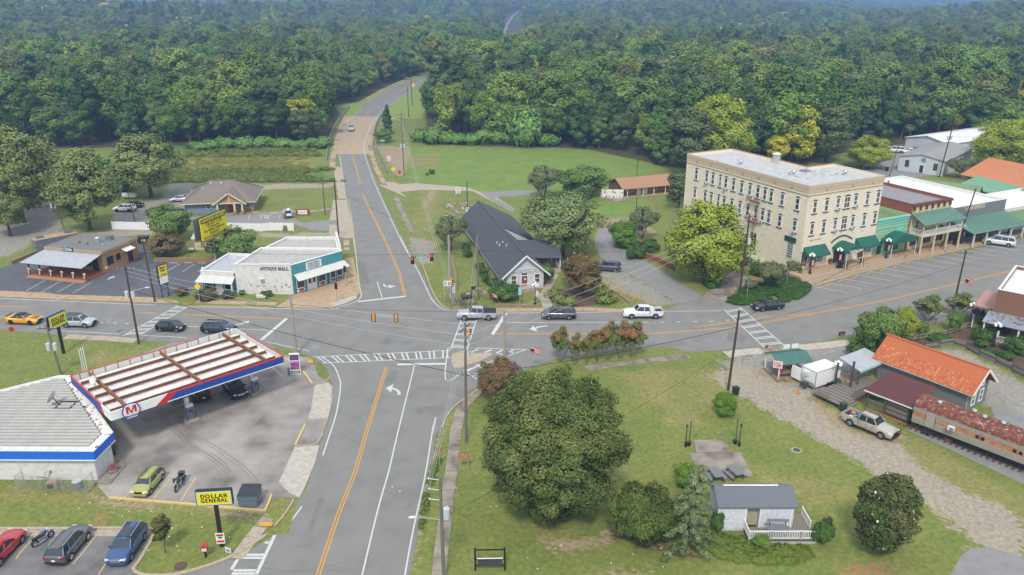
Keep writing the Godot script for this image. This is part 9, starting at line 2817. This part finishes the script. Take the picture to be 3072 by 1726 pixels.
func box_sign(n: String,label: String,at: Vector3,turn: float,w: float,h: float,y: float,lines: Array) -> Node3D:
	var t := thing(n,label,"sign",at,turn)
	piece(t,"post",W(0,y*0.5,0),W(0.32,y,0.28),"black")
	var c := group_node(t,"cabinet",W(0,y,0))
	piece(c,"case",W(0,h*0.5,0),W(w,h,0.4),"black")
	piece(c,"border",W(0,h*0.5,0.21),W(w - 0.12,h - 0.12,0.02),"pale_blue")
	piece(c,"face",W(0,h*0.5,0.225),W(w - 0.3,h - 0.3,0.02),"yellow")
	for i in lines.size(): words(c,"lettering",lines[i],h*0.26,"black",W(0,h*(0.66 - 0.3*i),0.245),Vector3.ZERO,w*0.74)
	return t
func signs():
	var t := box_sign("store_sign","yellow and black pole sign on the near lawn",V(-25.65,-58.4),0.1,3.05,1.5,4.4,["DOLLAR","GENERAL"])
	piece(t,"poster",W(0.0,0.95,0.17),W(0.75,1.1,0.03),"white_plain")
	for q in [[0.35,0.6,"red"],[0.1,0.35,"green_sign"],[-0.3,0.65,"red"]]: piece(t,"poster_print",W(0,0.95 + q[0],0.19),W(q[1],0.2,0.01),q[2])
	box_sign("store_sign","tilted yellow and black pole sign beside the street lawn",V(-60.77,-98.57),1.28,2.9,1.85,3.95,["DOLLAR","GENERAL"])
	t = thing("billboard","yellow billboard on a single steel post above the stone wall","billboard",V(-53.56,-137.42),1.29)
	var s := S()
	cyl(s,Vector3.ZERO,W(0,5.6,0),0.26,0.24,10)
	put(t,"post",s,"galvanised")
	piece(t,"face",W(0,7.0,0.5),W(7.3,3.9,0.12),"yellow")
	piece(t,"rear_panel",W(-0.3,7.0,-0.7),W(7.3,3.9,0.1),"metal_steel")
	for z in [0.6,-0.6]: piece(t,"catwalk",W(0.2,4.9,z*1.3),W(8.0,0.08,0.5),"rust")
	piece(t,"title_band",W(0,8.45,0.57),W(7.0,0.8,0.02),"black")
	words(t,"lettering","DUMPSTERS FOR RENT",0.5,"yellow",W(0,8.45,0.6),Vector3.ZERO,6.5)
	for q in [["706-457-1195",0.7,7.65,4.8],["Call Herman Ward",0.3,7.05,3.1],["Ten, Twenty, Thirty Yard",0.45,6.55,5.8],["Dumpsters",0.45,5.95,2.6],["Innovations Demolition and Dumpster Rental",0.24,5.4,6.4]]: words(t,"lettering",q[0],q[1],"black",W(0,q[2],0.58),Vector3.ZERO,q[3],"Droid Sans",false)
	t = thing("restaurant_sign","yellow lightbox sign over a white letter board on two posts","sign",V(-55.51,-119.77),1.05)
	for x in [-0.6,0.6]: piece(t,"post",W(x,1.2,0),W(0.1,2.4,0.1),"black")
	var c := group_node(t,"cabinet",W(0,2.3,0))
	piece(c,"case",W(0,1.6,0),W(1.6,3.3,0.4),"black")
	piece(c,"face",W(0,2.3,0.21),W(1.5,1.7,0.03),"yellow")
	piece(c,"letter_board",W(0,0.75,0.21),W(1.5,1.2,0.03),"white_plain")
	words(c,"lettering","Dinner's",0.34,"black",W(0,2.8,0.24),Vector3.ZERO,1.1,"Droid Serif")
	words(c,"lettering","Ready",0.34,"black",W(0,2.35,0.24),Vector3.ZERO,0.85,"Droid Serif")
	words(c,"lettering","706-655-2900",0.16,"black",W(0,1.65,0.24),Vector3.ZERO,1.0)
	s = S()
	for k in 12: cyl(s,W(cos(k*TAU / 12)*0.35,1.7 + sin(k*TAU / 12)*0.35,0.1),W(cos((k + 1)*TAU / 12)*0.35,1.7 + sin((k + 1)*TAU / 12)*0.35,0.1),0.05,0.05,5)
	put(t,"wreath",s,"black")
	t = thing("price_sign","white fuel price sign with red digits at the forecourt corner","sign",V(-27.68,-92.24),0.12)
	piece(t,"case",W(0,1.5,0),W(1.25,2.9,0.3),"white_plain")
	for q in [[2.45,0.75,"blue_dark"],[1.55,0.75,"blue_dark"],[0.95,0.35,"blue_dark"],[0.4,0.4,"green_sign"]]: piece(t,"panel",W(0,q[0],0.16),W(1.1,q[1],0.02),q[2])
	words(t,"letter","M",0.5,"red",W(0,2.47,0.19),Vector3.ZERO,0.7)
	words(t,"lettering","Regular Cash",0.14,"white_plain",W(0,1.85,0.18),Vector3.ZERO,0.9)
	words(t,"digits","2.79",0.38,"led_red",W(0,1.5,0.18),Vector3.ZERO,0.95)
	words(t,"digits","2.99",0.26,"led_red",W(0.15,0.95,0.18),Vector3.ZERO,0.7)
	words(t,"lettering","Diesel",0.22,"white_plain",W(0,0.4,0.18),Vector3.ZERO,0.7)
	for x in [-0.9,-0.75]: piece(thing("bollard","grey steel post beside the fuel price sign","bollard",V(-27.68,-92.24) + V(x,0.35*(x + 1.0)),0,"posts beside the price sign"),"post",W(0,0.5,0),W(0.22,1.0,0.22),"metal_steel")
	panel_sign("brown historic pools sign on two posts by the sidewalk",V(-4.91,-70.33),0.0,1.1,0.75,1.75,"brown_sign",["HISTORIC POOLS","POOLS AND SPRINGS","9AM-4:45 PM"],"cream_trim",2)
	panel_sign("small brown sign tilted at the road edge",V(-7.42,-70.75),0.0,0.55,0.5,2.0,"brown_dark",["WARM","SPRINGS"],"cream_trim")
	panel_sign("yellow pedestrian crossing diamond at the annex",V(-49.05,-116.91),0.0,0.75,0.75,2.9,"yellow_sign",[],"black",1,true)
	panel_sign("red octagonal stop sign at the street lawn",V(-69.7,-102.42),0.3,0.75,0.75,1.9,"red",["STOP"],"white_plain",1,false,8)
	panel_sign("grey back of a sign beside the ladder crossing",V(-57.05,-104.44),0.2,0.7,0.8,2.3,"galvanised")
	panel_sign("grey back of a sign beside the forecourt driveway",V(-25.33,-93.74),0.1,0.9,0.5,3.2,"galvanised")
	panel_sign("route shields for roads 27 and 85 on the visitor centre corner",V(-10.18,-118.03),0.0,1.2,0.9,3.0,"white_plain",["27   85"],"black",2)
	panel_sign("black and white route arrows next to the shields",V(-9.11,-116.69),-0.9,0.8,1.6,2.8,"white_plain",["85","27"],"black")
	panel_sign("brown historical marker before the visitor centre",V(-5.34,-118.85),0.0,1.0,0.9,1.9,"wood_dark",["WARM SPRINGS"],"cream_trim")
	panel_sign("black solar box on a post by the kerb",V(-6.02,-116.03),0.0,0.6,0.5,3.0,"black")
	panel_sign("pale blue banner sign on a post by the lawn",V(1.24,-116.25),0.3,0.5,1.3,2.4,"pale_blue")
	panel_sign("yellow diamond warning sign beside the bridge approach",V(-31,-206.45),0.0,0.95,0.95,2.6,"yellow_sign",[],"black",1,true)
	panel_sign("green town sign at the end of the bridge",V(-39.07,-241.18),0.0,1.7,0.7,4.0,"green_sign",["Warm Springs"])
	panel_sign("white speed sign beside the bridge guard rail",V(-34.33,-221.66),0.0,0.8,1.3,2.4,"white_plain",["30"],"black")
	panel_sign("round no entry sign by the driveway",V(-29.54,-207.25),0.0,0.9,0.9,1.6,"red",[],"white_plain",1,false,14)
	panel_sign("yellow curve sign by the far bend",V(-45.67,-378.71),0.0,1.6,1.6,5.5,"yellow_sign",[],"black",1,true)
	panel_sign("red and white yard sign behind the visitor centre",V(-12.84,-185.97),0.4,1.2,1.5,1.8,"white_plain",["FOR","SALE"],"red",2)
	panel_sign("grey back of a wide sign by the clinic drive",V(-35.95,-154.37),0.0,1.9,1.0,2.8,"galvanised",[],"black",2)
	panel_sign("small purple yard sign on the near lawn",V(-24.68,-57.26),-0.4,0.6,0.5,0.45,"white_plain",["OPEN"],"purple",2)
	panel_sign("grey backed diamond sign on the ivy bed",V(37.31,-118.49),0.5,0.8,0.8,2.9,"metal_steel",[],"black",1,true)
	panel_sign("grey backed square sign beside the hanging hotel sign",V(45.51,-124.43),0.5,0.6,0.9,2.6,"metal_steel")
	panel_sign("small black sign at the street lawn corner",V(46.72,-103.95),0.2,1.0,0.55,0.6,"black",["Open"],"orange",2)
	panel_sign("small white and red notice on the ivy bed",V(43.85,-124.18),0.3,0.4,0.55,1.2,"white_plain",["NO"],"red")
	t = thing("monument_sign","low brick clinic sign with white panel","sign",V(-45.83,-170.03),0.0)
	piece(t,"base",W(0,0.7,0),W(3.0,1.4,0.5),"brick_red")
	piece(t,"panel",W(0,0.75,0.27),W(2.0,0.9,0.04),"white_plain")
	words(t,"lettering","Medical Center",0.25,"teal",W(0,0.75,0.3),Vector3.ZERO,1.6)
	t = thing("message_board","black empty frame sign with dark message panel on the near grass","sign",V(-1.86,-55.26),0.02)
	for x in [-1.25,1.25]: piece(t,"post",W(x,1.15,0),W(0.15,2.3,0.15),"black")
	for y in [2.1,1.15,0.5]: piece(t,"crossbar",W(0,y,0),W(2.4,0.1,0.08),"black")
	piece(t,"tube",W(0,1.25,0.04),W(2.2,0.07,0.07),"white_plain")
	piece(t,"panel",W(0,0.78,0.03),W(2.0,0.6,0.12),"charcoal")
func globe_lamp(label: String,at: Vector3,group := ""):
	var t := thing("globe_lamp",label,"street lamp",at,0.3,group)
	var s := S()
	lathe(s,Vector3.ZERO,[Vector2(0.26,0),Vector2(0.24,0.25),Vector2(0.15,0.4),Vector2(0.12,0.9),Vector2(0.06,1.0),Vector2(0.055,3.0),Vector2(0.09,3.05),Vector2(0.0,3.1)],10)
	put(t,"post",s,"black")
	s = S()
	for k in 4: beam(s,W(0,3.0,0),W(cos(k*PI / 2)*0.42,3.08,sin(k*PI / 2)*0.42),0.05,0.05)
	put(t,"arm",s,"black")
	for k in 5:
		s = S()
		sph(s,W(0,3.55,0) if k == 4 else W(cos(k*PI / 2)*0.42,3.27,sin(k*PI / 2)*0.42),W(0.2,0.2,0.2),10,7)
		put(t,"globe",s,"globe")
	piece(t,"banner",W(0.28,1.9,0.05),W(0.4,0.95,0.02),"banner_pink" if "terrace" in label else "off_white")
func flag(label: String,at: Vector3,h: float,w: float,turn: float):
	var t := thing("flag",label,"flag",at,turn)
	var s := S()
	cyl(s,Vector3.ZERO,W(0,h,0),0.02,0.02,6)
	put(t,"staff",s,"galvanised")
	for k in 7: piece(t,"stripe",W(w*0.5,h - 0.08 - w*0.085*(k + 0.5),0.03*sin(k)),W(w,w*0.085,0.015),"red" if k % 2 == 0 else "white_plain",Vector3(0,0,-0.5))
	piece(t,"canton",W(w*0.2,h - w*0.2,0.015),W(w*0.42,w*0.34,0.02),"navy",Vector3(0,0,-0.5))
func lamps_and_flags():
	var g := "globe lamps on the terrace"
	globe_lamp("five globe lamp on the terrace by the hanging hotel sign",W(50.7,1,-128.47),g)
	globe_lamp("five globe lamp on the terrace by the hotel entrance canopy",W(56.58,0.95,-131.61),g)
	globe_lamp("five globe lamp on the terrace beside the green shop canopy",W(67.75,0.8,-137.7),g)
	globe_lamp("five globe lamp on the terrace before the balcony shop",W(75.64,0.6,-141.83),g)
	globe_lamp("five globe lamp on the terrace beside the dark leaning pole",W(86.74,0.4,-147.7),g)
	globe_lamp("five globe lamp on the terrace at the far grey store posts",W(100.07,0.2,-155.07),g)
	globe_lamp("five globe lamp on the visitor centre lawn",V(3.61,-116.47))
	globe_lamp("five globe lamp behind the white trailer",V(39.95,-88.57))
	globe_lamp("five globe lamp at the ivy covered porch corner",V(67.07,-108.08))
	globe_lamp("five globe lamp on the planted slope below the porch",V(66.44,-100.69))
	for q in [[V(18.7,-74.88),"black lantern post beside the smaller patio slab"],[V(24.53,-75.05),"black lantern post on the open lawn side of the slab"]]:
		var t := thing("lantern_post",q[1],"street lamp",q[0])
		var s := S()
		lathe(s,Vector3.ZERO,[Vector2(0.16,0),Vector2(0.13,0.4),Vector2(0.05,0.6),Vector2(0.04,2.2),Vector2(0.08,2.25)],8)
		put(t,"post",s,"black")
		s = S()
		cyl(s,W(0,2.25,0),W(0,2.55,0),0.09,0.14,6)
		put(t,"lantern_glass",s,"glass_pale")
		s = S()
		cyl(s,W(0,2.55,0),W(0,2.75,0),0.18,0.02,6)
		put(t,"lantern_cap",s,"black")
	for q in [[V(19.1,-75.16),"string light pole in a black tub near the first lantern"],[V(24.2,-75.52),"string light pole in a black tub near the second lantern"]]:
		var t := thing("tub_pole",q[1],"pole",q[0])
		var s := S()
		cyl(s,Vector3.ZERO,W(0,0.42,0),0.2,0.27,10)
		put(t,"tub",s,"black")
		piece(t,"pole",W(0.05,1.5,0),W(0.09,3.0,0.09),"wood_dark")
	flag("small flag on the lawn before the big visitor centre bush",V(-3.16,-116.25),1.9,0.9,0.2)
	flag("small flag beside the brown historical marker",V(-4.85,-118.03),1.9,0.8,0.2)
	flag("flag rising behind the broad crape myrtle",V(2.39,-93.42),3.2,1.3,0.2)
	flag("flag at the front of the produce stand",V(33.59,-96.6),2.2,1.0,0.3)
	flag("flag on the street pole above the crape myrtle",V(70.19,-116.45),4.4,1.6,0.2)
	flag("flag beside the dark leaning pole on the shop terrace",W(90.83,0.3,-150.78),3.6,1.5,0.3)
	flag("flag on the balcony shop's post",W(81.62,0.5,-146.7),4.0,1.3,0.3)
func small_things():
	var s: SurfaceTool
	var t := thing("dumpster","blue grey steel dumpster with black ribbed lids on the forecourt","dumpster",V(-25.03,-64.46),0.0)
	var b := [W(-0.95,0.1,0.1),W(0.95,0.1,0.1)]
	s = S()
	hexa(s,[W(-0.85,0.08,-1.0),W(0.85,0.08,-1.0),W(0.85,0.08,0.5),W(-0.85,0.08,0.5)],[W(-0.95,1.55,-1.1),W(0.95,1.55,-1.1),W(0.95,1.35,0.6),W(-0.95,1.35,0.6)])
	put(t,"bin",s,"metal_blue")
	for y in [0.55,0.95,1.3]: piece(t,"rib",W(0,y,0.53 + y*0.055),W(1.85,0.06,0.06),"metal_blue")
	for x in [-0.47,0.47]:
		var lid := group_node(t,"lid",W(x,1.5,-0.25))
		lid.rotation.x = 0.12
		piece(lid,"panel",Vector3.ZERO,W(0.92,0.05,1.75),"charcoal")
		for k in 5: piece(lid,"lid_rib",W(-0.36 + 0.18*k,0.05,0),W(0.07,0.06,1.7),"charcoal")
	for x in [-1.02,1.02]: piece(t,"fork_pocket",W(x,0.8,-0.2),W(0.14,0.16,1.1),"metal_steel")
	t = thing("dumpster","dark dumpster behind the restaurant","dumpster",V(-71.93,-149.53),0.2)
	s = S()
	hexa(s,[W(-0.9,0.1,-0.6),W(0.9,0.1,-0.6),W(0.9,0.1,0.6),W(-0.9,0.1,0.6)],[W(-1,1.3,-0.7),W(1,1.3,-0.7),W(1,1.1,0.7),W(-1,1.1,0.7)])
	put(t,"bin",s,"black_matt")
	piece(t,"lid",W(0,1.28,0),W(2.0,0.06,1.4),"charcoal")
	piece(t,"label_plate",W(0.1,0.7,0.66),W(0.7,0.4,0.03),"white_plain")
	t = thing("book_box","red roofed little box on a black post on the near lawn","box",V(-26.54,-56.92),0.1)
	piece(t,"post",W(0,0.35,0),W(0.16,0.7,0.16),"black")
	piece(t,"case",W(0,0.95,0),W(0.55,0.5,0.4),"red_dull")
	piece(t,"window_panel",W(0,0.92,0.21),W(0.42,0.28,0.02),"off_white")
	s = S()
	ext(s,[W(-0.34,1.2,0.26),W(0.34,1.2,0.26),W(0,1.38,0.26)],W(0,0,-0.52))
	put(t,"roof",s,"red_dull")
	for q in [[V(30.43,-74.12),"round sewer cover with white rim on the open lawn",0.42],[V(-28.3,-55.78),"rusty manhole cover in the near lawn",0.4]]:
		t = thing("manhole",q[1],"manhole cover",q[0])
		s = S()
		cyl(s,Vector3.ZERO,W(0,0.06,0),q[2] + 0.12,q[2] + 0.12,18)
		put(t,"rim",s,"concrete_pale" if "white" in q[1] else "brown_dark")
		s = S()
		cyl(s,W(0,0.06,0),W(0,0.075,0),q[2],q[2],18)
		put(t,"lid",s,"wood_dark")
	tank("white propane tank under the street corner tree",V(50.45,-97.69),0.2,3.0,0.6)
	tank("small white propane tank on the grass near the gravel lot",V(-90.46,-184.76),0.05,3.6,0.62)
	picnic_table("grey wooden picnic table beside the small propane tank",V(-93.31,-187.52),0.1,"wood_grey")
	for q in [[V(38.68,-82.71),"green_dark","dark green wheeled bin at the deck steps"],[V(27.18,-86.74),"black","black slatted litter bin beside the dark pole"],[W(57.13,0.95,-131.75),"black","black litter bin beside the hotel entrance lamp"],[W(85.09,0.4,-147.02),"black","black litter bin at the foot of the leaning pole"],[V(102.49,-216.14),"black","dark bin on the verge by the warehouse"]]:
		t = thing("litter_bin",q[2],"bin",q[0],0.3)
		s = S()
		hexa(s,[W(-0.26,0,-0.26),W(0.26,0,-0.26),W(0.26,0,0.26),W(-0.26,0,0.26)],[W(-0.32,0.95,-0.32),W(0.32,0.95,-0.32),W(0.32,0.95,0.32),W(-0.32,0.95,0.32)])
		put(t,"bin",s,q[1])
		piece(t,"lid",W(0,1.0,0),W(0.7,0.08,0.7),q[1])
	t = thing("traffic_cone","faded orange traffic cone beside the trailer","cone",V(34.87,-86.89))
	s = S()
	cyl(s,W(0,0.04,0),W(0,0.7,0),0.15,0.03,10)
	put(t,"cone",s,"orange")
	piece(t,"base",W(0,0.02,0),W(0.4,0.04,0.4),"orange")
	t = thing("petrified_log","weathered brown log display on the visitor centre lawn","log",V(-7.13,-119.4),0.4)
	s = S()
	cyl(s,W(-1.0,0.4,0),W(0.9,0.75,0.1),0.5,0.65,9)
	put(t,"log",s,"wood_dark")
	piece(t,"plaque",W(-0.1,1.0,0.5),W(0.7,0.5,0.04),"concrete_grey",Vector3(-0.8,0,0))
	for q in [[[V(-9.2,-122.7),V(-9.6,-128.8),V(-10.2,-133.1),V(-11.1,-140.1)],"low stone edging on the verge before the visitor centre"],[[V(-2.6,-116.3),V(1.1,-116),V(4.3,-115.6)],"timber and stone edging along the visitor centre kerb"],[[V(13.6,-122.7),V(16.6,-122.7),V(18.6,-117.1)],"timber edging round the flower bed"]]:
		t = thing("edging",q[1],"edging")
		var p := resample(q[0],0.8)
		for i in p.size() - 1: piece(t,"edging_stone",up((p[i] + p[i + 1])*0.5,0.12),W(0.72,0.24 + 0.06*(i % 3),0.35),"wall_stone" if i % 2 else "stone",Vector3(0,atan2(-(p[i + 1] - p[i]).z,(p[i + 1] - p[i]).x),0))
		rebase(t,p[0])
	t = thing("rock_bed","bed of pale rocks and plants behind the visitor centre","rock bed",V(-12.51,-173.51))
	rng.seed = 3
	for i in 40:
		s = S()
		var c := V(rng.randf_range(-2.5,3.0),rng.randf_range(-7,5))
		sph(s,c + W(0,0.15,0),W(rng.randf_range(0.25,0.6),rng.randf_range(0.2,0.4),rng.randf_range(0.25,0.6)),6,4)
		put(t,"rock",s,"stone" if i % 3 else "concrete_pale")
	for q in [[W(51.55,1,-132.31),"green bench under the first hotel awning window"],[W(54.09,1,-133.58),"green bench beside the hotel door"],[W(62.22,1,-138.15),"pale bench between the hotel entrance and the far awning"],[W(82.92,0.5,-150.12),"dark bench before the balcony shop"]]:
		t = thing("bench",q[1],"bench",q[0],0.47)
		piece(t,"seat",W(0,0.45,0),W(1.4,0.06,0.4),"green_dark")
		piece(t,"backrest",W(0,0.75,-0.2),W(1.4,0.35,0.05),"green_dark")
		for x in [-0.6,0.6]: piece(t,"leg",W(x,0.22,0),W(0.06,0.44,0.4),"black")
	for q in [[W(58.03,0.9,-131.48),"terracotta planter at the top of the steps"],[W(61.96,0.85,-134.46),"row planter beside the handrail"],[W(49.16,1,-128.74),"green planter beside the hanging sign"],[W(56.06,1,-133.73),"dark shrub planter beside the hotel entrance"],[V(40.49,-89.04),"round terracotta pot by the globe lamp"],[W(79.56,0.55,-144.56),"flower pot before the balcony shop post"],[W(82.11,0.5,-145.7),"flower pot before the second balcony shop post"]]:
		t = thing("planter",q[1],"planter",q[0])
		s = S()
		cyl(s,Vector3.ZERO,W(0,0.4,0),0.26,0.34,10)
		put(t,"pot",s,"terracotta")
		mi(t,"foliage",K["bush"].crown,leaf_material("leaf",Color(1,1,1))).transform = Transform3D(Basis.from_scale(W(0.26,0.3,0.26)),W(0,0.35,0))
	for q in [W(61.31,0.85,-134.46),W(71.16,0.7,-139.68),W(80.79,0.5,-144.06)]:
		t = thing("handrail","black steel handrail on the terrace steps","handrail",q,0.47,"handrails on the steps")
		s = S()
		beam(s,W(0,0,0),W(0,0.95,0),0.05,0.05)
		beam(s,W(0,-0.5,1.2),W(0,0.4,1.2),0.05,0.05)
		beam(s,W(0,0.95,0),W(0,0.4,1.2),0.05,0.05)
		put(t,"rail",s,"black")
	t = thing("bathtub_planter","white bathtub planter with yellow flowers before the antique store","planter",V(-40.01,-119.24),-0.08)
	s = S()
	hexa(s,[W(-0.6,0.15,-0.25),W(0.6,0.15,-0.25),W(0.6,0.15,0.25),W(-0.6,0.15,0.25)],[W(-0.8,0.6,-0.36),W(0.8,0.6,-0.36),W(0.8,0.6,0.36),W(-0.8,0.6,0.36)])
	put(t,"tub",s,"white_plain")
	for x in [-0.3,0.3]: piece(t,"flower",W(x,0.68,0.1),W(0.3,0.16,0.3),"yellow_sign")
	for x in [-0.5,0.5]: piece(t,"foot",W(x,0.08,0),W(0.1,0.16,0.3),"white_plain")
	t = thing("tree_stump","grey cut tree stump before the white fence","stump",V(-46.46,-157.87))
	s = S()
	cyl(s,W(0,0,0),W(0.1,1.2,0),0.65,0.4,9)
	put(t,"stump",s,"bark_grey")
	t = thing("culvert_pipe","short grey pipe lying beside the cream cottage","pipe",V(-60.28,-143.56),0.3)
	s = S()
	cyl(s,W(-0.5,0.5,0),W(0.5,0.5,0),0.5,0.5,12,false)
	put(t,"pipe",s,"metal_steel")
	for x in [0.0,0.28,0.56]:
		t = thing("vent_pipe","tall white tank vent pipe behind the canopy","pipe",V(-55.38,-93.18) + V(x,0.1),0,"tank vent pipes")
		s = S()
		cyl(s,Vector3.ZERO,W(0,3.2 + x*0.5,0),0.05,0.05,6)
		put(t,"pipe",s,"white_plain")
	# litter scattered on the grass
	s = S()
	rng.seed = 41
	for i in 60:
		var c: Vector3 = [V(-31.88,-63.97),V(-43.58,-65.62),V(-29.14,-59.37),V(7.72,-56.58),V(-54.81,-97.83),V(-4.9,-65.62)][i % 6] + V(rng.randf_range(-7,7),rng.randf_range(-2.2,2.2))
		bx(s,c.x,0.01,c.z,c.x + rng.randf_range(0.05,0.14),0.05,c.z + rng.randf_range(0.05,0.12))
	tag(put(self,"litter",s,"white_plain"),"scraps of pale litter on the grass","litter").set_meta("kind","stuff")
